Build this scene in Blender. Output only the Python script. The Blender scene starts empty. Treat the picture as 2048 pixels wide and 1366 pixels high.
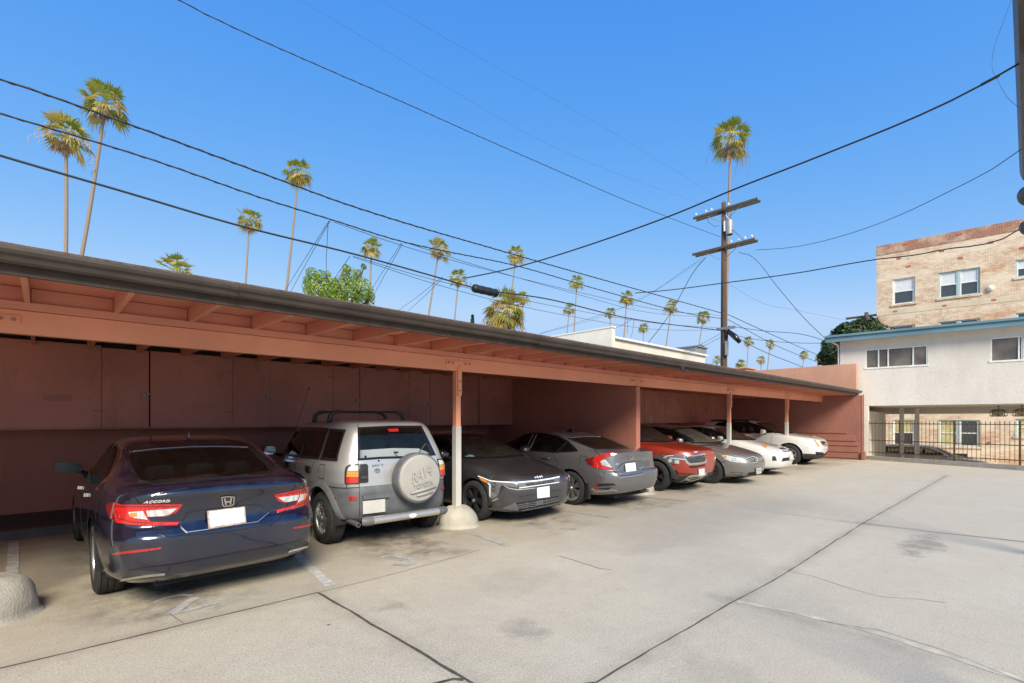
import bpy, bmesh, math, random
from mathutils import Vector, Matrix
from mathutils.bvhtree import BVHTree
from mathutils.geometry import delaunay_2d_cdt
R = math.radians
SC = bpy.context.scene
COL = SC.collection
random.seed(7)

# ------------------------------------------------------------------ camera
FP = 985.0; TH = math.atan(1036 / FP); CC, SS = math.cos(TH), math.sin(TH); H = 1.65; HY = 839.0
FWD = Vector((CC, SS, 0)); RGT = Vector((SS, -CC, 0)); EYE = Vector((0, 0, H))

def ray(px, py):
    return (FWD + RGT * ((px - 1024) / FP) + Vector((0, 0, (HY - py) / FP)))
def at(px, py, d):
    return EYE + ray(px, py) * d
def ground(px, py, z=0.0):
    return at(px, py, FP * (H - z) / (py - HY))
def on_y(px, py, Y):
    r = ray(px, py); return EYE + r * (Y / r.y)
def on_x(px, py, X):
    r = ray(px, py); return EYE + r * (X / r.x)
def project(p):
    v = p - EYE; d = v.dot(FWD); return (1024 + FP * v.dot(RGT) / d, HY - FP * v.z / d, d)

cam_d = bpy.data.cameras.new('camera'); cam = bpy.data.objects.new('camera', cam_d); COL.objects.link(cam)
cam_d.sensor_width = 36; cam_d.lens = 36 * FP / 2048; cam_d.shift_y = (HY - 683) / 2048
cam_d.clip_start = 0.05; cam_d.clip_end = 3000
cam.location = EYE; cam.rotation_euler = (R(90), 0, TH - R(90))
SC.camera = cam

# ------------------------------------------------------------------ light
SUN_E, SUN_AZ = R(38), R(-150)          # azimuth clockwise from +y
SUN_DIR = Vector((math.sin(SUN_AZ) * math.cos(SUN_E), math.cos(SUN_AZ) * math.cos(SUN_E), math.sin(SUN_E)))
w = bpy.data.worlds.new('World'); SC.world = w; w.use_nodes = True
nt = w.node_tree; bg = nt.nodes['Background']
sky = nt.nodes.new('ShaderNodeTexSky'); sky.sky_type = 'NISHITA'; sky.sun_disc = False
sky.sun_elevation = SUN_E; sky.sun_rotation = SUN_AZ; sky.air_density = 1.0; sky.dust_density = 0.3; sky.ozone_density = 1.5
# the photographer's grade of the sky: per-channel gain and gamma on the physical sky
sp_ = nt.nodes.new('ShaderNodeSeparateColor'); cb_ = nt.nodes.new('ShaderNodeCombineColor'); EXPO = 2 ** 0.33
nt.links.new(sky.outputs[0], sp_.inputs[0])
for k, (gain, gam, top) in enumerate(((1.06, 1.42, .47), (.745, .66, .67), (.955, .14, .97))):
    a_ = nt.nodes.new('ShaderNodeMath'); a_.operation = 'MULTIPLY'; a_.inputs[1].default_value = .15 * EXPO; nt.links.new(sp_.outputs[k], a_.inputs[0])
    b_ = nt.nodes.new('ShaderNodeMath'); b_.operation = 'POWER'; b_.inputs[1].default_value = gam; nt.links.new(a_.outputs[0], b_.inputs[0])
    c_ = nt.nodes.new('ShaderNodeMath'); c_.operation = 'MULTIPLY'; c_.inputs[1].default_value = gain / .15 / EXPO; nt.links.new(b_.outputs[0], c_.inputs[0])
    d_ = nt.nodes.new('ShaderNodeMath'); d_.operation = 'MINIMUM'; d_.inputs[1].default_value = top / .15 / EXPO; nt.links.new(c_.outputs[0], d_.inputs[0]); nt.links.new(d_.outputs[0], cb_.inputs[k])
nt.links.new(cb_.outputs[0], bg.inputs[0]); bg.inputs[1].default_value = 0.15
sd = bpy.data.lights.new('sun', 'SUN'); sd.energy = 4.6; sd.angle = R(26); sd.color = (1, .92, .76)
so = bpy.data.objects.new('sun', sd); COL.objects.link(so); so.rotation_euler = (-SUN_DIR).to_track_quat('-Z', 'Y').to_euler()
so.location = (0, 0, 60)
SC.view_settings.view_transform = 'Standard'; SC.view_settings.look = 'None'; SC.view_settings.exposure = 0.33; SC.view_settings.gamma = 1
SC.render.engine = 'CYCLES'
SC.cycles.max_bounces = 8; SC.cycles.transparent_max_bounces = 16; SC.cycles.diffuse_bounces = 5; SC.cycles.caustics_reflective = False; SC.cycles.caustics_refractive = False
SC.cycles.use_denoising = True

# ------------------------------------------------------------------ materials
class Mat:
    def __init__(s, name):
        s.m = bpy.data.materials.new(name); s.m.use_nodes = True; s.t = s.m.node_tree; s.N = s.t.nodes; s.L = s.t.links
        s.b = s.N['Principled BSDF']; s.c = None
    def n(s, typ, **kw):
        o = s.N.new('ShaderNode' + typ)
        for k, v in kw.items():
            if k in o.inputs: o.inputs[k].default_value = v
            else: setattr(o, k, v)
        return o
    def link(s, a, b): s.L.new(a, b)
    def coord(s, scale=(1, 1, 1)):
        if s.c is None: s.c = s.n('TexCoord')
        if scale == (1, 1, 1): return s.c.outputs['Object']
        mp = s.n('Mapping'); mp.inputs['Scale'].default_value = scale; s.link(s.c.outputs['Object'], mp.inputs['Vector']); return mp.outputs[0]
    def noise(s, scale, detail=4, rough=.55, coords=None, dist=0):
        o = s.n('TexNoise'); o.inputs['Scale'].default_value = scale; o.inputs['Detail'].default_value = detail
        o.inputs['Roughness'].default_value = rough; o.inputs['Distortion'].default_value = dist
        s.link(coords or s.coord(), o.inputs['Vector']); return o.outputs['Fac']
    def ramp(s, fac, stops):
        o = s.n('ValToRGB'); e = o.color_ramp.elements
        while len(e) < len(stops): e.new(.5)
        for i, (p, c) in enumerate(stops):
            e[i].position = p; e[i].color = (c if isinstance(c, tuple) else (c, c, c)) + (1,)
        s.link(fac, o.inputs[0]); return o.outputs[0]
    def mix(s, fac, a, b, mode='MIX'):
        o = s.n('Mix', data_type='RGBA', blend_type=mode)
        for k, v in ((0, fac), (6, a), (7, b)):
            if hasattr(v, 'links'): s.link(v, o.inputs[k])
            else: o.inputs[k].default_value = v if not isinstance(v, tuple) else v + (1,)
        return o.outputs[2]
    def math(s, op, a, b=0.0):
        o = s.n('Math', operation=op)
        for k, v in ((0, a), (1, b)):
            if hasattr(v, 'links'): s.link(v, o.inputs[k])
            else: o.inputs[k].default_value = v
        return o.outputs[0]
    def base(s, v):
        if hasattr(v, 'links'): s.link(v, s.b.inputs['Base Color'])
        else: s.b.inputs['Base Color'].default_value = v + (1,)
        return s
    def set(s, **kw):
        for k, v in kw.items():
            k = k.replace('_', ' ')
            if hasattr(v, 'links'): s.link(v, s.b.inputs[k])
            else: s.b.inputs[k].default_value = v
        return s
    def bump(s, h, strength=.3, dist=.01):
        o = s.n('Bump'); o.inputs['Strength'].default_value = strength; o.inputs['Distance'].default_value = dist
        s.link(h, o.inputs['Height']); s.link(o.outputs[0], s.b.inputs['Normal']); return s

def simple(name, col, rough=.6, metal=0.0, var=.12, scale=6, bump=0, **kw):
    """plain surface with a little uneven dirt in colour and gloss"""
    m = Mat(name); f = m.noise(scale, 5)
    lo = tuple(max(0, c * (1 - var)) for c in col); hi = tuple(min(1, c * (1 + var)) for c in col)
    m.base(m.ramp(f, [(.3, lo), (.7, hi)])).set(Roughness=rough, Metallic=metal, **kw)
    if bump: m.bump(m.noise(scale * 8, 4), bump, .01)
    return m.m

def paint_wood(name, col, chips=True, rough=.55):
    m = Mat(name)
    g = m.noise(3, 6, .6, m.coord((.6, 6, 14)))
    big = m.noise(.9, 4)
    c = m.ramp(big, [(.3, tuple(x * .86 for x in col)), (.7, tuple(min(1, x * 1.1) for x in col))])
    if chips:
        k = m.ramp(m.noise(7, 8, .72, m.coord((.5, 1, 5))), [(.69, 0), (.73, 1)])
        c = m.mix(k, c, tuple(x * .30 for x in col))
    m.base(c).set(Roughness=rough).bump(g, .35, .006); return m.m

def stucco(name, col, rough=.85, grime=.25, scale=1.0, bump=.5):
    m = Mat(name)
    a = m.noise(.7 * scale, 6, .6); b = m.noise(5 * scale, 5, .6, m.coord((1, 1, .25)))
    c = m.ramp(a, [(.3, tuple(x * (1 - grime * .6) for x in col)), (.68, tuple(min(1, x * 1.06) for x in col))])
    c = m.mix(m.math('MULTIPLY', m.ramp(b, [(.5, 0), (.8, 1)]), grime), c, tuple(x * .55 for x in col))
    m.base(c).set(Roughness=rough).bump(m.math('ADD', m.noise(60, 4), m.math('MULTIPLY', m.noise(9, 4), 1.5)), bump, .012); return m.m

def car_paint(name, col, metal=.5, rough=.38, coat=1.0, ior=1.7, inner=(.03, .03, .032)):
    m = Mat(name); geo = m.n('NewGeometry')
    f = m.noise(900, 2)
    dust = m.noise(3.0, 5)
    c = m.ramp(f, [(.35, tuple(x * .85 for x in col)), (.65, tuple(min(1, x * 1.15) for x in col))])
    c = m.mix(m.math('MULTIPLY', m.ramp(dust, [(.45, 0), (.8, 1)]), .10), c, (.30, .27, .24))
    c = m.mix(geo.outputs['Backfacing'], c, inner)
    m.base(c).set(Metallic=m.math('MULTIPLY', m.math('SUBTRACT', 1.0, geo.outputs['Backfacing']), metal), Roughness=rough, Coat_Weight=coat, Coat_Roughness=.03, Coat_IOR=ior)
    return m.m

def glassy(name, tint, spec=(1, 1, 1), ior=1.5, rough=.01, extra=.02):
    """tinted pane: see-through with a Fresnel reflection"""
    m = Mat(name); m.N.remove(m.b)
    out = m.N['Material Output']; tr = m.n('BsdfTransparent'); tr.inputs[0].default_value = tint + (1,)
    gl = m.n('BsdfGlossy'); gl.inputs[0].default_value = (.85, .74, .62, 1); gl.inputs['Roughness'].default_value = rough
    lw = m.n('LayerWeight'); lw.inputs[0].default_value = .5
    df = m.n('BsdfDiffuse'); df.inputs[0].default_value = (.30, .28, .25, 1)
    fr = m.math('ADD', .03, m.math('MULTIPLY', .95, m.math('POWER', lw.outputs['Facing'], 5.0)))
    mx = m.n('MixShader'); m.link(fr, mx.inputs[0]); m.link(tr.outputs[0], mx.inputs[1]); m.link(gl.outputs[0], mx.inputs[2])
    m2 = m.n('MixShader'); m.link(m.math('MULTIPLY', m.noise(3, 4), extra), m2.inputs[0]); m.link(mx.outputs[0], m2.inputs[1]); m.link(df.outputs[0], m2.inputs[2])
    m.link(m2.outputs[0], out.inputs[0]); return m.m

M = {}
def mats():
    m = Mat('concrete_slab')
    co = m.coord()
    sep = m.n('SeparateXYZ'); m.link(co, sep.inputs[0]); X, Y = sep.outputs[0], sep.outputs[1]
    big = m.noise(.22, 7, .66); mid = m.noise(1.5, 8, .68); mot = m.noise(7.0, 8, .72); fine = m.noise(60, 3, .7); grit = m.noise(170, 2, .6)
    c = m.ramp(big, [(.30, (.47, .41, .30)), (.5, (.535, .475, .358)), (.70, (.60, .54, .42))])
    c = m.mix(m.math('MULTIPLY', m.ramp(mid, [(.40, 0), (.62, 1)]), .42), c, (.43, .37, .28))
    c = m.mix(m.math('MULTIPLY', m.ramp(mot, [(.52, 0), (.70, 1)]), .50), c, (.35, .30, .235))
    c = m.mix(m.math('MULTIPLY', m.ramp(mot, [(.30, 1), (.46, 0)]), .40), c, (.62, .56, .46))
    c = m.mix(m.ramp(fine, [(.36, .50), (.50, 0)]), c, (.27, .23, .18)); c = m.mix(m.ramp(fine, [(.52, 0), (.66, .35)]), c, (.70, .64, .53))
    c = m.mix(m.ramp(grit, [(.36, .8), (.43, 0)]), c, (.17, .15, .125))
    c = m.mix(m.ramp(grit, [(.58, 0), (.66, .55)]), c, (.78, .71, .60))
    # slabs poured on different days
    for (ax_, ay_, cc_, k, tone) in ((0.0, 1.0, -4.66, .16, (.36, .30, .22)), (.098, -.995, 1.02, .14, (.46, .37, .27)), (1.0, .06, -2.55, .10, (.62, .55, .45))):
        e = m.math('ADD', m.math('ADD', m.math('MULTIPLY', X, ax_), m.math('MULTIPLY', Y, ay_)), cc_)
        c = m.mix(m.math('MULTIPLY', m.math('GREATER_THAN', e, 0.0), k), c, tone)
    jn = m.ramp(m.noise(2.4, 7, .72), [(.32, 0), (.60, 1)])
    for (pa, pb) in (((0, 1337), (635, 1185)), ((635, 1185), (928, 1358)), ((1190, 1366), (1893, 951)), ((1726, 1047), (2060, 1085)), ((1475, 1203), (2060, 1366))):
        A_, B_ = ground(*pa), ground(*pb); nx, ny = -(B_ - A_).y, (B_ - A_).x; ln = math.hypot(nx, ny); nx /= ln; ny /= ln; tx, ty = ny, -nx
        dist = m.math('ABSOLUTE', m.math('ADD', m.math('ADD', m.math('MULTIPLY', X, nx), m.math('MULTIPLY', Y, ny)), -(A_.x * nx + A_.y * ny)))
        al = m.math('ADD', m.math('ADD', m.math('MULTIPLY', X, tx), m.math('MULTIPLY', Y, ty)), -(A_.x * tx + A_.y * ty)); l1 = (B_.x - A_.x) * tx + (B_.y - A_.y) * ty; lo_, hi_ = min(0, l1) - .3, max(0, l1) + .3
        msk = m.math('MULTIPLY', m.math('GREATER_THAN', al, lo_), m.math('LESS_THAN', al, hi_))
        c = m.mix(m.math('MULTIPLY', m.math('MULTIPLY', m.ramp(dist, [(.0, 1), (.16, 0)]), jn), m.math('MULTIPLY', msk, .40)), c, (.20, .165, .125))
    # old oil drips, rust and tyre dirt on the stall floor, and drips on the lot: real stains
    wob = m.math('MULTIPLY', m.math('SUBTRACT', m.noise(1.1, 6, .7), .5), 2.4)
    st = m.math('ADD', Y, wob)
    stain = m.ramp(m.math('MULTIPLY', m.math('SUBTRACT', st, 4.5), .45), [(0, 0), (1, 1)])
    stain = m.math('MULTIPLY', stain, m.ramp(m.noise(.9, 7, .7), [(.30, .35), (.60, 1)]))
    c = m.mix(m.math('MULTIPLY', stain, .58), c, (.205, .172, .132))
    bay = m.math('ABSOLUTE', m.math('SUBTRACT', m.math('FRACT', m.math('MULTIPLY', m.math('ADD', X, .39), 1 / 2.515)), .5))
    drip = m.math('MULTIPLY', m.ramp(bay, [(.10, 1), (.34, 0)]), m.ramp(m.math('MULTIPLY', m.math('SUBTRACT', st, 4.7), 1.2), [(0, 0), (1, 1)]))
    c = m.mix(m.math('MULTIPLY', m.math('MULTIPLY', drip, m.ramp(m.noise(2.6, 7, .72), [(.42, 0), (.60, 1)])), .75), c, (.060, .050, .042))
    rust = m.math('MULTIPLY', m.ramp(m.math('MULTIPLY', m.math('SUBTRACT', st, 4.3), .8), [(0, 0), (1, 1)]), m.ramp(m.noise(1.7, 7, .7), [(.55, 0), (.66, 1)]))
    c = m.mix(m.math('MULTIPLY', rust, .32), c, (.32, .17, .085))
    wob2 = m.math('SUBTRACT', m.noise(3.2, 8, .75), .5)
    for (bx, by_, rx, ry, k) in ((8.4, 1.0, .9, .25, .60), (2.75, 2.75, .20, .26, .40), (3.5, 3.6, .6, .45, .14), (2.2, 3.9, .35, .14, .4), (5.6, 3.4, .5, .3, .15), (3.0, 1.4, .5, .4, .2)):
        dx = m.math('MULTIPLY', m.math('SUBTRACT', X, bx), 1 / rx); dy = m.math('MULTIPLY', m.math('SUBTRACT', Y, by_), 1 / ry)
        r2 = m.math('ADD', m.math('ADD', m.math('MULTIPLY', dx, dx), m.math('MULTIPLY', dy, dy)), m.math('MULTIPLY', wob2, 5.5))
        c = m.mix(m.math('MULTIPLY', m.ramp(r2, [(.0, 1), (1.0, 0)]), k), c, (.17, .15, .125))
    vo = m.n('TexVoronoi'); vo.inputs['Scale'].default_value = 1.6; m.link(co, vo.inputs['Vector'])
    gum = m.math('MULTIPLY', m.math('LESS_THAN', m.math('ADD', vo.outputs['Distance'], m.math('MULTIPLY', wob2, .02)), .030), m.math('GREATER_THAN', m.noise(.8, 2), .48))
    c = m.mix(m.math('MULTIPLY', gum, .85), c, (.07, .062, .055))
    m.base(c).set(Roughness=.88).bump(m.math('ADD', m.math('MULTIPLY', fine, .7), m.math('ADD', m.math('MULTIPLY', mot, 1.6), grit)), .45, .008)
    M['concrete'] = m.m
    M['crack'] = simple('crack_dirt', (.15, .125, .095), .95, var=.5, scale=20)
    M['joint'] = simple('joint_dirt', (.075, .066, .055), .95, var=.4, scale=14)
    m = Mat('worn_line_paint'); c = m.mix(m.ramp(m.noise(9, 7, .7), [(.40, 0), (.62, 1)]), (.56, .56, .53), (.36, .33, .28)); m.base(c).set(Roughness=.8); M['line'] = m.m
    m = Mat('faded_line_paint'); c = m.mix(m.ramp(m.noise(8, 7, .7), [(.36, 0), (.56, 1)]), (.47, .47, .46), (.33, .30, .26)); m.base(c).set(Roughness=.85); M['faint'] = m.m
    M['seal'] = simple('patched_strip', (.49, .44, .345), .9, var=.28, scale=7)
    pink = (.50, .205, .125)
    M['beam'] = paint_wood('terracotta_beam_paint', (.85, .355, .205))
    M['rafter'] = paint_wood('terracotta_rafter_paint', (.68, .285, .19))
    m = Mat('cabinet_paint'); col = (.56, .225, .165)
    c = m.ramp(m.noise(.7, 6, .62), [(.32, tuple(x * .78 for x in col)), (.68, tuple(x * 1.12 for x in col))])
    c = m.mix(m.math('MULTIPLY', m.ramp(m.noise(3.2, 8, .75, m.coord((1, 1, .45))), [(.55, 0), (.70, 1)]), .45), c, (.20, .09, .07))
    c = m.mix(m.ramp(m.noise(16, 6, .7), [(.70, 0), (.74, .7)]), c, (.62, .42, .34))
    m.base(c).set(Roughness=.55).bump(m.noise(3, 6, .6, m.coord((.6, 6, 14))), .25, .006); M['cab'] = m.m
    M['cabedge'] = simple('cabinet_gap', (.03, .014, .012), .9)
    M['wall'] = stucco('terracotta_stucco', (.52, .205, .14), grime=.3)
    M['endwall'] = stucco('shaded_terracotta_stucco', (.37, .16, .12), grime=.35); M['endboard'] = paint_wood('brown_pink_board', (.36, .15, .11), False)  # end wall stucco is a darker copy, its shade put into the colour
    M['wallsun'] = stucco('sunlit_terracotta_stucco', (.60, .315, .205), grime=.22)  # lighter copy of the wall stucco, the parapet's sunlight put into the colour
    M['white_paint'] = stucco('white_post_paint', (.56, .54, .50), .6, .22, 2, .2)
    M['boulder'] = stucco('bollard_concrete', (.48, .44, .365), .9, .55, 2.2, .6)
    M['kerb'] = stucco('dark_kerb_concrete', (.13, .115, .10), .95, .5, 2, .6)  # concrete kept dark all over for the kerb at the back
    M['gutter'] = simple('brown_gutter_metal', (.050, .037, .029), .45, .0, var=.3, scale=3)
    M['fascia'] = simple('dark_fascia', (.06, .037, .027), .7, var=.3)
    M['shingle'] = simple('brown_shingle', (.13, .085, .06), .95, var=.4, scale=20, bump=.5)
    M['steel'] = simple('grey_steel', (.35, .34, .33), .4, .8)
    M['blackmetal'] = simple('dark_metal', (.04, .037, .034), .5, .4)
    M['stucco'] = stucco('white_stucco', (.70, .645, .57), .9, .26, .5, .55)
    M['stuccoshade'] = M['stucco']
    M['bluefascia'] = paint_wood('blue_eave_paint', (.125, .225, .275), False)
    M['whitewood'] = simple('white_trim', (.72, .72, .68), .55)
    M['teal'] = simple('teal_trim', (.36, .52, .50), .6)
    m = Mat('aged_cream_brick'); br = m.n('TexBrick'); br.offset = .5
    mp = m.n('Mapping'); mp.inputs['Rotation'].default_value = (R(90), 0, R(90)); m.link(m.coord(), mp.inputs['Vector'])
    sx = m.n('SeparateXYZ'); m.link(m.coord(), sx.inputs[0]); cb = m.n('CombineXYZ'); m.link(sx.outputs[1], cb.inputs[0]); m.link(sx.outputs[2], cb.inputs[1])
    m.link(cb.outputs[0], br.inputs['Vector'])
    br.inputs['Scale'].default_value = 1; br.inputs['Brick Width'].default_value = .22; br.inputs['Row Height'].default_value = .078; br.inputs['Mortar Size'].default_value = .009
    br.inputs['Color1'].default_value = (.80, .64, .47, 1); br.inputs['Color2'].default_value = (.60, .43, .29, 1); br.inputs['Mortar'].default_value = (.36, .27, .19, 1)
    worn = m.ramp(m.noise(.45, 8, .74, m.coord((1, 1, 1.6))), [(.50, 0), (.62, 1)])
    c = m.mix(m.math('MULTIPLY', worn, .75), br.outputs[0], (.47, .24, .13))
    sm = m.ramp(m.noise(.6, 7, .68, m.coord((1, .5, 2))), [(.40, .8), (.52, 0)])
    c = m.mix(sm, c, (.74, .62, .47)); c = m.mix(m.math('MULTIPLY', m.ramp(m.noise(1.2, 8, .75, m.coord((1, 1, .5))), [(.56, 0), (.68, 1)]), .5), c, (.20, .15, .11))
    m.base(c).set(Roughness=.92).bump(br.outputs['Fac'], -.5, .01); M['brick'] = m.m
    m = Mat('red_brick_parapet'); br2 = m.n('TexBrick'); m.link(m.coord(), sx.inputs[0]) if False else None
    s2 = m.n('SeparateXYZ'); m.link(m.coord(), s2.inputs[0]); c2 = m.n('CombineXYZ'); m.link(s2.outputs[1], c2.inputs[0]); m.link(s2.outputs[2], c2.inputs[1]); m.link(c2.outputs[0], br2.inputs['Vector'])
    for k, v in (('Scale', 1), ('Brick Width', .22), ('Row Height', .078), ('Mortar Size', .01)): br2.inputs[k].default_value = v
    br2.inputs['Color1'].default_value = (.36, .125, .06, 1); br2.inputs['Color2'].default_value = (.24, .075, .04, 1); br2.inputs['Mortar'].default_value = (.40, .31, .24, 1)
    m.base(m.mix(m.math('MULTIPLY', m.ramp(m.noise(.8, 8, .75), [(.46, 0), (.60, 1)]), .65), br2.outputs[0], (.58, .44, .32))).set(Roughness=.9); M['redbrick'] = m.m
    M['redtile'] = simple('red_anchor_brick', (.42, .13, .07), .9)
    m = Mat('window_glass'); m.base((.05, .055, .06)).set(Roughness=.05, Specular_IOR_Level=.9); M['pane'] = m.m
    m = Mat('window_dark'); m.base(m.ramp(m.noise(1.3, 4), [(.4, (.10, .085, .07)), (.65, (.20, .165, .13))])).set(Roughness=.12); M['panebrown'] = m.m
    M['blind'] = simple('white_blind', (.62, .64, .66), .7, var=.06)
    M['curtain'] = simple('yellow_curtain', (.50, .44, .22), .8, var=.2)
    m = Mat('pole_wood'); g = m.noise(4, 7, .65, m.coord((9, 9, .8)))
    m.base(m.ramp(g, [(.3, (.05, .028, .017)), (.6, (.125, .07, .042)), (.8, (.18, .115, .075))])).set(Roughness=.9).bump(g, .5, .02); M['pole'] = m.m
    m = Mat('crossarm_wood'); g = m.noise(4, 7, .65, m.coord((9, 1.2, 9)))
    m.base(m.ramp(g, [(.3, (.045, .034, .027)), (.7, (.12, .092, .07))])).set(Roughness=.9).bump(g, .5, .01); M['arm'] = m.m
    M['cable'] = simple('black_cable', (.022, .022, .023), .55)
    M['thinwire'] = simple('grey_wire', (.05, .055, .06), .5)
    M['porcelain'] = simple('grey_porcelain', (.62, .64, .65), .25)
    M['transformer'] = simple('transformer_grey', (.30, .31, .31), .45, .3)
    m = Mat('palm_trunk'); g = m.n('TexWave'); g.bands_direction = 'Z'; g.inputs['Scale'].default_value = 4.0; g.inputs['Distortion'].default_value = 2; m.link(m.coord(), g.inputs['Vector'])
    m.base(m.ramp(g.outputs['Fac'], [(.2, (.20, .15, .105)), (.8, (.33, .26, .19))])).set(Roughness=.95).bump(g.outputs['Fac'], .4, .03); M['trunk'] = m.m
    def leaf(name, a, b, trans, sc=1.5):
        m = Mat(name); oi = m.noise(sc, 3); m.base(m.ramp(oi, [(.35, a), (.68, b)])).set(Roughness=.5)
        tl = m.n('BsdfTranslucent'); tl.inputs[0].default_value = trans + (1,); ad = m.n('MixShader'); ad.inputs[0].default_value = .3
        m.link(m.b.outputs[0], ad.inputs[1]); m.link(tl.outputs[0], ad.inputs[2]); m.link(ad.outputs[0], m.N['Material Output'].inputs[0]); return m.m
    M['frond'] = leaf('palm_frond_green', (.14, .18, .02), (.36, .37, .06), (.32, .36, .05))
    M['frondyellow'] = leaf('palm_frond_yellow', (.36, .29, .05), (.60, .45, .12), (.5, .38, .08))
    M['dead'] = leaf('palm_frond_dead', (.30, .20, .11), (.55, .41, .27), (.35, .25, .14))
    M['leaf'] = leaf('bush_leaf', (.12, .21, .02), (.34, .44, .07), (.34, .46, .06), .9)
    M['darkleaf'] = leaf('ficus_leaf', (.02, .045, .012), (.06, .10, .03), (.05, .09, .02), .7)
    M['cypress'] = leaf('cypress_leaf', (.02, .05, .015), (.05, .10, .03), (.04, .08, .02))
    M['bark'] = simple('bark', (.10, .07, .05), .95, var=.35)
    M['white_siding'] = stucco('white_siding', (.74, .70, .60), .8, .18, .7, .2)
    M['fence'] = simple('rusted_fence_iron', (.13, .085, .05), .6, .3, var=.35)
    M['dirt'] = simple('courtyard_paving', (.62, .55, .43), .95, var=.2, scale=.6)
    M['tyre'] = simple('tyre_rubber', (.022, .021, .020), .82, var=.3, scale=14, bump=.2)
    M['rubber'] = simple('black_trim', (.018, .018, .019), .5, var=.2)
    M['gloss'] = simple('black_gloss', (.012, .012, .014), .12, var=.1)
    M['under'] = simple('underbody', (.012, .012, .012), .9)
    M['alloy'] = simple('silver_alloy', (.56, .56, .56), .30, .85, var=.08)
    M['alloydark'] = simple('dark_alloy', (.035, .035, .037), .35, .4)
    M['steelwheel'] = simple('steel_wheel', (.06, .06, .062), .6, .3, var=.3, scale=18)
    m = Mat('chrome'); m.base(m.ramp(m.noise(6, 3), [(.3, (.72, .68, .62)), (.7, (.84, .79, .72))])).set(Metallic=1.0, Roughness=.12); M['chrome'] = m.m
    M['brushed'] = simple('brushed_aluminium', (.66, .62, .55), .33, .8, var=.08, scale=30)
    M['clad'] = simple('grey_cladding', (.115, .12, .13), .58, var=.25, scale=5)
    M['darkclad'] = simple('charcoal_cladding', (.042, .043, .045), .6, var=.25, scale=5)
    M['cover'] = simple('spare_cover_grey', (.37, .355, .325), .5, var=.08, scale=4)
    def lens(name, col, rough=.12, em=0):
        m = Mat(name); f = m.n('TexWave'); f.inputs['Scale'].default_value = 26; f.inputs['Distortion'].default_value = .4; m.link(m.coord(), f.inputs['Vector'])
        m.base(m.ramp(f.outputs['Fac'], [(.2, tuple(x * .72 for x in col)), (.8, col)])).set(Roughness=rough, Coat_Weight=1, Coat_Roughness=.02); return m.m
    M['red'] = lens('red_lens', (.62, .022, .02)); M['darkred'] = lens('deep_red_lens', (.22, .012, .014)); M['amber'] = lens('amber_lens', (.86, .30, .03))
    M['clear'] = lens('clear_lens', (.66, .65, .62)); M['smoke'] = lens('smoked_lens', (.16, .165, .17)); M['reflector'] = lens('red_reflector', (.42, .025, .02))
    M['plate'] = simple('blank_white_plate', (.86, .85, .83), .35, var=.03); M['plateg'] = simple('grey_plate', (.56, .54, .49), .4, var=.06); M['platef'] = simple('plate_frame', (.55, .42, .34), .4, .6, var=.4, scale=30)
    M['badge'] = simple('silver_badge', (.80, .80, .80), .2, .7, var=.05); M['sticker'] = simple('blue_sticker', (.18, .45, .62), .4); M['white'] = simple('white_plastic', (.80, .80, .80), .4, var=.04)
    M['seatg'] = simple('grey_seat_cloth', (.17, .17, .18), .9, var=.2); M['seatt'] = simple('tan_seat', (.62, .55, .46), .8, var=.15); M['seatd'] = simple('dark_seat', (.05, .05, .052), .8)
    M['glass'] = glassy('tinted_glass', (.58, .60, .60)); M['dglass'] = glassy('privacy_glass', (.36, .38, .39)); M['wglass'] = glassy('windscreen_glass', (.80, .83, .80), extra=.10); M['cglass'] = glassy('clear_glass', (.88, .90, .90))
    M['mirror'] = simple('mirror_glass', (.85, .85, .85), .03, 1.0, var=.01)
    M['dish'] = simple('dish_grey', (.10, .105, .115), .45, .2)
    M['lamp'] = simple('lantern_glass', (.50, .45, .36), .3)
    M['pink_siding'] = paint_wood('pink_board', (.42, .165, .125), True)
mats()

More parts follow.
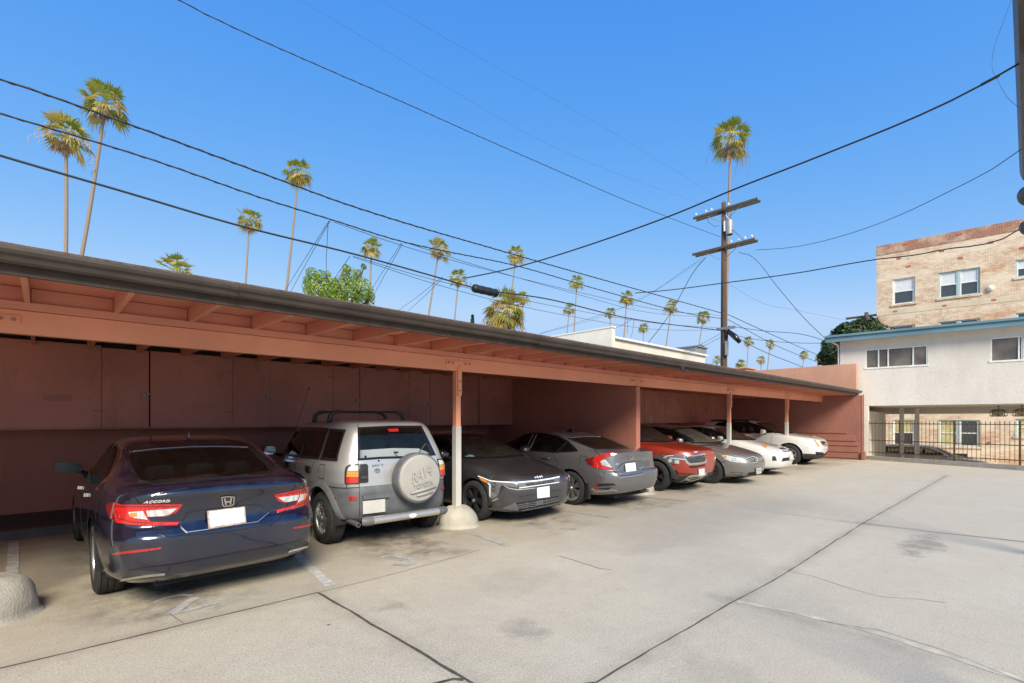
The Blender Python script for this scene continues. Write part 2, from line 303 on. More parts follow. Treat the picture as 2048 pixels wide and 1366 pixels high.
# ------------------------------------------------------------------ mesh builder
class MB:
    def __init__(s): s.v = []; s.f = []
    def add(s, verts, faces):
        o = len(s.v); s.v += [tuple(v) for v in verts]; s.f += [tuple(i + o for i in f) for f in faces]; return s
    def box(s, a, b, m=None):
        x0, y0, z0 = a; x1, y1, z1 = b
        v = [Vector(p) for p in ((x0, y0, z0), (x1, y0, z0), (x1, y1, z0), (x0, y1, z0), (x0, y0, z1), (x1, y0, z1), (x1, y1, z1), (x0, y1, z1))]
        if m: v = [m @ p for p in v]
        return s.add(v, [(3, 2, 1, 0), (4, 5, 6, 7), (0, 1, 5, 4), (1, 2, 6, 5), (2, 3, 7, 6), (3, 0, 4, 7)])
    def rbox(s, a, b, r, m=None):
        """box with chamfered vertical and horizontal edges"""
        a, b = Vector(a), Vector(b); bm = bmesh.new(); bmesh.ops.create_cube(bm, size=1)
        for v in bm.verts: v.co = Vector((a[i] + (v.co[i] + .5) * (b[i] - a[i]) for i in range(3)))
        bmesh.ops.bevel(bm, geom=bm.edges[:], offset=r, segments=2, affect='EDGES', profile=.5)
        if m: bmesh.ops.transform(bm, matrix=m, verts=bm.verts)
        bm.verts.index_update(); s.add([v.co for v in bm.verts], [[v.index for v in f.verts] for f in bm.faces]); bm.free(); return s
    def tube(s, pts, r, n=8, caps=True):
        pts = [Vector(p) for p in pts]; rs = r if isinstance(r, (list, tuple)) else [r] * len(pts)
        rings = []; up = None
        for i, p in enumerate(pts):
            t = (pts[min(i + 1, len(pts) - 1)] - pts[max(i - 1, 0)]).normalized()
            if up is None: up = t.orthogonal().normalized()
            up = (up - t * up.dot(t)); up = up.normalized() if up.length > 1e-6 else t.orthogonal().normalized()
            q = t.cross(up)
            rings.append([p + (up * math.cos(6.28318 * k / n) + q * math.sin(6.28318 * k / n)) * rs[i] for k in range(n)])
        o = [v for g in rings for v in g]; f = []
        for i in range(len(pts) - 1):
            for k in range(n): f.append((i * n + k, i * n + (k + 1) % n, (i + 1) * n + (k + 1) % n, (i + 1) * n + k))
        if caps: f += [tuple(range(n - 1, -1, -1)), tuple(range(len(o) - n, len(o)))]
        return s.add(o, f)
    def lathe(s, prof, n=32, m=None, closed=False):
        """profile [(radius, axial)], around local z"""
        v = []; f = []
        for (r, z) in prof:
            for k in range(n):
                a = 6.283185 * k / n; p = Vector((r * math.cos(a), r * math.sin(a), z)); v.append(m @ p if m else p)
        L = len(prof)
        for i in range(L - 1 + (1 if closed else 0)):
            j = (i + 1) % L
            for k in range(n): f.append((i * n + k, i * n + (k + 1) % n, j * n + (k + 1) % n, j * n + k))
        return s.add(v, f)
    def prism(s, poly, ext):
        """planar polygon of 3-d points pushed along ext"""
        poly = [Vector(p) for p in poly]; e = Vector(ext); n = len(poly)
        return s.add(poly + [p + e for p in poly], [tuple(range(n - 1, -1, -1)), tuple(range(n, 2 * n))] + [(i, (i + 1) % n, n + (i + 1) % n, n + i) for i in range(n)])
    def build(s, name, mat, parent=None, smooth=False, auto=None):
        me = bpy.data.meshes.new(name); me.from_pydata(s.v, [], s.f); me.validate(); me.update()
        bm = bmesh.new(); bm.from_mesh(me); bmesh.ops.recalc_face_normals(bm, faces=bm.faces); bm.to_mesh(me); bm.free()
        o = bpy.data.objects.new(name, me); COL.objects.link(o); me.materials.append(mat)
        if smooth:
            me.polygons.foreach_set('use_smooth', [True] * len(me.polygons))
            if auto: me.set_sharp_from_angle(angle=R(auto))
        if parent: o.parent = parent
        return o
def tag(o, label=None, cat=None, group=None, kind=None):
    for k, v in (('label', label), ('category', cat), ('group', group), ('kind', kind)):
        if v: o[k] = v
    return o
def thing(name, label, cat, loc=(0, 0, 0), rz=0, group=None):
    o = bpy.data.objects.new(name, None); COL.objects.link(o); o.location = loc; o.rotation_euler = (0, 0, rz); o.empty_display_size = .2
    return tag(o, label, cat, group)
# ------------------------------------------------------------------ ground
def sheet(name, poly, z, mat, thick=0, kind='structure'):
    mb = MB()
    if thick: mb.prism([(x, y, z - thick) for x, y in poly], (0, 0, thick))
    else: mb.add([(x, y, z) for x, y in poly], [tuple(range(len(poly)))])
    return tag(mb.build(name, mat), kind=kind)
sheet('ground', [(-400, -400), (900, -400), (900, 900), (-400, 900)], -1.30, M['dirt'])
FA, FB = Vector((24.75, 4.66, 0)), Vector((23.1, .13, 0))        # line of the railing
FD = (FB - FA).normalized()
slab = [(-30, -9), (19.68, -9), tuple(FB[:2]), tuple(FA[:2]), (24.95, 12.6), (-30, 12.6)]
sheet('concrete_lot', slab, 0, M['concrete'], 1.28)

def ribbon(pts, wd, z, jit=0.0, step=.12, wv=None):
    """flat strip along ground points with slightly ragged edges"""
    pts = [Vector((p[0], p[1], 0)) for p in pts]; out = []
    for a, b in zip(pts, pts[1:]):
        n = max(1, int((b - a).length / step))
        out += [a.lerp(b, i / n) for i in range(n)]
    out.append(pts[-1]); mb = MB(); v = []
    off = 0
    for i, p in enumerate(out):
        t = (out[min(i + 1, len(out) - 1)] - out[max(i - 1, 0)]).normalized(); nrm = Vector((-t.y, t.x, 0))
        off = off * .8 + random.uniform(-jit, jit)
        q = p + nrm * off; k = wd * (1 + random.uniform(-.35, .35) * ((1 if jit else 0) if wv is None else wv)) * .5
        v += [(q + nrm * k + Vector((0, 0, z)))[:], (q - nrm * k + Vector((0, 0, z)))[:]]
    mb.add(v, [(2 * i, 2 * i + 1, 2 * i + 3, 2 * i + 2) for i in range(len(out) - 1)])
    return mb
def g2(*pp): return [ground(x, y)[:2] for x, y in pp]
def merge(*mbs):
    r = MB()
    for m in mbs: r.add(m.v, m.f)
    return r
jm = merge(
    ribbon(g2((-120, 1366), (0, 1337), (330, 1258), (635, 1185)), .016, .003, .005),
    ribbon(g2((635, 1185), (760, 1258), (928, 1358), (1010, 1410)), .022, .0032, .006),
    ribbon(g2((850, 1372), (905, 1357), (928, 1358)), .03, .0034, .008),
    ribbon(g2((1190, 1366), (1355, 1268), (1580, 1140), (1726, 1047), (1893, 951)), .013, .003, .005),
    ribbon(g2((1726, 1047), (1880, 1066), (2060, 1085)), .015, .0036, .004),
    ribbon(g2((1270, 992), (1310, 997), (1376, 1003)), .03, .003, .01),
    ribbon(g2((1090, 1380), (1190, 1366)), .02, .003, .008))
tag(jm.build('joint', M['joint']), kind='structure')
cm = merge(
    ribbon(g2((1575, 1142), (1625, 1151), (1690, 1172), (1760, 1190), (1830, 1194), (1890, 1203)), .006, .003, .022),
    ribbon(g2((1485, 1016), (1560, 1027), (1640, 1037), (1726, 1047)), .007, .003, .008),
    ribbon(g2((1120, 1112), (1165, 1126), (1200, 1138), (1224, 1140)), .009, .003, .014),
    ribbon(g2((1640, 1242), (1760, 1262), (1880, 1300), (1990, 1342), (2060, 1372)), .005, .0064, .014),
    ribbon(g2((1800, 1008), (1930, 1011), (2050, 1012)), .006, .003, .006),
    ribbon(g2((640, 1184), (800, 1145), (960, 1100)), .006, .003, .006),
    ribbon(g2((338, 1228), (352, 1240), (365, 1249)), .006, .0068, .008))
tag(cm.build('crack', M['crack']), kind='structure')
tag(ribbon(g2((1475, 1203), (1600, 1228), (1720, 1258), (1850, 1296), (1960, 1332), (2060, 1366)), .075, .0024, .006).build('patched_crack_strip', M['seal']), kind='structure')
# stall lines and stall numbers
lm = merge(ribbon(g2((585, 1098), (612, 1128), (662, 1172)), .10, .0040, .0015, wv=.08), ribbon(g2((28, 1085), (24, 1150)), .10, .0040, .0015, wv=.08))
tag(lm.build('stall_line_paint', M['line']), kind='structure')
lf = merge(ribbon(g2((938, 1064), (975, 1077), (1015, 1092)), .10, .0044, .0015, wv=.08), ribbon(g2((1128, 1021), (1226, 1036)), .11, .0044, .0015, wv=.08),
    ribbon(g2((1090, 1050), (1110, 1053)), .10, .0044, .0015, wv=.08), ribbon(g2((1120, 1056), (1152, 1058)), .10, .0044, .0015, wv=.08))
tag(lf.build('faded_stall_line_paint', M['faint']), kind='structure')
n3 = ribbon(g2((762, 1115), (778, 1111), (802, 1113), (822, 1120), (826, 1126), (812, 1131), (786, 1129)), .075, .0042, .0015, .05, wv=.08)
n3b = ribbon(g2((793, 1115.5), (808, 1118), (800, 1122)), .06, .0046, .0015, .05, wv=.08)
tag(merge(n3, n3b).build('stall_number_paint', M['faint']), kind='structure')
n2 = merge(ribbon(g2((392, 1196), (372, 1208), (340, 1230)), .085, .0042, .0015, wv=.08), ribbon(g2((342, 1229), (372, 1222), (402, 1214), (436, 1205)), .07, .0046, .0015, wv=.08), ribbon(g2((305, 1207), (330, 1197), (365, 1190), (385, 1192)), .055, .0042, .0015, wv=.08))
tag(n2.build('stall_number_paint', M['faint']), kind='structure')

# ------------------------------------------------------------------ carport
PY0 = 6.15; XP = [-10.45, -5.42, -.39, 4.66, 9.68, 14.73, 19.75]; XL, XR = -13.0, 24.15
car_port = thing('carport', 'long terracotta timber carport with wall cabinets above the row of parked cars', 'carport')
def cp(mb, name, mat, **k): return mb.build(name, mat, car_port, **k)
zr = lambda y: .017 * (y - 4.87)
# roof deck, shingles, fascia, gutter
cp(MB().prism([(XL, 4.90, 2.800), (XL, 11.45, 2.912), (XL, 11.45, 2.950), (XL, 4.90, 2.838)], (XR - XL, 0, 0)), 'roof_deck', M['rafter'])
sh = MB(); 
for i in range(9):
    y0 = 4.86 + i * .75; a = 2.842 + .0172 * (y0 - 4.86) + (0.018 if i == 0 else .012)
    sh.prism([(XL, y0, a - .012), (XL, y0 + .78, a + .001), (XL, y0 + .78, a + .010), (XL, y0, a + .012)], (XR + .2 - XL, 0, 0))
cp(sh, 'roof_shingles', M['shingle'])
cp(MB().box((XL, 4.862, 2.655), (XR + .2, 4.897, 2.83)), 'fascia', M['fascia'])
prof = [(4.858, 2.822), (4.858, 2.722), (4.80, 2.716), (4.782, 2.732), (4.770, 2.760), (4.748, 2.778), (4.738, 2.800), (4.738, 2.824), (4.748, 2.826), (4.748, 2.806), (4.765, 2.785), (4.79, 2.75), (4.81, 2.732), (4.845, 2.735), (4.848, 2.822)]
gt = MB()
for xa, xb in ((XL, -3.2), (-3.2, 1.2), (1.2, 5.1), (5.1, 8.4), (8.4, 14.1), (14.1, 19.0), (19.0, XR + .25)):
    dz = random.uniform(-.004, .004)
    gt.prism([(xa, y, z + dz) for y, z in prof], (xb - xa - .002, 0, 0))
gu = cp(gt, 'gutter', M['gutter'])
for xs in (-3.2, -.25, 1.2, 5.1, 8.4, 14.1, 19.0): MB().prism([(xs - .03, y - .004 if y < 4.8 else y, z - .003) for y, z in prof[:8]] , (.06, 0, 0)).build('gutter_strap', M['gutter'], gu)
cp(MB().box((9.05, 4.70, 2.63), (9.15, 4.74, 2.70)).tube([(9.1, 4.72, 2.64), (9.2, 4.70, 2.60), (9.32, 4.71, 2.62)], .012, 6), 'gutter_bracket', M['blackmetal'])
# rafters with blocking between
k = -21
while True:
    x = .51 + .613 * k; k += 1
    if x > XR - .1: break
    if x < XL + .1: continue
    cp(MB().prism([(x - .02, 4.90, 2.655), (x - .02, 11.3, 2.764), (x - .02, 11.3, 2.906), (x - .02, 4.90, 2.797)], (.04 + random.uniform(-.004, .004), 0, random.uniform(-.006, .002))), 'rafter', M['rafter'])
bl = MB()
k = -21
while .51 + .613 * k < XR - .2:
    x = .51 + .613 * k; k += 1
    if x > XL: bl.box((x + .024, 6.125 + random.uniform(-.008, .008), 2.684), (min(x + .588, XR - .01), 6.165, 2.815))
cp(bl, 'blocking_board', M['rafter'])
cp(MB().box((XL, 6.085, 2.612), (XR - .02, 6.20, 2.682)), 'top_plate', M['rafter'])
bm_ = MB()
for a, b in ((XL, XP[1]), (XP[1], XP[2]), (XP[2], XP[3]), (XP[3], XP[4]), (XP[4], XP[5]), (XP[5], XP[6]), (XP[6], XR - .05)):
    bm_.rbox((a + .0025, 6.10, 2.402), (b - .0025, 6.19, 2.609), .006)
beam = cp(bm_, 'beam', M['beam'])
# splice plates with bolts at each post
for x in XP[1:]:
    sp = MB().box((x - .24, 6.086, 2.485), (x + .24, 6.0975, 2.555)).build('splice_plate', M['beam'], beam)
    for dx in (-.2, -.12, .12, .2): MB().lathe([(0.0001, 0), (.016, 0), (.016, .012), (0.0001, .014)], 8, Matrix.Translation((x + dx, 6.086, 2.52)) @ Matrix.Rotation(R(90), 4, 'X')).build('bolt', M['pink_siding'], beam)
# posts, white painted feet, domed bollards
def dome(cx, cy, r, h, seed, sq=0.0):
    rnd = random.Random(seed); mb = MB(); N, L = 40, 16; v = []; f = []
    ph = [rnd.uniform(0, 6.28) for _ in range(8)]
    for i in range(L + 1):
        t = i / L; e = 2.5 + sq
        rr = r * (1 - t ** e) ** (1 / e) if i < L else 0
        for kk in range(N):
            a = 6.28318 * kk / N
            w = 1 + .035 * math.sin(2 * a + ph[0]) + .025 * math.sin(3 * a + ph[1] + 3 * t) + .015 * math.sin(7 * a + ph[2] + 5 * t)
            flare = 1 + .10 * max(0, 1 - t * 9)
            v.append((cx + rr * w * flare * math.cos(a), cy + rr * w * flare * math.sin(a), h * t * (1 + .02 * math.sin(3 * a + ph[3])) - .004))
    for i in range(L):
        for kk in range(N): f.append((i * N + kk, i * N + (kk + 1) % N, (i + 1) * N + (kk + 1) % N, (i + 1) * N + kk))
    return mb.add(v, f)
for i, x in enumerate(XP[1:]):
    if abs(x - XP[4]) > .1:
        po = cp(MB().rbox((x - .045, 6.105, .2), (x + .045, 6.195, 2.400), .004).box((x - .022, 6.080, 2.02), (x + .045, 6.1035, 2.46)), 'post', M['beam'])
        for z in (2.10, 2.24): MB().lathe([(0.0001, 0), (.014, 0), (.014, .012), (.0001, .014)], 8, Matrix.Translation((x + .012, 6.080, z)) @ Matrix.Rotation(R(90), 4, 'X')).build('bolt', M['pink_siding'], po)
        cp(MB().rbox((x - .052, 6.098, .12), (x + .052, 6.202, 1.545 + .012 * (i % 2)), .006), 'white_post_foot', M['white_paint'])
    if i == 1: cp(dome(x + .01, 5.98, .345, .35, 3, .6), 'bollard', M['boulder'], smooth=True)
    else: cp(dome(x + .02, 6.14 if i != 3 else 6.06, .30 if i != 3 else .34, .325, 10 + i), 'bollard', M['boulder'], smooth=True)
# walls
cp(MB().box((XL, 11.1, 0), (XR, 11.3, 2.76)), 'back_wall', M['wall'])
cp(MB().prism([(XL, 9.58, 0), (XL, 11.098, 0), (XL, 11.098, .15), (XL, 9.62, .13)], (22.55, 0, 0)), 'back_kerb', M['kerb'])
cp(MB().rbox((9.60, 6.06, 0), (9.76, 11.098, 2.39), .012).box((9.60, 6.21, 2.388), (9.76, 11.098, 2.80)), 'dividing_wall', M['wall'])
cp(MB().box((XL - .2, 6.06, 0), (XL, 11.3, 2.8)), 'side_wall', M['wall'])
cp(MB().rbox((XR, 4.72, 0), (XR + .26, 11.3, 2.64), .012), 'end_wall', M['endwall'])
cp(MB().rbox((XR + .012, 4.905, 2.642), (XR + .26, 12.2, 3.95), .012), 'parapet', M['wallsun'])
bd = MB()
for j, (za, zb, y0) in enumerate(((.06, .27, 4.86), (.30, .52, 4.80), (.56, .72, 4.84), (.76, 1.02, 4.92), (1.07, 1.16, 5.22))):
    bd.rbox((XR - .028 - .006 * (j % 2), y0, za), (XR - .002, 9.8, zb), .004)
cp(bd, 'wall_board', M['endboard'])
cp(MB().tube([(XR - .02, 4.66, .35), (XR - .02, 4.66, 2.66)], .022, 8).box((XR - .10, 4.60, .0), (XR + .10, 4.715, .34)), 'downpipe', M['endwall'])
# tall wall cabinets
def lock(x, z, white=False):
    o = MB().box((x - .05, 10.065, z - .012), (x + .045, 10.082, z + .016)).tube([(x - .05, 10.05, z - .01), (x - .05, 10.045, z + .022), (x - .012, 10.045, z + .022), (x - .012, 10.05, z - .01)], .006, 6).rbox((x - .058, 10.035, z - .055), (x - .006, 10.062, z - .008), .005)
    return o
def cabinets(x0, x1, seams, locks, hinges, z0=1.52, z1=2.815):
    cb = cp(MB().box((x0, 10.13, z0), (x1, 11.095, 2.862)), 'storage_cabinet', M['cabedge'])
    cb['label'] = None; del cb['label']
    MB().box((x1 + .001, 10.085, z0), (x1 + .02, 11.09, 2.862)).build('cabinet_side', M['cab'], cb)
    MB().box((x0, 10.10, z0 - .018), (x1, 11.09, z0 - .001)).build('cabinet_bottom', M['cab'], cb)
    ed = [(x0, 0)] + [(on_y(p, 850, 10.10).x, g) for p, g in seams] + [(x1, 0)]
    for (a, ga), (b, gb) in zip(ed, ed[1:]):
        MB().box((a + ga / 2, 10.085, z0 + .003), (b - gb / 2, 10.118, z1 - random.uniform(.0, .05))).build('cabinet_door', M['cab'], cb)
    for px, py in locks:
        p = on_y(px, py, 10.08); lock(p.x, p.z).build('padlock', M['transformer'], cb)
    for px, py in hinges:
        p = on_y(px, py, 10.08); MB().box((p.x - .11, 10.072, p.z - .012), (p.x, 10.083, p.z + .012)).tube([(p.x, 10.075, p.z - .045), (p.x, 10.075, p.z + .045)], .011, 6).build('hinge', M['pink_siding'], cb)
    return cb
cabinets(-7.5, on_y(1028, 850, 10.1).x, [(-900, .01), (-560, .01), (-330, .02), (-170, .008), (-60, .012), (203, .006), (299, .022), (465, .006), (540, .004), (666, .006), (719, .016), (818, .006), (860, .014), (957, .03)],
    [(293, 788), (539, 792), (717, 800), (859, 806), (954, 806)], [(203, 730), (203, 822), (466, 744), (466, 824), (667, 754), (666, 826), (819, 768), (819, 830)])
c2 = cabinets(9.78, XR - .003, [(1288, .014), (1330, .01), (1373, .01), (1412, .01), (1449, .01), (1459, .006)], [(1289, 812), (1331, 815), (1373, 817), (1413, 819)], [])
# the number chalked on a cabinet door
q = [on_y(x, y, 10.082) for x, y in ((1305, 832), (1301.5, 836), (1300.5, 840), (1302, 843), (1305, 842.5), (1306, 839.5), (1304, 837.5), (1301.5, 839))]
MB().tube(q, .014, 5).build('chalked_number', M['white'], c2)
# pale sticker-like patches and rail of nail heads under the roof
p = on_y(115, 795, 10.08); MB().box((p.x - .16, 10.079, p.z - .05), (p.x + .16, 10.083, p.z + .05)).build('paint_patch', M['pink_siding'], c2)
# small lamp box on the beam's end
p = on_x(1652, 797, XR - .6)
# ------------------------------------------------------------------ car library
def pchip(xs, ys):
    n = len(xs); h = [xs[i + 1] - xs[i] for i in range(n - 1)]; d = [(ys[i + 1] - ys[i]) / h[i] for i in range(n - 1)]
    m = [0] * n; m[0] = d[0]; m[-1] = d[-1]
    for i in range(1, n - 1):
        if d[i - 1] * d[i] > 0:
            w1 = 2 * h[i] + h[i - 1]; w2 = h[i] + 2 * h[i - 1]; m[i] = (w1 + w2) / (w1 / d[i - 1] + w2 / d[i])
    def f(x):
        if x <= xs[0]: return ys[0]
        if x >= xs[-1]: return ys[-1]
        i = 0
        while x > xs[i + 1]: i += 1
        t = (x - xs[i]) / h[i]; t2, t3 = t * t, t * t * t
        return (2 * t3 - 3 * t2 + 1) * ys[i] + (t3 - 2 * t2 + t) * h[i] * m[i] + (-2 * t3 + 3 * t2) * ys[i + 1] + (t3 - t2) * h[i] * m[i + 1]
    return f

class Car:
    """Body lofted from nested plan outlines: every outline runs from the front centre round the side to the rear centre.
    ring = (x_rear, x_front, half_width, (z rear, z rear quarter, z middle, z front quarter, z front), n_rear, n_front)"""
    def __init__(s, name, label, cat, rings, paint, axles, track, tyre, pos, heading, arch=None, group='cars parked under the carport', flare=0, sub=5, cols=150):
        s.root = thing(name, label, cat, (0, 0, 0), 0, group)
        ax = Vector((axles[0] if pos[0] == 'r' else axles[1], 0, 0))
        rot = Matrix.Rotation(heading, 4, 'Z')
        p = Vector((pos[1], pos[2], 0)) - rot @ ax
        if len(pos) > 3: p.z = pos[3]
        s.root.location = p; s.root.rotation_euler = (0, 0, heading)
        s.mw = Matrix.Translation(p) @ rot; s.iw = s.mw.inverted()
        s.axles = axles; s.tr = track; s.R, s.W = tyre; s.paint = paint
        s.arch = arch or s.R + .055
        s.loft(rings, sub, cols)
        s.eye = s.iw @ EYE; s.cuts = []
    def loft(s, rings, sub, cols):
        K = len(rings); ks = list(range(K))
        fx = [pchip(ks, [r[i] for r in rings]) for i in (0, 1, 2)]
        fz = [pchip(ks, [r[3][i] for r in rings]) for i in range(5)]
        fn = [pchip(ks, [r[i] for r in rings]) for i in (4, 5)]
        N = (K - 1) * sub; M_ = cols; s.N, s.M = N, M_
        g = []
        for i in range(N + 1):
            t = i / sub; xr, xf, wd = (f(t) for f in fx); zc = pchip([0, .2, .5, .8, 1], [f(t) for f in fz]); nr, nf = (f(t) for f in fn)
            xc, a = (xr + xf) / 2, (xf - xr) / 2
            pts = []
            for k in range(401):
                ph = math.pi * k / 400; c = math.cos(ph); n = nf if c > 0 else nr
                pts.append((xc + a * math.copysign(abs(c) ** (2 / n), c), wd * abs(math.sin(ph)) ** (2 / n)))
            L = [0]
            for p, q in zip(pts, pts[1:]): L.append(L[-1] + math.hypot(q[0] - p[0], q[1] - p[1]))
            row = []; j = 0
            for k in range(M_ + 1):
                d = L[-1] * k / M_
                while j < 399 and L[j + 1] < d: j += 1
                u = (d - L[j]) / max(1e-9, L[j + 1] - L[j]); x = pts[j][0] + u * (pts[j + 1][0] - pts[j][0]); y = pts[j][1] + u * (pts[j + 1][1] - pts[j][1])
                tt = (x - xr) / max(1e-6, xf - xr)
                row.append((x, y, zc(tt)))
            row[0] = (row[0][0], 0, row[0][2]); row[-1] = (row[-1][0], 0, row[-1][2])
            g.append(row)
        V = []; idx = {}
        for i in range(N + 1):
            for k in range(M_ + 1):
                idx[i, k, 1] = len(V); V.append(g[i][k])
                if 0 < k < M_: idx[i, k, -1] = len(V); V.append((g[i][k][0], -g[i][k][1], g[i][k][2]))
                else: idx[i, k, -1] = idx[i, k, 1]
        F = []
        for i in range(N):
            for k in range(M_):
                F.append((idx[i, k, 1], idx[i, k + 1, 1], idx[i + 1, k + 1, 1], idx[i + 1, k, 1]))
                F.append((idx[i, k + 1, -1], idx[i, k, -1], idx[i + 1, k, -1], idx[i + 1, k + 1, -1]))
        s.V = [Vector(v) for v in V]; s.F = F
        s.bvh = BVHTree.FromPolygons(s.V, F)
        bot = min(v.z for v in s.V); s.zb = bot
    # ---- projecting outlines on the body
    def hit(s, o, d):
        h = s.bvh.ray_cast(o, d)
        if h[0] is not None:
            n = h[1] if h[1].dot(d) < 0 else -h[1]; return h[0], n
        # off the edge of the body: nearest spot of the surface to the ray
        best = None
        for t in range(1, 60):
            q = o + d * (t * .25); r = s.bvh.find_nearest(q)
            if best is None or r[3] < best[2]: best = (r[0], r[1], r[3])
        n = best[1] if best[1].dot(d) < 0 else -best[1]
        return best[0], n
    def rays(s, mode):
        if mode == 'px':
            return lambda u, v: (s.eye, (s.iw.to_3x3() @ ray(u, v)).normalized())
        o = {'rear': lambda u, v: (Vector((-3, u, v)), Vector((1, 0, 0))), 'front': lambda u, v: (Vector((9, u, v)), Vector((-1, 0, 0))),
             'left': lambda u, v: (Vector((u, 3, v)), Vector((0, -1, 0))), 'right': lambda u, v: (Vector((u, -3, v)), Vector((0, 1, 0))), 'top': lambda u, v: (Vector((u, v, 4)), Vector((0, 0, -1)))}
        return o[mode]
    def inv(s, mode, p):
        if mode == 'px':
            q = project(s.mw @ p); return (q[0], q[1]), (s.eye - p).normalized()
        return {'rear': ((p.y, p.z), Vector((-1, 0, 0))), 'front': ((p.y, p.z), Vector((1, 0, 0))), 'left': ((p.x, p.z), Vector((0, 1, 0))), 'right': ((p.x, p.z), Vector((0, -1, 0))), 'top': ((p.x, p.y), Vector((0, 0, 1)))}[mode]
    def surf(s, poly, mode='px', off=.006, thick=.012, dens=14, flat=False):
        """outline -> (verts, faces) of a plate lying on the body"""
        xs = [p[0] for p in poly]; ys = [p[1] for p in poly]; span = max(max(xs) - min(xs), max(ys) - min(ys)); st = span / dens
        b = []
        n = len(poly)
        for i in range(n):
            p, q = poly[i], poly[(i + 1) % n]; k = max(1, int(math.hypot(q[0] - p[0], q[1] - p[1]) / st))
            b += [Vector((p[0] + (q[0] - p[0]) * j / k, p[1] + (q[1] - p[1]) * j / k)) for j in range(k)]
        pts = list(b); nb = len(b)
        x = min(xs) + st * .5
        while x < max(xs):
            y = min(ys) + st * .5
            while y < max(ys):
                if inside((x, y), poly) and min((Vector((x, y)) - q).length for q in b) > st * .45: pts.append(Vector((x, y)))
                y += st
            x += st
        ov, oe, of, *_ = delaunay_2d_cdt(pts, [(i, (i + 1) % nb) for i in range(nb)], [], 1, st * 1e-4)
        rf = s.rays(mode); top = []; low = []
        hits = [s.hit(*rf(p.x, p.y)) for p in ov]
        if flat:
            nn = Vector((0, 0, 0)); 
            for h in hits: nn += h[1]
            nn.normalize(); c = sum((h[0] for h in hits), Vector()) / len(hits); mx = max((h[0] - c).dot(nn) for h in hits)
            hits = []
            for p in ov:
                o, d = rf(p.x, p.y); t = (c + nn * mx - o).dot(nn) / d.dot(nn); hits.append((o + d * t, nn))
        for h, nrm in hits: top.append(h + nrm * off); low.append(h + nrm * (off - thick))
        m = len(top); F = [tuple(f) for f in of]
        cnt = {}
        for f in of:
            for i in range(len(f)):
                e = (f[i], f[(i + 1) % len(f)]); cnt[e] = 1
        side = [(a, b_) for (a, b_) in cnt if (b_, a) not in cnt]
        return top + low, F + [tuple(m + i for i in reversed(f)) for f in F] + [(a, b_, m + b_, m + a)[::-1] for a, b_ in side]
    def put(s, name, mat, geos, parent=None, mirror=False, smooth=True, auto=35):
        mb = MB()
        for v, f in geos: mb.add([Vector((p.x, -p.y, p.z)) for p in v] if mirror else v, f)
        return mb.build(name, mat, parent or s.root, smooth, auto)
    def patch(s, name, mat, polys, mode='px', off=.006, thick=.012, mirror=False, parent=None, dens=14, flat=False):
        """mirror: also make the matching part on the other flank"""
        if not isinstance(polys[0][0], (tuple, list)): polys = [polys]
        geos = [s.surf(p, mode, off, thick, dens, flat) for p in polys]
        a = s.put(name, mat, geos, parent)
        if mirror:
            pb = parent.get('twin') if parent else None
            b = s.put(name, mat, geos, bpy.data.objects[pb] if pb else parent, True); a['twin'] = b.name
        return a
    def stroke_poly(s, pts, wd, closed=False):
        """quads along a polyline in outline units"""
        P = [Vector(p) for p in pts]; n = len(P); out = []
        L = []; Rr = []
        for i in range(n):
            a = P[(i - 1) % n] if (closed or i > 0) else P[i]; b = P[(i + 1) % n] if (closed or i < n - 1) else P[i]
            t = (b - a).normalized() if (b - a).length > 0 else Vector((1, 0)); nr = Vector((-t.y, t.x))
            a1 = (P[i] - a).normalized() if (P[i] - a).length > 0 else t
            k = 1 / max(.5, abs(nr.dot(Vector((-a1.y, a1.x)))))
            w_ = wd * (1 if not callable(wd) else 1)
            L.append(P[i] + nr * wd * .5 * k); Rr.append(P[i] - nr * wd * .5 * k)
        return [[L[i], L[(i + 1) % n], Rr[(i + 1) % n], Rr[i]] for i in range(n if closed else n - 1)]
    def line(s, name, mat, pts, wd, mode='px', off=.004, thick=.008, mirror=False, closed=False, parent=None):
        lines = pts if isinstance(pts[0][0], (tuple, list)) else [pts]
        if len(lines) > 1 and name in ('door_seam', 'window_pillar', 'fog_recess', 'grille_slot', 'body_seam', 'tailgate_seam', 'skid_slot', 'lamp_line'):
            return [s.line(name, mat, ln, wd, mode, off, thick, mirror, closed, parent) for ln in lines][0]
        rf = s.rays(mode); mb = MB()
        for ln in lines:
            fine = []
            P = [Vector(p) for p in ln]; n = len(P)
            tot = sum((P[i + 1] - P[i]).length for i in range(n - 1)); st = max(tot / 40, wd * 1.2)
            for i in range(n if closed else n - 1):
                a, b = P[i], P[(i + 1) % n]; k = max(1, int((b - a).length / st))
                fine += [a.lerp(b, j / k) for j in range(k)]
            if not closed: fine.append(P[-1])
            q = s.stroke_poly(fine, wd, closed)
            for c in q:
                hs = [s.hit(*rf(p[0], p[1])) for p in c]
                t_ = [h + nn * off for h, nn in hs]; l_ = [h + nn * (off - thick) for h, nn in hs]
                mb.add(t_ + l_, [(0, 1, 2, 3), (7, 6, 5, 4), (0, 4, 5, 1), (1, 5, 6, 2), (2, 6, 7, 3), (3, 7, 4, 0)])
        a = mb.build(name, mat, parent or s.root)
        if mirror:
            m2 = MB(); m2.add([(x, -y, z) for x, y, z in mb.v], mb.f); pb = parent.get('twin') if parent else None
            b = m2.build(name, mat, (bpy.data.objects[pb] if pb else parent) or s.root); a['twin'] = b.name
        return a
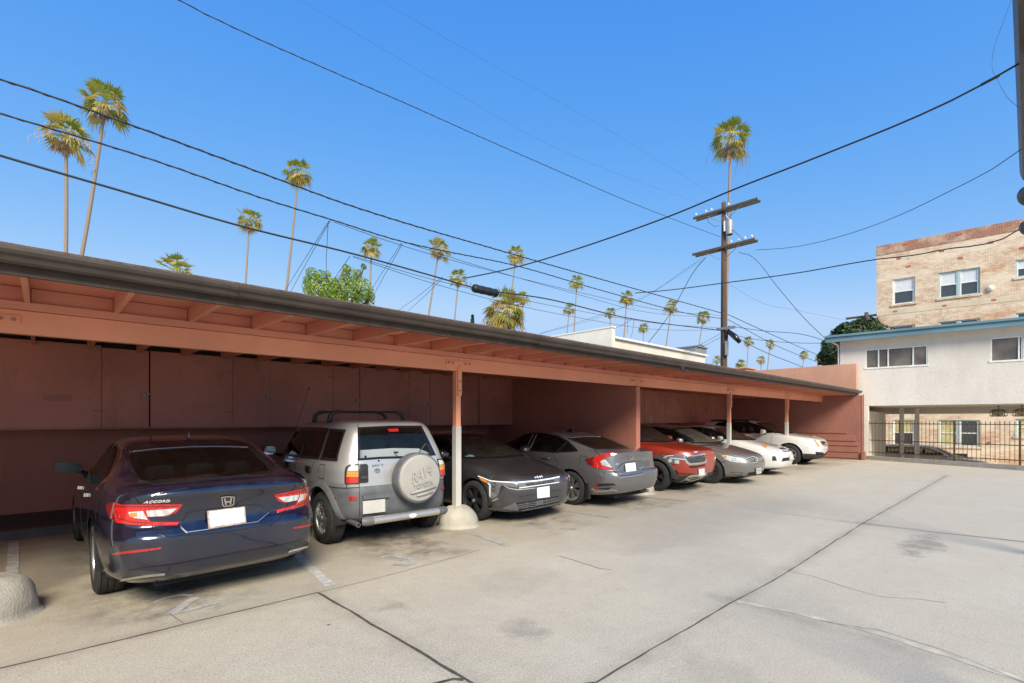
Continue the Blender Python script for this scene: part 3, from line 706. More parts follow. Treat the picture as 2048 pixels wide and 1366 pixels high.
    def text(s, name, mat, string, quad, mode='px', off=.006, thick=.006, parent=None, ext=True):
        """lettering laid in the quad (bottom-left, bottom-right, top-right, top-left)"""
        cu = bpy.data.curves.new('txt', 'FONT'); cu.body = string; cu.resolution_u = 2
        ob = bpy.data.objects.new('txt', cu); COL.objects.link(ob); dg = bpy.context.evaluated_depsgraph_get(); me = bpy.data.meshes.new_from_object(ob.evaluated_get(dg))
        xs = [v.co.x for v in me.vertices]; ys = [v.co.y for v in me.vertices]; x0, x1, y0, y1 = min(xs), max(xs), min(ys), max(ys)
        A, B, C, D = [Vector(p) for p in quad]; rf = s.rays(mode); mb = MB(); top = []; low = []
        for v in me.vertices:
            u, w_ = (v.co.x - x0) / (x1 - x0), (v.co.y - y0) / (y1 - y0); p = A.lerp(B, u).lerp(D.lerp(C, u), w_)
            h, nn = s.hit(*rf(p.x, p.y)); top.append(h + nn * off); low.append(h + nn * (off - thick))
        fs = [tuple(p.vertices) for p in me.polygons]; m = len(top); cnt = set()
        for f in fs:
            for i in range(len(f)): cnt.add((f[i], f[(i + 1) % len(f)]))
        side = [(a, b) for a, b in cnt if (b, a) not in cnt]
        mb.add(top + low, fs + [tuple(m + i for i in reversed(f)) for f in fs] + [(a, b, m + b, m + a)[::-1] for a, b in side])
        bpy.data.objects.remove(ob); bpy.data.meshes.remove(me)
        return mb.build(name, mat, parent or s.root)
    def window(s, poly, mode='px', mat=None, trim=.03, mirror=False, trimmat=None, chrome=None, name='window'):
        """cuts the opening, sets a pane and a black edge"""
        s.cuts.append((poly, mode, mirror))
        xs = [p[0] for p in poly]; pane = s.patch(name, mat or M['glass'], poly, mode, .003, .004, mirror, dens=18)
        rf = s.rays(mode); c = s.hit(*rf(sum(xs) / len(xs), sum(p[1] for p in poly) / len(poly)))[0]
        wd = trim if mode != 'px' else trim * FP / project(s.mw @ c)[2]
        s.line('window_trim', trimmat or M['gloss'], [poly], wd, mode, .006, .03, mirror, True, pane)
        if chrome: s.line('bright_trim', M['chrome'], [chrome], wd * .45, mode, .010, .012, mirror, False, pane)
        return pane
    # ---- finishing
    def finish(s, split=None, under=.17):
        """wheel openings, window openings, body mesh (split: [(name, material, test)])"""
        V, F = s.V, s.F; keep = []
        inarch = {}
        for axx in s.axles:
            for i, v in enumerate(V):
                if abs(v.y) > s.tr * .5 - s.W * .9 or True:
                    dx, dz = v.x - axx, v.z - s.R
                    r = math.hypot(dx, dz)
                    if r < s.arch and abs(v.y) > .35: inarch[i] = (axx, r)
        cuts = []
        for poly, mode, mir in s.cuts:
            cuts.append((poly, mode, 1)); 
            if mir: cuts.append((poly, mode, -1))
        bb = [(min(p[0] for p in c[0]), max(p[0] for p in c[0]), min(p[1] for p in c[0]), max(p[1] for p in c[0])) for c in cuts]
        for f in F:
            ia = [i in inarch for i in f]
            if all(ia): continue
            a, b, c, d = (V[i] for i in f); ctr = (a + b + c + d) / 4; nrm = (c - a).cross(d - b)
            if nrm.length == 0: continue
            out = False
            for (poly, mode, sg), bx in zip(cuts, bb):
                p = Vector((ctr.x, ctr.y * sg, ctr.z)); n2 = Vector((nrm.x, nrm.y * sg, nrm.z))
                q, view = s.inv(mode, p)
                if n2.dot(p - Vector((2.2, 0, .6))) < 0: n2 = -n2
                if n2.dot(view) <= 0: continue
                if bx[0] <= q[0] <= bx[1] and bx[2] <= q[1] <= bx[3] and inside(q, poly): out = True; break
            if not out: keep.append(f)
        V2 = [v.copy() for v in V]
        for i, (axx, r) in inarch.items():
            v = V2[i]; k = s.arch / max(r, 1e-4); v.x = axx + (v.x - axx) * k; v.z = s.R + (v.z - s.R) * k
        groups = {}
        for f in keep:
            c = sum((V[i] for i in f), Vector()) / 4; g = 'body'
            for nm, mt, test in split or []:
                if test(c): g = nm; break
            groups.setdefault(g, []).append(f)
        mt = {nm: m_ for nm, m_, _ in split or []}
        for g, fs in groups.items():
            used = sorted({i for f in fs for i in f}); mp = {i: j for j, i in enumerate(used)}
            me = bpy.data.meshes.new(g); me.from_pydata([V2[i] for i in used], [], [tuple(mp[i] for i in f) for f in fs]); me.update()
            b = bmesh.new(); b.from_mesh(me); bmesh.ops.recalc_face_normals(b, faces=b.faces)
            # outward normals
            tot = sum((f.normal.dot(f.calc_center_median() - Vector((2.2, 0, .6))) for f in b.faces))
            if tot < 0: bmesh.ops.reverse_faces(b, faces=b.faces[:])
            b.to_mesh(me); b.free()
            me.polygons.foreach_set('use_smooth', [True] * len(me.polygons))
            o = bpy.data.objects.new(g, me); COL.objects.link(o); o.parent = s.root; me.materials.append(mt.get(g, s.paint))
            if g == 'body': s.body = o
        # dark wheel housings and floor
        for axx in s.axles:
            for sg in (1, -1):
                mb = MB(); prof = []; n = 24; yi, yo = s.tr * .5 - s.W * .5 - .12, s.edge(axx) - .012
                vv = []; ff = []
                for k in range(n + 1):
                    a = math.pi * (-.03 + 1.06 * k / n); x, z = axx + (s.arch + .004) * math.cos(a), s.R + (s.arch + .004) * math.sin(a)
                    vv += [(x, sg * yi, z), (x, sg * yo, z)]
                ff = [(2 * k, 2 * k + 1, 2 * k + 3, 2 * k + 2) for k in range(n)] + [tuple(2 * k for k in range(n + 1))]
                mb.add(vv, ff); mb.build('wheel_housing', M['under'], s.root)
        x0, x1 = min(v.x for v in V) + .25, max(v.x for v in V) - .25; wd = s.tr * .5 - s.W * .5 - .13
        MB().box((x0, -wd, s.zb - .02), (x1, wd, s.zb + .10)).box((s.axles[0] + s.arch, -s.tr * .5, s.zb - .02), (s.axles[1] - s.arch, s.tr * .5, s.zb + .06)).build('underbody', M['under'], s.root)
    def edge(s, x, z=None):
        h = s.bvh.ray_cast(Vector((x, 3, z or s.R + s.arch * .9)), Vector((0, -1, 0))); return h[0].y if h[0] else s.tr * .5 + .1
    def wheels(s, style, rim=None, rimr=.70, turn=0):
        for ai, axx in enumerate(s.axles):
            for sg in (1, -1):
                Rt, W, r = s.R, s.W, s.R * rimr
                mtx = Matrix.Translation((axx, sg * (s.tr * .5), Rt)) @ Matrix.Rotation(turn if ai == 1 else 0, 4, 'Z') @ Matrix.Rotation(R(-90 * sg), 4, 'X')
                h = W / 2
                prof = [(r - .004, -h + .02), (r + .006, -h + .006), (r + .3 * (Rt - r), -h), (Rt - .035, -h + .004), (Rt - .008, -h + .022), (Rt, -h + .04)]
                for g_ in (-.5, -.17, .17, .5): prof += [(Rt, g_ * W * .62 - .005), (Rt - .008, g_ * W * .62 - .003), (Rt - .008, g_ * W * .62 + .003), (Rt, g_ * W * .62 + .005)]
                prof += [(Rt, h - .04), (Rt - .008, h - .022), (Rt - .035, h - .004), (r + .3 * (Rt - r), h), (r + .25 * (Rt - r), h + .002), (r + .22 * (Rt - r), h), (r + .006, h - .006), (r - .004, h - .02), (r - .012, 0)]
                wh = MB().lathe(prof, 48, mtx, True).build('wheel', M['tyre'], s.root, True, 30)
                rm = rim or M['alloy']; mb = MB()
                mb.lathe([(r + .002, h - .014), (r - .012, h - .010), (r - .022, h - .02), (r - .03, h - .06), (r - .045, -h + .03), (r - .05, -h + .02)], 40, mtx)
                dk = MB().lathe([(.0001, h - .10), (r - .03, h - .095)], 32, mtx)
                if style == 'steel':
                    mb.lathe([(.0001, h - .03), (.045, h - .03), (.055, h - .05), (.09, h - .055), (.12, h - .035), (r * .72, h - .028), (r * .88, h - .055), (r - .03, h - .05)], 40, mtx)
                    for k in range(12):
                        a = 6.2832 * k / 12; dk.lathe([(.0001, h - .024), (.014, h - .026), (.016, h - .04)], 10, mtx @ Matrix.Translation((math.cos(a) * r * .74, math.sin(a) * r * .74, 0)))
                elif style == 'three':                   # wide three-spoke cast wheel
                    mb.lathe([(.0001, h - .016), (.05, h - .018), (.075, h - .03), (.10, h - .035)], 32, mtx)
                    for k in range(3):
                        a0 = 6.2832 * k / 3 + .5; pl = []
                        for u, hw in ((.06, .62), (.35 * r, .62), (.62 * r, .58), (.80 * r, .66), (r - .016, .82)): pl.append((u, hw))
                        up = [(u * math.cos(a0 + hw), u * math.sin(a0 + hw)) for u, hw in pl]; dn = [(u * math.cos(a0 - hw), u * math.sin(a0 - hw)) for u, hw in pl]
                        zz = [h - .03, h - .022, h - .016, h - .018, h - .03]
                        n = len(up); v = [(x, y, z) for (x, y), z in zip(up, zz)] + [(x, y, z) for (x, y), z in zip(dn, zz)]; v += [(x, y, z - .03) for x, y, z in v]
                        f = [(i, i + 1, n + i + 1, n + i) for i in range(n - 1)] + [(i, i + 1, 2 * n + i + 1, 2 * n + i) for i in range(n - 1)] + [(n + i, n + i + 1, 3 * n + i + 1, 3 * n + i) for i in range(n - 1)]
                        mb.add([mtx @ Vector(p) for p in v], f)
                else:
                    nsp = int(style); pair = .0
                    mb.lathe([(.0001, h - .022), (.03, h - .02), (.034, h - .03), (.065, h - .032), (.07, h - .06)], 24, mtx)
                    for k in range(nsp):
                        a0 = 6.2832 * k / nsp
                        for tw in ((-.09, .09) if nsp in (5, 7) else (0,)):
                            v = []
                            for u, hw, z in ((.05, .020, h - .035), (r * .5, .014 + .06 / nsp, h - .022), (r - .014, .016 + .12 / nsp, h - .026)):
                                aa = a0 + tw * (u / r * 1.6 if nsp in (5, 7) else 0); c_, s_ = math.cos(aa), math.sin(aa)
                                for o in (hw, -hw): v += [(u * c_ - o * s_, u * s_ + o * c_, z), (u * c_ - o * s_ * 1.2, u * s_ + o * c_ * 1.2, z - .035)]
                            f = []
                            for i in (0, 4): f += [(i, i + 4, i + 6, i + 2), (i, i + 1, i + 5, i + 4), (i + 2, i + 6, i + 7, i + 3)]
                            mb.add([mtx @ Vector(p) for p in v], f)
                rmo = mb.build('rim', rm, wh, True, 30); dk.build('brake_drum', M['under'], wh)
                MB().lathe([(.0001, h - .012), (.026, h - .014), (.03, h - .026)], 16, mtx).build('hub_cap', M['badge'] if style != 'steel' else M['steelwheel'], wh)
    def mirrors(s, x, y, z, mat, size=(.12, .20, .13), tilt=0, glass=None):
        for sg in (1, -1):
            b = bmesh.new(); bmesh.ops.create_uvsphere(b, u_segments=20, v_segments=12, radius=1)
            for v in b.verts:
                c = v.co; c.x = math.copysign(abs(c.x) ** .8, c.x); c.y = math.copysign(abs(c.y) ** .7, c.y); c.z = math.copysign(abs(c.z) ** .7, c.z)
                if c.x < -.25: c.x = -.25
                c.x *= size[0]; c.y *= size[1] * .5; c.z *= size[2] * .5 * (1 + .25 * (c.y * sg) / size[1]); c.z += .15 * sg * c.y * tilt
            mb = MB(); b.verts.index_update(); mb.add([v.co + Vector((x, sg * y, z)) for v in b.verts], [[v.index for v in f.verts] for f in b.faces]); b.free()
            o = mb.build('door_mirror', mat, s.root, True, 40)
            MB().tube([(x + .02, sg * (y - size[1] * .3), z - size[2] * .3), (x + .04, sg * (s.edge(x, z - .08) - .01), z - size[2] * .65)], [.022, .03], 8).build('mirror_arm', M['rubber'], o)
            n = 20; mb = MB(); pv = []
            for k in range(n):
                a = 6.2832 * k / n; pv.append((x - size[0] * .25 - .004, sg * y + math.copysign(abs(math.cos(a)) ** .7, math.cos(a)) * size[1] * .43, z + math.copysign(abs(math.sin(a)) ** .7, math.sin(a)) * size[2] * .42))
            mb.prism(pv, (.006, 0, 0)); mb.build('mirror_glass', glass or M['mirror'], o)
    def seats(s, xs, mat, z=.55, top=1.16, hw=.24, ys=(.37, -.37), dash=None, floor=True):
        for row, x in enumerate(xs):
            for y in (ys if row == 0 else (ys[0] * 1.0, 0, ys[1] * 1.0)):
                w_ = hw if row == 0 else hw * .8
                t = Matrix.Translation((x, y, z)) @ Matrix.Rotation(R(-14), 4, 'Y')
                mb = MB().rbox((-.08, -w_, -.05), (.08, w_, top - z - .20), .05, t).rbox((-.07, -.13, top - z - .16), (.05, .13, top - z + .02), .045, t).rbox((0, -w_, -.18), (.5, w_, -.02), .05, Matrix.Translation((x, y, z)))
                mb.tube([t @ Vector((0, .05, top - z - .22)), t @ Vector((0, .05, top - z - .1))], .008, 6)
                mb.build('seat', mat, s.root, True, 40)
        if dash:
            x0, x1, z1 = dash
            MB().rbox((x0, -.66, z1 - .35), (x1, .66, z1), .07).build('dashboard', M['seatd'], s.root, True, 40)
            st = Matrix.Translation((x0 - .08, .37, z1 - .02)) @ Matrix.Rotation(R(-65), 4, 'Y'); mb = MB()
            ring = [st @ Vector((.18 * math.cos(6.2832 * k / 24), .18 * math.sin(6.2832 * k / 24), 0)) for k in range(25)]
            mb.tube(ring, .014, 8).tube([st @ Vector((-.17, 0, 0)), st @ Vector((.17, 0, 0))], .016, 6); mb.build('steering_wheel', M['rubber'], s.root, True)
    def handle(s, pts, mat=None, mode='px', mirror=True, wd=None):
        s.patch('door_handle', mat or s.paint, pts, mode, .028, .030, mirror, dens=8)
    def fin(s, x, mat):
        h = s.bvh.ray_cast(Vector((x, 0, 4)), Vector((0, 0, -1)))[0]
        MB().add([(x - .09, 0, h.z + .065), (x - .10, .012, h.z - .005), (x - .10, -.012, h.z - .005), (x + .10, .022, h.z - .01), (x + .10, -.022, h.z - .01), (x - .06, 0, h.z + .065), (x + .13, 0, h.z - .008)],
                 [(0, 1, 2), (0, 5, 3, 1), (0, 2, 4, 5), (5, 6, 3), (5, 4, 6)]).build('antenna_fin', mat, s.root)

def inside(p, poly):
    x, y = p[0], p[1]; r = False; n = len(poly); j = n - 1
    for i in range(n):
        xi, yi = poly[i][0], poly[i][1]; xj, yj = poly[j][0], poly[j][1]
        if (yi > y) != (yj > y) and x < (xj - xi) * (y - yi) / (yj - yi) + xi: r = not r
        j = i
    return r
def crop(x0, y0, sc):
    return lambda *pts: [(x0 + sc * x, y0 + sc * y) for x, y in pts]
def Z(r, q=None, m=None, u=None, f=None):
    """five heights along a ring"""
    if q is None: return (r,) * 5
    return (r, q, m, u, f)
# ------------------------------------------------------------------ blue saloon (rear to the lot)
blue = car_paint('midnight_blue_paint', (.0052, .0080, .028), .35, .26, ior=1.7)
A = Car('parked_saloon', 'dark blue saloon parked nose in at the left end of the row', 'car', [
    (.16, 4.70, .84, Z(.24, .21, .2, .2, .2), 6, 5), (.06, 4.82, .90, Z(.31, .30, .28, .29, .28), 6.5, 5), (.005, 4.87, .926, Z(.48, .47, .46, .45, .42), 6.5, 5), (.0, 4.875, .932, Z(.63, .62, .62, .60, .56), 6.5, 5),
    (.045, 4.85, .93, Z(.70, .72, .72, .68, .63), 6.5, 4.6), (.085, 4.81, .925, Z(.75, .82, .81, .76, .69), 6.5, 4.4), (.07, 4.75, .915, Z(.90, .93, .88, .83, .75), 6, 4.2), (.03, 4.66, .90, Z(1.0, .985, .935, .89, .80), 5.5, 4),
    (.105, 4.55, .885, Z(1.076, 1.02, .96, .92, .84), 5, 4), (.30, 4.15, .855, Z(1.10, 1.045, .985, .96, .93), 5, 4.5), (.60, 3.80, .815, Z(1.112, 1.07, 1.005, 1.0, 1.01), 5.5, 5),
    (.95, 3.45, .735, Z(1.225, 1.20, 1.16, 1.15, 1.16), 5.5, 5), (1.28, 3.08, .655, Z(1.335, 1.33, 1.31, 1.31, 1.325), 5.5, 5), (1.50, 2.82, .60, Z(1.395, 1.395, 1.395, 1.395, 1.40), 5, 5),
    (1.62, 2.68, .50, Z(1.418, 1.428, 1.43, 1.43, 1.428), 4, 4), (1.75, 2.55, .25, Z(1.434, 1.446, 1.452, 1.448, 1.442), 3, 3), (1.9, 2.4, .004, Z(1.442, 1.45, 1.456, 1.452, 1.446), 2, 2)],
    blue, (1.07, 3.90), 1.60, (.335, .235), ('r', 1.25, 6.13), R(90.8), group='cars parked under the carport')
c1 = crop(80, 840, 300 / 1138); c2_ = crop(220, 860, 400 / 1821); c3 = crop(0, 820, 640 / 1901)
A.window(c2_((150, 203), (420, 172), (750, 153), (1000, 150), (1258, 155), (1330, 220), (1420, 300), (1468, 368), (1440, 392), (1200, 410), (900, 435), (600, 465), (380, 487), (300, 478), (240, 440), (195, 350), (165, 265)), mat=M['dglass'], trim=.035)
A.line('window_chrome', M['chrome'], [c2_((140, 150), (150, 203), (420, 172), (750, 153), (1000, 150), (1258, 155))], 1.3, off=.010)
A.window([(1.05, 1.00), (1.32, 1.23), (1.55, 1.32), (1.9, 1.355), (2.4, 1.36), (2.75, 1.325), (3.1, 1.24), (3.55, 1.055), (3.5, 1.02), (2.6, .99), (1.6, .985)], 'left', M['dglass'], .03, True, chrome=[(3.5, 1.02), (2.6, .985), (1.6, .98), (1.02, .99), (1.30, 1.24), (1.55, 1.335), (1.9, 1.37)])
A.line('window_pillar', M['gloss'], [[(2.33, .985), (2.28, 1.36)]], .07, 'left', .008, .02, True)
A.window([(-.60, 1.06), (-.5, 1.36), (0, 1.385), (.5, 1.36), (.60, 1.06), (0, 1.035)], 'front', M['wglass'])
red_l = c1((515, 640), (560, 622), (625, 641), (770, 640), (1080, 637), (1035, 700), (965, 728), (815, 735), (842, 770), (1058, 775), (1040, 803), (850, 803), (690, 793), (590, 778), (540, 740), (518, 690))
tl = A.patch('taillight', M['red'], red_l, off=.010, thick=.02, mirror=True, dens=22)
A.patch('reversing_lens', M['clear'], c1((808, 686), (1038, 668), (985, 712), (940, 726), (822, 732)), off=.014, mirror=True, parent=tl)
A.patch('indicator_lens', M['clear'], c1((680, 698), (785, 688), (818, 754), (720, 741), (690, 727)), off=.014, mirror=True, parent=tl)
A.patch('indicator_bulb', M['amber'], c1((690, 705), (740, 700), (742, 728), (712, 735), (694, 724)), off=.017, mirror=True, parent=tl)
A.patch('side_lens', M['darkred'], c1((515, 640), (560, 622), (590, 640), (570, 690), (585, 775), (540, 740), (518, 690)), off=.013, mirror=True, parent=tl)
A.line('lamp_line', M['darkred'], [c1((590, 690), (610, 742), (700, 772), (835, 780)), c1((590, 655), (770, 655), (1050, 650))], 1.5, off=.0135, mirror=True, parent=tl)
A.line('boot_seam', M['gloss'], [c1((700, 470), (660, 520), (700, 560), (760, 640), (810, 720), (850, 805), (900, 862), (950, 886), (1010, 888)) + c2_((620, 962), (900, 945), (1200, 905), (1480, 855), (1540, 810), (1610, 700), (1650, 560), (1690, 500))], 1.6)
A.patch('reflector', M['reflector'], c1((555, 1015), (600, 1000), (930, 962), (905, 980), (740, 1003), (580, 1020)), off=.008, mirror=True)
rec = A.patch('plate_recess', blue, c2_((700, 760), (760, 742), (1060, 702), (1330, 680), (1372, 690), (1440, 752), (1400, 810), (1340, 835), (1000, 890), (720, 935), (690, 930), (630, 875)), off=.006, thick=.014, dens=20)
A.line('recess_edge', M['brushed'], [c2_((640, 880), (700, 935), (1000, 892), (1345, 838), (1445, 755))], .9, off=.010)
A.line('recess_shadow', M['rubber'], [c2_((640, 868), (705, 758), (760, 741), (1060, 701), (1330, 679), (1375, 690), (1440, 750))], 2.2, off=.008)
pl = A.patch('number_plate', M['platef'], c2_((879, 742), (1222, 699), (1236, 852), (893, 904)), off=.022, thick=.02, dens=8, flat=True)
A.patch('plate_face', M['plate'], c2_((899, 752), (1205, 713), (1218, 842), (908, 888)), off=.034, thick=.012, dens=8, flat=True, parent=pl)
A.line('emblem', M['chrome'], [c2_((1015, 607), (1068, 600), (1126, 605), (1122, 675), (1105, 685), (1035, 693), (1022, 680))], 2.0, off=.014, closed=True)
A.line('emblem', M['chrome'], [c2_((1040, 615), (1052, 680)), c2_((1100, 611), (1092, 677)), c2_((1048, 652), (1094, 648))], 3.0, off=.014)
A.text('model_badge', M['white'], 'ACCORD', c2_((308, 666), (546, 650), (550, 630), (330, 642)), off=.012)
A.fin(1.86, blue)
A.line('spoiler_edge', blue, [c2_((305, 622), (420, 588), (650, 545), (1000, 505), (1300, 487), (1560, 484), (1600, 490))], 2.2, off=.010, thick=.014)
for q in (c1((610, 1222), (640, 1180), (720, 1140), (860, 1145), (950, 1162), (800, 1190), (640, 1222)),):
    ex = A.patch('exhaust_trim', M['darkclad'], q, off=.006, mirror=True)
    A.line('exhaust_chrome', M['chrome'], [c1((612, 1222), (640, 1203), (800, 1178), (948, 1163))], 4.2, off=.014, mirror=True, parent=ex)
A.line('bumper_crease', M['gloss'], [c2_((160, 1275), (600, 1215), (1100, 1120), (1600, 1035), (1745, 1000))], .7, off=.003)
A.line('fuel_flap', M['gloss'], [[(.62, .74), (.62, .90), (.80, .91), (.80, .75), (.62, .74)]], .006, 'left', .002, .006, True)
A.line('door_seam', M['gloss'], [[(1.38, .40), (1.36, .80), (1.50, .97)], [(2.30, .30), (2.32, .97)]], .006, 'left', .002, .006, True)
A.handle([(1.60, .86), (1.60, .895), (1.80, .893), (1.80, .865)], M['chrome'], 'left'); A.handle([(2.55, .84), (2.55, .875), (2.75, .873), (2.75, .845)], M['chrome'], 'left')
A.mirrors(3.18, 1.00, 1.055, M['gloss'], (.13, .27, .14), .9, M['gloss'])  # mirror glass in flat black, its dark reflection put into the colour
A.seats((2.35, 1.36), simple('light_grey_seat', (.30, .30, .31), .9), .58, 1.17, dash=(3.15, 3.6, .98))
A.finish(); A.wheels('5', rimr=.68)

# ------------------------------------------------------------------ small silver off-roader with spare wheel
silver = car_paint('silver_paint', (.47, .472, .468), .40, .38)
B = Car('parked_off_roader', 'silver off-roader with grey lower panels, roof bars and a covered spare wheel', 'car', [
    (.14, 3.80, .72, Z(.34), 7, 5), (.06, 3.88, .80, Z(.40), 7, 5), (.03, 3.92, .838, Z(.52, .52, .52, .5, .5), 7, 5), (.03, 3.93, .846, Z(.72, .72, .70, .66, .62), 7, 5), (.055, 3.90, .835, Z(.80, .80, .80, .74, .68), 8, 4.5),
    (.06, 3.86, .836, Z(.86, .86, .88, .82, .76), 9, 4.4), (.065, 3.80, .832, Z(.98, .98, .98, .92, .86), 9, 4.2), (.085, 3.70, .815, Z(1.06, 1.05, 1.03, .98, .92), 9, 4), (.11, 3.30, .79, Z(1.12, 1.10, 1.065, 1.03, .99), 9, 4.4), (.145, 2.98, .765, Z(1.22, 1.17, 1.11, 1.09, 1.06), 9, 5),
    (.20, 2.72, .71, Z(1.36, 1.34, 1.30, 1.28, 1.26), 9, 6), (.255, 2.46, .655, Z(1.49, 1.50, 1.49, 1.47, 1.45), 9, 6), (.30, 2.30, .62, Z(1.56, 1.575, 1.575, 1.57, 1.55), 8, 6), (.35, 2.20, .575, Z(1.605, 1.615, 1.615, 1.612, 1.59), 7, 5), (.46, 2.05, .46, Z(1.628, 1.642, 1.645, 1.64, 1.62), 5, 4), (.8, 1.8, .2, Z(1.65, 1.658, 1.662, 1.658, 1.65), 3, 3), (1.0, 1.6, .004, Z(1.66, 1.663, 1.666, 1.663, 1.66), 2, 2)],
    silver, (.72, 3.13), 1.46, (.345, .225), ('r', 3.50, 6.47), R(88.5), arch=.425)
d1 = crop(520, 820, 200 / 976); d2 = crop(680, 820, 240 / 1261)
B.window(d2((200, 195), (530, 178), (845, 178), (900, 280), (990, 468), (700, 495), (420, 503), (195, 520)), mat=M['cglass'], trim=.03)
B.window([(.36, 1.13), (.42, 1.50), (.86, 1.51), (.86, 1.12)], 'left', M['dglass'], .035, True, M['rubber'])
B.window([(.93, 1.12), (.92, 1.51), (1.66, 1.51), (1.66, 1.10)], 'left', M['dglass'], .035, True, M['rubber'])
B.window([(1.73, 1.10), (1.72, 1.51), (2.18, 1.49), (2.72, 1.12), (2.7, 1.09)], 'left', M['dglass'], .035, True, M['rubber'])
B.line('window_visor', M['gloss'], [[(.93, 1.50), (1.66, 1.50), (1.72, 1.50), (2.2, 1.48), (2.35, 1.39)]], .06, 'left', .02, .02, True)
B.window([(-.58, 1.10), (-.52, 1.50), (0, 1.53), (.52, 1.50), (.58, 1.10), (0, 1.08)], 'front', M['wglass'])
# white board leaning inside the back window
MB().prism([(.30, -.60, 1.02), (.30, .62, 1.02), (.30, .62, 1.19), (.30, .52, 1.245), (.30, .0, 1.255), (.30, -.40, 1.235), (.30, -.60, 1.16)], (.02, 0, 0)).build('parcel_board', M['white'], B.root)
b3 = B.patch('brake_light', M['red'], d2((497, 200), (610, 197), (614, 225), (518, 228)), off=.006)
tl = B.patch('taillight', M['rubber'], d2((52, 640), (62, 600), (95, 575), (192, 568), (203, 575), (205, 770), (195, 778), (60, 778), (50, 765)), off=.008, thick=.02, mirror=True)
B.patch('clear_lens', M['clear'], d2((80, 640), (95, 605), (125, 590), (190, 585), (190, 642)), off=.013, mirror=True, parent=tl)
B.patch('amber_lens', M['amber'], d2((78, 645), (190, 646), (190, 704), (72, 704)), off=.013, mirror=True, parent=tl)
B.patch('red_lens', M['red'], d2((72, 708), (190, 708), (190, 768), (68, 770)), off=.013, mirror=True, parent=tl)
hd = B.patch('tailgate_handle', M['rubber'], d2((207, 572), (275, 568), (292, 585), (296, 750), (285, 762), (207, 768)), off=.010, thick=.015)
B.patch('handle_grip', M['darkclad'], d2((215, 695), (288, 690), (288, 720), (215, 726)), off=.022, thick=.014, parent=hd)
B.line('tailgate_seam', M['rubber'], [d2((188, 150), (190, 530), (203, 800), (207, 1120))], 1.2, off=.003)
B.line('body_seam', M['rubber'], [d1((650, 745), (740, 758), (840, 765), (965, 752)), d1((845, 728), (845, 765))], 1.0, off=.004, mirror=True)
bpnl = B.patch('plate_surround', M['clad'], d2((230, 900), (240, 880), (480, 860), (500, 870), (505, 1070), (480, 1080), (232, 1090)), off=.02, thick=.03)
B.patch('number_plate', M['plateg'], d2((232, 955), (464, 930), (466, 1062), (234, 1090)), off=.030, thick=.012, flat=True, dens=8)
B.patch('plate_hood', M['clad'], d2((232, 905), (250, 890), (490, 868), (496, 895), (492, 912), (236, 938)), off=.055, thick=.05)
B.patch('reflector', M['reflector'], d2((92, 912), (100, 907), (172, 905), (180, 914), (180, 935), (168, 948), (102, 953), (93, 944)), off=.008, mirror=True)
B.patch('side_marker', M['reflector'], d1((695, 845), (740, 845), (748, 860), (740, 876), (697, 876)), off=.008, mirror=True)
B.text('model_badge', M['smoke'], 'RAV 4', d2((328, 598), (448, 585), (450, 564), (332, 577)), off=.010)
oval = lambda cx, cy, a, b, n=20: [(cx + a * math.cos(6.2832 * k / n), cy + b * math.sin(6.2832 * k / n)) for k in range(n)]
B.line('emblem', M['smoke'], [d2(*oval(389, 637, 28, 19))], .7, off=.010, closed=True); B.line('emblem', M['smoke'], [d2(*oval(389, 634, 10, 16, 14)), d2(*oval(389, 626, 22, 8, 14))], .6, off=.010, closed=True)
B.patch('key_lock', M['gloss'], d2(*oval(404, 534, 10, 10, 10)), off=.008, dens=4); B.patch('washer_jet', M['gloss'], d2(*oval(265, 493, 12, 13, 10)), off=.014, dens=4)
# spare wheel in its cover
hc, hn = B.hit(*B.rays('px')(*d2((850, 722))[0])); cyy = hc.y; 
o_, d_ = B.rays('px')(*d2((852, 718))[0]); t_ = (-.155 - o_.x) / d_.x; pc = o_ + d_ * t_
sp_m = Matrix.Translation((0.02, pc.y, pc.z)) @ Matrix.Rotation(R(-90), 4, 'Y')
Rs = .325
cov = MB().lathe([(Rs * .9, -.02), (Rs + .012, .0), (Rs + .015, .12), (Rs + .006, .145), (Rs - .012, .155)], 56, sp_m).build('spare_wheel_cover', M['clad'], B.root, True, 35)
MB().lathe([(Rs - .013, .154), (Rs - .03, .172), (Rs - .06, .178), (.0001, .184)], 56, sp_m).build('cover_face', M['cover'], cov, True, 35)
cx_ = lambda u, v: Vector((-.168, pc.y - u, pc.z + v))      # u to the right as seen from behind
def face_text(string, quad, name):
    cu = bpy.data.curves.new('txt', 'FONT'); cu.body = string; cu.resolution_u = 3; cu.extrude = .02; cu.offset = .004; ob = bpy.data.objects.new('txt', cu); COL.objects.link(ob)
    me = bpy.data.meshes.new_from_object(ob.evaluated_get(bpy.context.evaluated_depsgraph_get())); xs = [v.co.x for v in me.vertices]; ys = [v.co.y for v in me.vertices]
    A_, B_, C_, D_ = [Vector(p) for p in quad]; mb = MB(); vv = []
    for v in me.vertices:
        u, w_ = (v.co.x - min(xs)) / (max(xs) - min(xs)), (v.co.y - min(ys)) / (max(ys) - min(ys)); p = A_.lerp(B_, u).lerp(D_.lerp(C_, u), w_); vv.append(cx_(p.x, p.y) + Vector((-.004 - (.008 if v.co.z > 0 else 0), 0, 0)))
    mb.add(vv, [tuple(p.vertices) for p in me.polygons]); bpy.data.objects.remove(ob); bpy.data.meshes.remove(me)
    return mb.build(name, M['cover'], cov)
face_text('RAV4', ((-.145, -.055), (.155, .045), (.165, .20), (-.135, .085)), 'cover_lettering')
face_text('TOYOTA', ((-.125, -.135), (.175, -.085), (.175, -.03), (-.125, -.08)), 'cover_lettering')
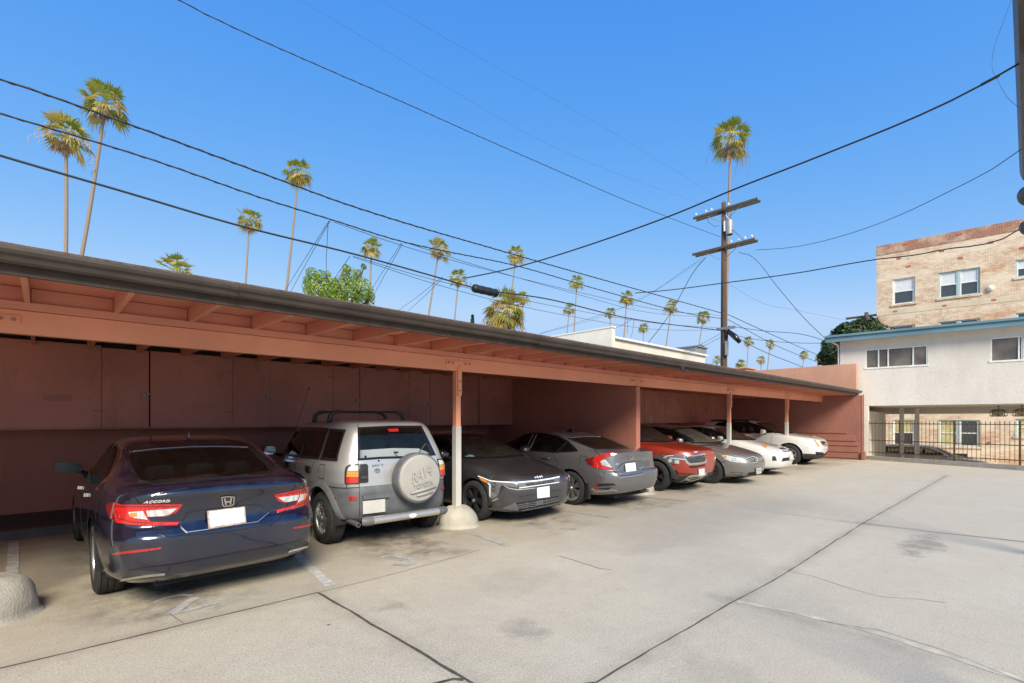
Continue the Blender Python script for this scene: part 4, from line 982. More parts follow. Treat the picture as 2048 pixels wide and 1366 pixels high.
for (u0, v0, u1, v1) in ((-.165, -.185, .225, -.125), (-.075, -.225, .17, -.19)):
    a_, b_ = cx_(u0, v0), cx_(u1, v1)
    MB().tube([a_ + Vector((-.005, 0, 0)), a_.lerp(b_, .5) + Vector((-.008, 0, 0)), b_ + Vector((-.005, 0, 0))], [.012, .014, .012], 8).build('cover_rib', M['cover'], cov, True)
# step tube under the tailgate
tb = MB().tube([(-.075, .50, .380), (-.075, -.50, .380)], .050, 20).build('step_tube', M['brushed'], B.root, True, 40)
for sg in (1, -1): MB().tube([(-.075, sg * .49, .380), (-.075, sg * .58, .380), (-.055, sg * .61, .380)], [.058, .058, .050], 16).build('tube_end', M['clad'], tb, True, 40)
for sg in (.42, -.42): MB().box((-.06, sg - .03, .34), (.2, sg + .03, .39)).build('tube_bracket', M['under'], tb)
ov_ = [(-.1285, -.06 + .055 * math.cos(6.2832 * k / 24), .380 + .026 * math.sin(6.2832 * k / 24)) for k in range(24)]
stk = MB().prism(ov_, (.012, 0, 0)).build('step_sticker', M['white'], tb)
for dz in (.008, -.004): MB().box((-.1298, -.085, .380 + dz), (-.128, -.035, .386 + dz)).build('sticker_print', M['sticker'], tb)
MB().tube([(.35, .66, .36), (-.05, .66, .345)], .030, 14).build('exhaust_pipe', M['steel'], B.root, True, 40)
MB().lathe([(.0001, 0), (.022, 0)], 14, Matrix.Translation((-.051, .66, .345)) @ Matrix.Rotation(R(-90), 4, 'Y')).build('exhaust_bore', M['under'], B.root)
# roof bars
for xb in (1.05, 1.62):
    bar = MB().tube([(xb, .50, 1.765), (xb, -.50, 1.765)], .014, 8).build('roof_bar', M['blackmetal'], B.root, True)
    for sg in (1, -1): MB().tube([(xb, sg * .42, 1.768), (xb, sg * .52, 1.75), (xb, sg * .575, 1.70), (xb, sg * .59, 1.60)], [.022, .03, .034, .034], 10).build('bar_foot', M['darkclad'], bar, True)
MB().tube([(.30, -.02, 1.20), (.20, -.02, 1.20)], .012, 8).tube([(.155, -.30, 1.16), (.165, -.44, 1.31)], .008, 6).build('rear_wiper', M['rubber'], B.root)
MB().tube([(2.45, .60, 1.45), (1.75, .62, 2.12)], .0022, 5).lathe([(.0001, .02), (.013, 0.008), (.013, -.008), (.0001, -.02)], 10, Matrix.Translation((1.75, .62, 2.12))).build('radio_aerial', M['blackmetal'], B.root)
for xh in (1.08, 1.95): B.handle([(xh, .93), (xh, 1.00), (xh + .15, 1.00), (xh + .15, .93)], M['rubber'], 'left')
B.line('fuel_flap', M['rubber'], [[(.62, .87), (.62, 1.05), (.80, 1.05), (.80, .87), (.62, .87)], [(1.0, 1.09), (1.05, .96), (1.14, .80)], [(1.70, .50), (1.69, 1.08)]], .008, 'left', .002, .006, True)
B.mirrors(2.62, .93, 1.16, M['gloss'], (.10, .20, .16))
B.seats((1.75, .95), M['seatd'], .70, 1.36, dash=(2.45, 2.9, 1.06))
for axx in B.axles:                                     # rubber arch lips
    for sg in (1, -1):
        pts = []
        for k in range(25):
            a = math.pi * (.045 + .93 * k / 24); pts.append((axx + .455 * math.cos(a), .345 + .455 * math.sin(a)))
        mb = MB(); vv = []
        for k in range(25):
            a = math.pi * (.045 + .93 * k / 24)
            for rr, oo in ((.415, .0), (.42, .035), (.47, .03), (.50, .004)):
                x, z = axx + rr * math.cos(a), .345 + rr * math.sin(a); h_ = B.bvh.ray_cast(Vector((x, 3, max(z, .36))), Vector((0, -1, 0)))[0]
                vv.append((x, sg * ((h_.y if h_ else .8) + oo), z))
        mb.add(vv, [(4 * k + i, 4 * k + i + 1, 4 * k + i + 5, 4 * k + i + 4) for k in range(24) for i in range(3)]); mb.build('arch_trim', M['clad'], B.root, True, 50)
B.finish(split=[('lower_cladding', M['clad'], lambda c: c.z < .795)]); B.wheels('three', rimr=.63)
def arch_lips(car, r, mat, wd=.075, out=.02):
    for axx in car.axles:
        for sg in (1, -1):
            vv = []
            for k in range(27):
                a = math.pi * (-.04 + 1.08 * k / 26)
                for rr, oo in ((r - .012, -.01), (r, out), (r + wd * .8, out), (r + wd, .002)):
                    x, z = axx + rr * math.cos(a), car.R + rr * math.sin(a); h_ = car.bvh.ray_cast(Vector((x, 3, max(z, car.zb + .08))), Vector((0, -1, 0)))[0]
                    vv.append((x, sg * ((h_.y if h_ else car.tr * .5) + oo), z))
            mb = MB(); mb.add(vv, [(4 * k + i, 4 * k + i + 1, 4 * k + i + 5, 4 * k + i + 4) for k in range(26) for i in range(3)]); mb.build('arch_trim', mat, car.root, True, 50)
def glasshouse(car, side, wind, rear, gm=None, wm=None, pillars=(), chrome=None):
    if wind: car.window(wind, 'front', wm or M['wglass'], .03)
    if rear: car.window(rear, 'rear', gm or M['dglass'], .03)
    if side: car.window(side, 'left', gm or M['glass'], .028, True, chrome=chrome)
    for x0, x1, z0, z1, w_ in pillars: car.line('window_pillar', M['gloss'], [[(x0, z0), (x1, z1)]], w_, 'left', .008, .02, True)

# ------------------------------------------------------------------ charcoal saloon, nose to the lot
char = car_paint('charcoal_paint', (.034, .036, .042), .25, .32)
K = Car('parked_saloon', 'charcoal saloon backed in beside the white-footed post, its nose with a full-width light bar out', 'car', [
    (.20, 4.50, .84, Z(.22, .21, .2, .19, .18), 6, 4.2), (.08, 4.63, .90, Z(.28, .28, .27, .24, .22), 6, 4.2), (.02, 4.69, .922, Z(.46, .45, .44, .40, .36), 6, 4.2), (.02, 4.705, .928, Z(.60, .60, .60, .56, .52), 6, 4.4),
    (.05, 4.70, .925, Z(.72, .70, .70, .66, .62), 6, 4.4), (.10, 4.675, .918, Z(.86, .80, .79, .74, .685), 6, 4.2), (.11, 4.63, .908, Z(.97, .89, .86, .805, .735), 6, 4.0), (.14, 4.50, .89, Z(1.03, .96, .915, .86, .775), 5.5, 3.9),
    (.28, 4.05, .858, Z(1.05, 1.0, .955, .925, .875), 5, 4.2), (.45, 3.62, .81, Z(1.08, 1.04, .99, .985, .975), 5.5, 5), (.75, 3.25, .73, Z(1.18, 1.16, 1.145, 1.13, 1.12), 5.5, 5), (1.15, 2.85, .65, Z(1.29, 1.29, 1.285, 1.275, 1.27), 5.5, 5),
    (1.4, 2.6, .60, Z(1.35, 1.36, 1.365, 1.36, 1.35), 5, 5), (1.55, 2.45, .50, Z(1.38, 1.395, 1.40, 1.395, 1.385), 4, 4), (1.75, 2.3, .25, Z(1.40, 1.412, 1.418, 1.412, 1.405), 3, 3), (1.9, 2.15, .004, Z(1.41, 1.417, 1.422, 1.418, 1.412), 2, 2)],
    char, (1.11, 3.83), 1.60, (.325, .22), ('f', 5.98, 6.27), R(-90), arch=.37)
glasshouse(K, [(.95, 1.08), (1.4, 1.27), (1.7, 1.33), (2.2, 1.34), (2.6, 1.29), (3.0, 1.16), (3.35, 1.02), (2.5, 1.0), (1.4, 1.0)], [(-.71, .99), (-.56, 1.325), (0, 1.35), (.56, 1.325), (.71, .99), (0, .975)], [(-.6, 1.10), (-.5, 1.31), (0, 1.34), (.5, 1.31), (.6, 1.10), (0, 1.08)], pillars=((2.2, 2.15, 1.0, 1.34, .06),))
k = crop(900, 900, .1171875)
hl = K.patch('headlight', M['smoke'], k((487, 446), (600, 488), (690, 522), (830, 540), (1140, 560), (1165, 640), (1020, 620), (905, 595), (862, 630), (850, 670), (835, 740), (800, 790), (700, 842), (668, 850), (660, 600), (640, 572), (530, 520)), off=.008, thick=.02, mirror=True, dens=22)
K.line('running_light', M['white'], [k((487, 446), (600, 490), (690, 526), (830, 543), (1140, 562)), k((655, 565), (690, 600), (684, 830))], 2.0, off=.014, mirror=True, parent=hl)
K.patch('indicator_lens', M['amber'], k((500, 470), (610, 515), (655, 555), (640, 565), (545, 522)), off=.013, mirror=True, parent=hl)
for q in (oval(760, 590, 34, 30), oval(755, 665, 32, 30), oval(750, 745, 30, 28)): K.line('projector_lens', M['chrome'], [k(*q)], .8, off=.013, mirror=True, closed=True, parent=hl)
gr = K.patch('grille', M['clad'], k((1150, 566), (1480, 532), (1862, 466), (1870, 490), (1855, 548), (1500, 600), (1180, 645)), off=.008, thick=.016, dens=20)
K.line('grille_chrome', M['white'], [k((1148, 560), (1480, 528), (1700, 495), (1862, 460))], 2.4, off=.013, parent=gr); K.line('grille_chrome', M['white'], [k((1180, 648), (1500, 602), (1855, 550))], 1.6, off=.013, parent=gr)
K.patch('grille_opening', M['under'], k((1285, 580), (1480, 560), (1770, 512), (1775, 545), (1500, 592), (1310, 612)), off=.011, thick=.004, parent=gr)
for u in (1440, 1550, 1640): K.line('grille_bar', M['smoke'], [k((u, 560 - (u - 1440) * .15), (u + 4, 605 - (u - 1440) * .15))], 1.0, off=.014, parent=gr)
K.line('grille_bar', M['smoke'], [k((1300, 596), (1490, 576), (1772, 528))], .8, off=.014, parent=gr)
K.line('bumper_crease', M['brushed'], [k((915, 600), (1000, 650), (1080, 668), (1170, 678), (1455, 650))], 1.8, off=.004)
K.line('bumper_crease', M['gloss'], [k((1165, 800), (1300, 780), (1455, 758), (1690, 712), (1890, 680))], .6, off=.003)
K.patch('corner_trim', M['brushed'], k((668, 888), (780, 830), (830, 815), (825, 832), (740, 872)), off=.008, mirror=True)
K.line('corner_slot', M['under'], [k((575, 560), (588, 700), (600, 880))], 2.4, off=.004, mirror=True)
K.line('bonnet_seam', M['gloss'], [k((395, 415), (690, 515), (1000, 540), (1145, 552), (1480, 522), (1860, 455))], .8, off=.003)
K.patch('number_plate', M['plate'], k((1476, 643), (1685, 612), (1688, 798), (1482, 822)), off=.018, thick=.012, flat=True, dens=8)
lg = K.patch('lower_grille', M['under'], k((1130, 905), (1440, 862), (1600, 835), (1850, 782), (1868, 882), (1700, 930), (1450, 980), (1180, 1030), (1165, 1000)), off=.004, thick=.010, dens=18)
for dz in (.25, .5, .75): K.line('grille_slat', M['smoke'], [k((1140 + 30 * dz, 905 + 118 * dz), (1450, 862 + 118 * dz), (1850 + 10 * dz, 784 + 98 * dz))], 1.1, off=.010, parent=lg)
for u in (1300, 1640): K.line('grille_slat', M['smoke'], [k((u, 885 - (u - 1300) * .17), (u + 15, 1000 - (u - 1300) * .17))], .9, off=.011, parent=lg)
K.patch('sensor_block', M['clad'], k((1446, 872), (1580, 850), (1585, 925), (1452, 948)), off=.014, thick=.012, parent=lg)
K.patch('bumper_wing', M['clad'], k((895, 992), (1118, 892), (1150, 950), (1172, 1032), (1050, 1022)), off=.008, mirror=True)
K.patch('bumper_lip', M['clad'], k((610, 1015), (900, 1003), (1172, 1042), (1500, 985), (1880, 895), (1935, 872), (1915, 918), (1500, 1030), (1100, 1065), (800, 1062)), off=.008, dens=20)
K.line('emblem', M['white'], [k((1446, 456), (1456, 480), (1488, 452), (1502, 478), (1530, 450), (1540, 474), (1556, 442), (1578, 466))], 1.0, off=.006)
K.line('door_seam', M['gloss'], [[(3.25, .35), (3.28, .92)], [(2.2, .32), (2.18, .98)]], .006, 'left', .002, .006, True)
K.mirrors(3.12, 1.0, 1.05, char, (.12, .22, .14), .6); K.seats((2.3, 1.45), M['seatd'], .55, 1.12, dash=(3.05, 3.5, .96))
MB().rbox((2.72, -.11, 1.26), (2.76, .11, 1.32), .015).build('rear_view_mirror', M['rubber'], K.root)
K.patch('parking_permit', simple('pale_green_permit', (.35, .55, .45), .5), [(-.68, 1.0), (-.56, 1.0), (-.56, 1.035), (-.67, 1.035)], 'front', .0, .004)
arch_lips(K, .372, M['rubber'], .03, .008)
K.finish(); K.wheels('5', M['alloydark'], rimr=.70, turn=R(2))

# ------------------------------------------------------------------ grey fastback saloon, rear to the lot
grey = car_paint('gunmetal_paint', (.17, .168, .172), .5, .34)
C = Car('parked_saloon', 'grey fastback saloon with C-shaped tail lights, rear to the lot by the dividing wall', 'car', [
    (.22, 4.42, .80, Z(.25, .22, .2, .2, .2), 6, 4.5), (.08, 4.56, .87, Z(.31, .30, .28, .29, .28), 6, 4.5), (.015, 4.61, .892, Z(.47, .46, .45, .44, .42), 6.5, 4.5), (.0, 4.625, .899, Z(.60, .60, .60, .58, .56), 6.5, 4.5),
    (.03, 4.60, .899, Z(.67, .70, .72, .66, .62), 6.5, 4.4), (.085, 4.56, .893, Z(.71, .80, .80, .74, .68), 6.5, 4.2), (.095, 4.48, .884, Z(.88, .91, .87, .81, .74), 6, 4), (.065, 4.38, .868, Z(1.02, .98, .93, .87, .80), 5, 4),
    (.20, 4.0, .845, Z(1.05, 1.02, .97, .935, .91), 5, 4.4), (.42, 3.6, .80, Z(1.075, 1.05, 1.0, 1.0, 1.0), 5.5, 5), (.85, 3.2, .725, Z(1.18, 1.17, 1.145, 1.135, 1.13), 5.5, 5), (1.30, 2.85, .65, Z(1.29, 1.295, 1.285, 1.28, 1.275), 5.5, 5),
    (1.6, 2.6, .595, Z(1.355, 1.362, 1.366, 1.362, 1.355), 5, 5), (1.75, 2.42, .47, Z(1.382, 1.395, 1.398, 1.395, 1.385), 4, 4), (1.9, 2.3, .22, Z(1.398, 1.408, 1.412, 1.408, 1.40), 3, 3), (2.0, 2.2, .004, Z(1.405, 1.412, 1.416, 1.413, 1.407), 2, 2)],
    grey, (1.03, 3.73), 1.56, (.325, .225), ('r', 8.26, 6.12), R(90), arch=.375)
v = crop(1000, 850, 300 / 2048)
C.window(v((930, 178), (1160, 160), (1372, 160), (1560, 235), (1745, 318), (1500, 322), (1310, 322), (1230, 300), (1080, 240)), mat=M['glass'], trim=.03)
C.line('window_chrome', M['chrome'], [v((922, 176), (1160, 157), (1375, 158))], .9, off=.010)
C.window([(.92, 1.04), (1.25, 1.20), (1.55, 1.30), (1.9, 1.345), (2.3, 1.345), (2.62, 1.29), (3.0, 1.17), (3.35, 1.03), (2.5, 1.0), (1.5, .995)], 'left', M['glass'], .028, True)
C.line('window_pillar', M['gloss'], [[(2.27, .99), (2.22, 1.345)], [(1.42, .99), (1.28, 1.21)]], .06, 'left', .008, .02, True)
C.line('window_chrome', M['brushed'], [[(2.33, .99), (2.28, 1.33)], [(2.22, .99), (2.17, 1.33)]], .012, 'left', .011, .02, True)
C.window([(-.70, 1.0), (-.55, 1.33), (0, 1.35), (.55, 1.33), (.70, 1.0), (0, .985)], 'front', M['wglass'])
tl = C.patch('taillight', M['red'], v((1165, 465), (1300, 430), (1420, 400), (1490, 380), (1592, 394), (1600, 402), (1520, 425), (1430, 446), (1372, 495), (1388, 548), (1500, 580), (1545, 612), (1535, 622), (1400, 602), (1258, 570), (1212, 525)), off=.010, thick=.02, mirror=True, dens=20)
C.patch('clear_lens', M['clear'], v((1372, 497), (1425, 470), (1450, 478), (1482, 520), (1530, 582), (1500, 578), (1392, 545)), off=.010, mirror=True, parent=tl)
C.line('lamp_divider', M['smoke'], [v((1385, 520), (1450, 515)), v((1400, 545), (1470, 540))], .5, off=.016, mirror=True, parent=tl)
C.patch('side_lens', M['darkred'], v((1165, 465), (1300, 432), (1268, 480), (1285, 552), (1240, 548), (1212, 525)), off=.013, mirror=True, parent=tl)
C.line('boot_seam', M['gloss'], [v((1300, 325), (1305, 370), (1350, 400), (1425, 445), (1545, 612), (1600, 672), (1640, 695), (1720, 690), (1950, 652))], 1.0, off=.003)
rec = C.patch('plate_recess', grey, v((1595, 605), (1680, 520), (1830, 496), (1930, 490), (1948, 560), (1905, 622), (1650, 668), (1625, 660)), off=.005, thick=.012, dens=18)
C.line('recess_edge', M['brushed'], [v((1598, 605), (1630, 662), (1660, 667), (1905, 624), (1945, 560))], .8, off=.009); C.line('recess_shadow', M['rubber'], [v((1600, 598), (1680, 519), (1830, 495), (1930, 489))], 1.0, off=.008)
C.patch('number_plate', M['plate'], v((1702, 532), (1836, 515), (1850, 625), (1716, 644)), off=.018, thick=.012, flat=True, dens=8)
C.line('emblem', M['chrome'], [v((1762, 418), (1790, 411), (1815, 416), (1812, 462), (1800, 473), (1775, 476), (1766, 466))], .9, off=.010, closed=True); C.line('emblem', M['chrome'], [v((1776, 425), (1782, 468)), v((1803, 422), (1798, 466)), v((1780, 447), (1800, 444))], 1.1, off=.010)
C.text('model_badge', M['badge'], 'CIVIC', v((1528, 552), (1625, 540), (1627, 524), (1532, 536)), off=.010)
vt = C.patch('bumper_vent', M['rubber'], v((1335, 800), (1545, 795), (1590, 822), (1520, 850), (1480, 885), (1335, 868)), off=.004, thick=.010, mirror=True)
C.line('vent_blade', grey, [v((1340, 848), (1480, 842), (1590, 828))], 2.2, off=.012, mirror=True, parent=vt)
C.patch('reflector', M['reflector'], v((1302, 798), (1337, 795), (1330, 868), (1318, 878), (1298, 872)), off=.010, mirror=True)
C.line('bumper_crease', M['brushed'], [v((1255, 862), (1300, 905), (1420, 905), (1530, 888), (1600, 900))], 1.2, off=.003, mirror=True); C.line('bumper_crease', M['brushed'], [v((1640, 720), (1800, 700), (1960, 668))], .9, off=.004)
C.line('spoiler_edge', grey, [v((1590, 392), (1700, 372), (1910, 358))], 1.8, off=.012, thick=.016)
C.fin(1.80, M['gloss'])
C.line('door_seam', M['gloss'], [[(1.42, .42), (1.35, .80), (1.50, .98)], [(2.28, .30), (2.28, .98)], [(.62, .80), (.66, .95), (.82, .96), (.80, .80)]], .006, 'left', .002, .006, True)
C.handle([(1.58, .86), (1.58, .892), (1.78, .892), (1.78, .862)], None, 'left'); C.handle([(2.45, .84), (2.45, .872), (2.65, .872), (2.65, .842)], None, 'left')
C.mirrors(3.05, .99, 1.05, grey, (.12, .22, .14), .6); C.seats((2.25, 1.45), M['seatd'], .55, 1.12, dash=(3.0, 3.45, .98))
for sg in (1, -1): MB().box((.60, sg * .86 - .05, .16), (.66, sg * .86 + .03, .46), Matrix.Rotation(0, 4, 'Y')).build('mud_flap', M['rubber'], C.root)
MB().tube([(.5, -.35, .24), (.08, -.35, .25)], .03, 10).build('exhaust_pipe', M['steel'], C.root)
MB().tube([(.5, .3, .24), (.3, .3, .24)], .05, 10).build('silencer', M['steel'], C.root)
C.finish(); C.wheels('7', M['alloy'], rimr=.72)

# ------------------------------------------------------------------ red crossover, nose to the lot
redp = car_paint('copper_red_paint', (.44, .040, .018), .40, .34)
S = Car('parked_crossover', 'red crossover nose out past the dividing wall, with silver grille frame and skid plate', 'car', [
    (.15, 4.12, .78, Z(.26, .25, .24, .24, .22), 6, 4), (.06, 4.25, .86, Z(.36, .35, .34, .33, .30), 6, 4), (.03, 4.33, .892, Z(.50, .50, .50, .48, .44), 6, 4.2), (.02, 4.36, .90, Z(.66, .66, .66, .64, .60), 6, 4.4),
    (.04, 4.37, .902, Z(.78, .77, .76, .75, .73), 6.5, 4.4), (.06, 4.36, .90, Z(.88, .87, .86, .86, .84), 7, 4.2), (.09, 4.32, .892, Z(.98, .96, .94, .945, .925), 7, 4.0), (.12, 4.20, .876, Z(1.05, 1.02, .99, .995, .965), 7, 4.0),
    (.18, 3.78, .848, Z(1.10, 1.06, 1.03, 1.045, 1.03), 7, 4.4), (.24, 3.35, .80, Z(1.17, 1.12, 1.08, 1.09, 1.105), 7, 5), (.34, 3.02, .74, Z(1.31, 1.28, 1.27, 1.26, 1.255), 7, 5.5), (.45, 2.70, .672, Z(1.45, 1.44, 1.43, 1.43, 1.42), 7, 5.5),
    (.50, 2.47, .625, Z(1.52, 1.53, 1.53, 1.525, 1.51), 6, 5), (.60, 2.27, .52, Z(1.56, 1.573, 1.575, 1.57, 1.555), 5, 4), (.90, 1.9, .25, Z(1.588, 1.597, 1.60, 1.597, 1.588), 3, 3), (1.2, 1.6, .004, Z(1.60, 1.603, 1.605, 1.603, 1.60), 2, 2)],
    redp, (.89, 3.52), 1.57, (.345, .22), ('f', 11.12, 5.98), R(-90), arch=.40)
glasshouse(S, [(.55, 1.22), (.65, 1.46), (1.4, 1.49), (2.1, 1.48), (2.55, 1.36), (3.05, 1.13), (2.5, 1.09), (1.2, 1.10)], [(-.70, 1.12), (-.57, 1.47), (0, 1.50), (.57, 1.47), (.70, 1.12), (0, 1.10)], [(-.62, 1.18), (-.55, 1.46), (0, 1.48), (.55, 1.46), (.62, 1.18)], pillars=((1.95, 1.9, 1.08, 1.49, .07), (1.05, .98, 1.1, 1.49, .07)))
e = crop(1270, 840, 160 / 1457)
fr = S.patch('grille_frame', M['chrome'], e((870, 655), (1090, 650), (1262, 600), (1292, 690), (1302, 772), (1190, 806), (985, 826), (940, 790), (885, 700)), off=.008, thick=.018, dens=16)
gm = Mat('honeycomb_grille'); vo = gm.n('TexVoronoi', feature='DISTANCE_TO_EDGE'); vo.inputs['Scale'].default_value = 22; gm.link(gm.coord((1, 1, 2)), vo.inputs['Vector']); gm.base(gm.ramp(vo.outputs['Distance'], [(.06, (.10, .10, .105)), (.13, (.008, .008, .008))])).set(Roughness=.4)
S.patch('grille_mesh', gm.m, e((908, 668), (1100, 662), (1250, 632), (1280, 700), (1266, 755), (1180, 772), (1005, 786), (965, 760)), off=.012, thick=.006, parent=fr)
S.line('bonnet_chrome', M['chrome'], [e((440, 612), (520, 625), (640, 636), (880, 640), (1090, 648), (1262, 600))], 1.1, off=.010)
hl = S.patch('headlight', M['smoke'], e((440, 616), (620, 645), (862, 652), (905, 712), (812, 718), (818, 805), (700, 802), (610, 772), (545, 700), (505, 655)), off=.009, thick=.02, mirror=True, dens=18)
S.line('running_light', M['white'], [e((525, 690), (600, 652), (700, 648)), e((640, 690), (760, 705), (905, 718))], 1.2, off=.015, mirror=True, parent=hl)
S.patch('projector_lens', M['clear'], e(*oval(642, 740, 36, 32)), off=.014, mirror=True, parent=hl, dens=6); S.patch('projector_lens', M['clear'], e((720, 735), (800, 730), (805, 795), (730, 790)), off=.012, mirror=True, parent=hl, dens=6)
S.patch('side_marker', M['amber'], e((488, 858), (532, 866), (566, 955), (525, 965)), off=.010, mirror=True)
fg = S.patch('fog_light_recess', M['rubber'], e((665, 915), (700, 905), (765, 920), (795, 962), (765, 1015), (715, 1042), (672, 1012), (655, 960)), off=.006, mirror=True)
S.patch('fog_light', M['smoke'], e(*oval(705, 968, 34, 36)), off=.010, mirror=True, parent=fg, dens=6)
S.line('bumper_strip', M['rubber'], [e((790, 970), (960, 985), (1140, 990))], 1.6, off=.006)
S.patch('lower_grille', M['under'], e((985, 845), (1130, 835), (1272, 805), (1280, 830), (1130, 862), (1000, 872)), off=.006)
S.patch('skid_plate', M['brushed'], e((1000, 1002), (1160, 985), (1300, 955), (1305, 990), (1190, 1060), (1010, 1120), (830, 1152), (735, 1162), (900, 1078)), off=.012, thick=.02, dens=18)
S.line('skid_slot', M['under'], [e((960, 1062), (1050, 1045), (1130, 1030)), e((1000, 1090), (1100, 1065), (1180, 1040))], 1.3, off=.017)
S.patch('number_plate', M['plate'], e((1150, 895), (1255, 880), (1262, 1000), (1156, 1012)), off=.016, thick=.012, flat=True, dens=8)
S.line('emblem', M['white'], [e((1075, 574), (1082, 598), (1098, 578), (1106, 598), (1120, 574), (1126, 592), (1138, 572))], .55, off=.008)
S.line('bonnet_seam', M['gloss'], [e((160, 440), (400, 450), (600, 490), (800, 560))], .5, off=.003)
S.patch('lower_corner', M['darkclad'], e((505, 1060), (600, 1075), (700, 1090), (845, 1092), (735, 1160), (640, 1195), (565, 1215), (530, 1150)), off=.006, mirror=True)
arch_lips(S, .402, M['darkclad'], .075, .018)
S.mirrors(2.80, 1.0, 1.15, redp, (.12, .22, .15), .4); S.seats((2.0, 1.15), M['seatd'], .62, 1.30, dash=(2.75, 3.2, 1.06))
S.finish(split=[('sill_cladding', M['darkclad'], lambda c: c.z < .40 or (c.z < .47 and .9 < c.x < 3.6))]); S.wheels('5', M['alloydark'], rimr=.66)

# ------------------------------------------------------------------ older grey saloon
pew = car_paint('dusty_pewter_paint', (.215, .21, .20), .55, .42)
P = Car('parked_saloon', 'older dusty grey saloon nose out between the red crossover and the white saloon', 'car', [
    (.18, 4.58, .80, Z(.22, .21, .2, .2, .19), 6, 3.6), (.06, 4.72, .86, Z(.28, .28, .27, .26, .25), 6, 3.6), (.01, 4.785, .885, Z(.45, .44, .43, .40, .38), 6, 3.7), (.0, 4.80, .895, Z(.58, .58, .57, .54, .51), 6, 3.8),
    (.03, 4.785, .896, Z(.68, .67, .66, .62, .59), 6, 3.8), (.06, 4.75, .892, Z(.82, .78, .77, .71, .665), 6, 3.7), (.08, 4.68, .88, Z(.95, .90, .86, .79, .735), 6, 3.6), (.14, 4.50, .866, Z(1.03, .98, .93, .87, .80), 5.5, 3.6),
    (.35, 4.05, .845, Z(1.06, 1.02, .98, .95, .91), 5, 4.2), (.65, 3.62, .80, Z(1.09, 1.06, 1.02, 1.01, 1.01), 5.5, 5), (1.0, 3.26, .735, Z(1.20, 1.19, 1.17, 1.16, 1.155), 5.5, 5), (1.35, 2.92, .66, Z(1.34, 1.34, 1.33, 1.325, 1.315), 5.5, 5),
    (1.5, 2.68, .61, Z(1.405, 1.42, 1.425, 1.42, 1.41), 5, 5), (1.65, 2.5, .50, Z(1.445, 1.46, 1.465, 1.46, 1.45), 4, 4), (1.9, 2.3, .22, Z(1.472, 1.482, 1.485, 1.482, 1.475), 3, 3), (2.0, 2.2, .004, Z(1.482, 1.487, 1.49, 1.487, 1.482), 2, 2)],
    pew, (1.13, 3.85), 1.545, (.325, .21), ('f', 13.30, 5.70), R(-90), arch=.372)
glasshouse(P, [(.98, 1.10), (1.35, 1.33), (1.6, 1.40), (2.2, 1.415), (2.62, 1.37), (3.0, 1.23), (3.35, 1.06), (2.5, 1.02), (1.4, 1.03)], [(-.71, 1.025), (-.57, 1.375), (0, 1.40), (.57, 1.375), (.71, 1.025), (0, 1.01)], [(-.62, 1.11), (-.52, 1.36), (0, 1.39), (.52, 1.36), (.62, 1.11)], pillars=((2.22, 2.18, 1.02, 1.41, .06),), wm=glassy('dusty_windscreen', (.50, .52, .47), extra=.42))
m_ = crop(1380, 830, 290 / 2048)
hl = P.patch('headlight', M['clear'], m_((440, 572), (510, 568), (640, 598), (760, 628), (806, 668), (785, 682), (680, 674), (560, 652), (500, 622)), off=.009, thick=.02, mirror=True, dens=18)
P.patch('indicator_lens', M['amber'], m_((462, 577), (516, 574), (520, 606), (505, 615)), off=.013, mirror=True, parent=hl)
for q in (oval(620, 632, 26, 18), oval(700, 650, 24, 16)): P.line('reflector_bowl', M['chrome'], [m_(*q)], .7, off=.012, mirror=True, closed=True, parent=hl)
gr = P.patch('grille', M['under'], m_((770, 625), (880, 592), (940, 608), (948, 650), (930, 672), (850, 675), (800, 655)), off=.008, dens=12)
P.line('grille_chrome', M['plateg'], [m_((770, 625), (880, 592), (940, 608), (948, 650), (930, 672), (850, 675), (800, 655))], .8, off=.013, closed=True, parent=gr)
for t in (.28, .5, .72): P.line('grille_slat', M['plateg'], [m_((778 + 40 * t, 625 + 40 * t), (880, 592 + 82 * t), (944, 606 + 62 * t))], .55, off=.013, parent=gr)
P.line('emblem', M['chrome'], [m_(*oval(903, 622, 18, 14))], .6, off=.016, closed=True)
P.patch('number_plate', M['plateg'], m_((920, 752), (992, 744), (996, 815), (925, 828)), off=.03, thick=.02, flat=True, dens=6)
P.line('plate_text', M['smoke'], [m_((938, 778), (982, 772))], 1.2, off=.036)
P.patch('lower_grille', M['under'], m_((832, 812), (910, 802), (1020, 780), (1030, 800), (920, 845), (800, 856)), off=.006)
P.line('fog_recess', M['gloss'], [m_((580, 806), (745, 812), (730, 845), (640, 850), (600, 830))], .45, off=.003, closed=True, mirror=True)
P.line('bonnet_seam', M['gloss'], [m_((200, 470), (450, 530), (640, 590), (775, 622)), m_((395, 655), (470, 668), (500, 640))], .5, off=.003, mirror=True)
P.line('wiper', M['rubber'], [m_((120, 440), (250, 430), (395, 425)), m_((380, 400), (450, 425))], .9, off=.02)
P.mirrors(3.08, .97, 1.09, M['alloy'], (.10, .20, .13)); P.seats((2.25, 1.45), M['seatt'], .58, 1.2, dash=(3.0, 3.5, 1.0))
P.line('door_seam', M['gloss'], [[(3.22, .35), (3.25, .95)], [(2.25, .32), (2.22, 1.0)]], .006, 'left', .002, .006, True)
P.finish(); P.wheels('steel', M['steelwheel'], rimr=.62, turn=R(4))

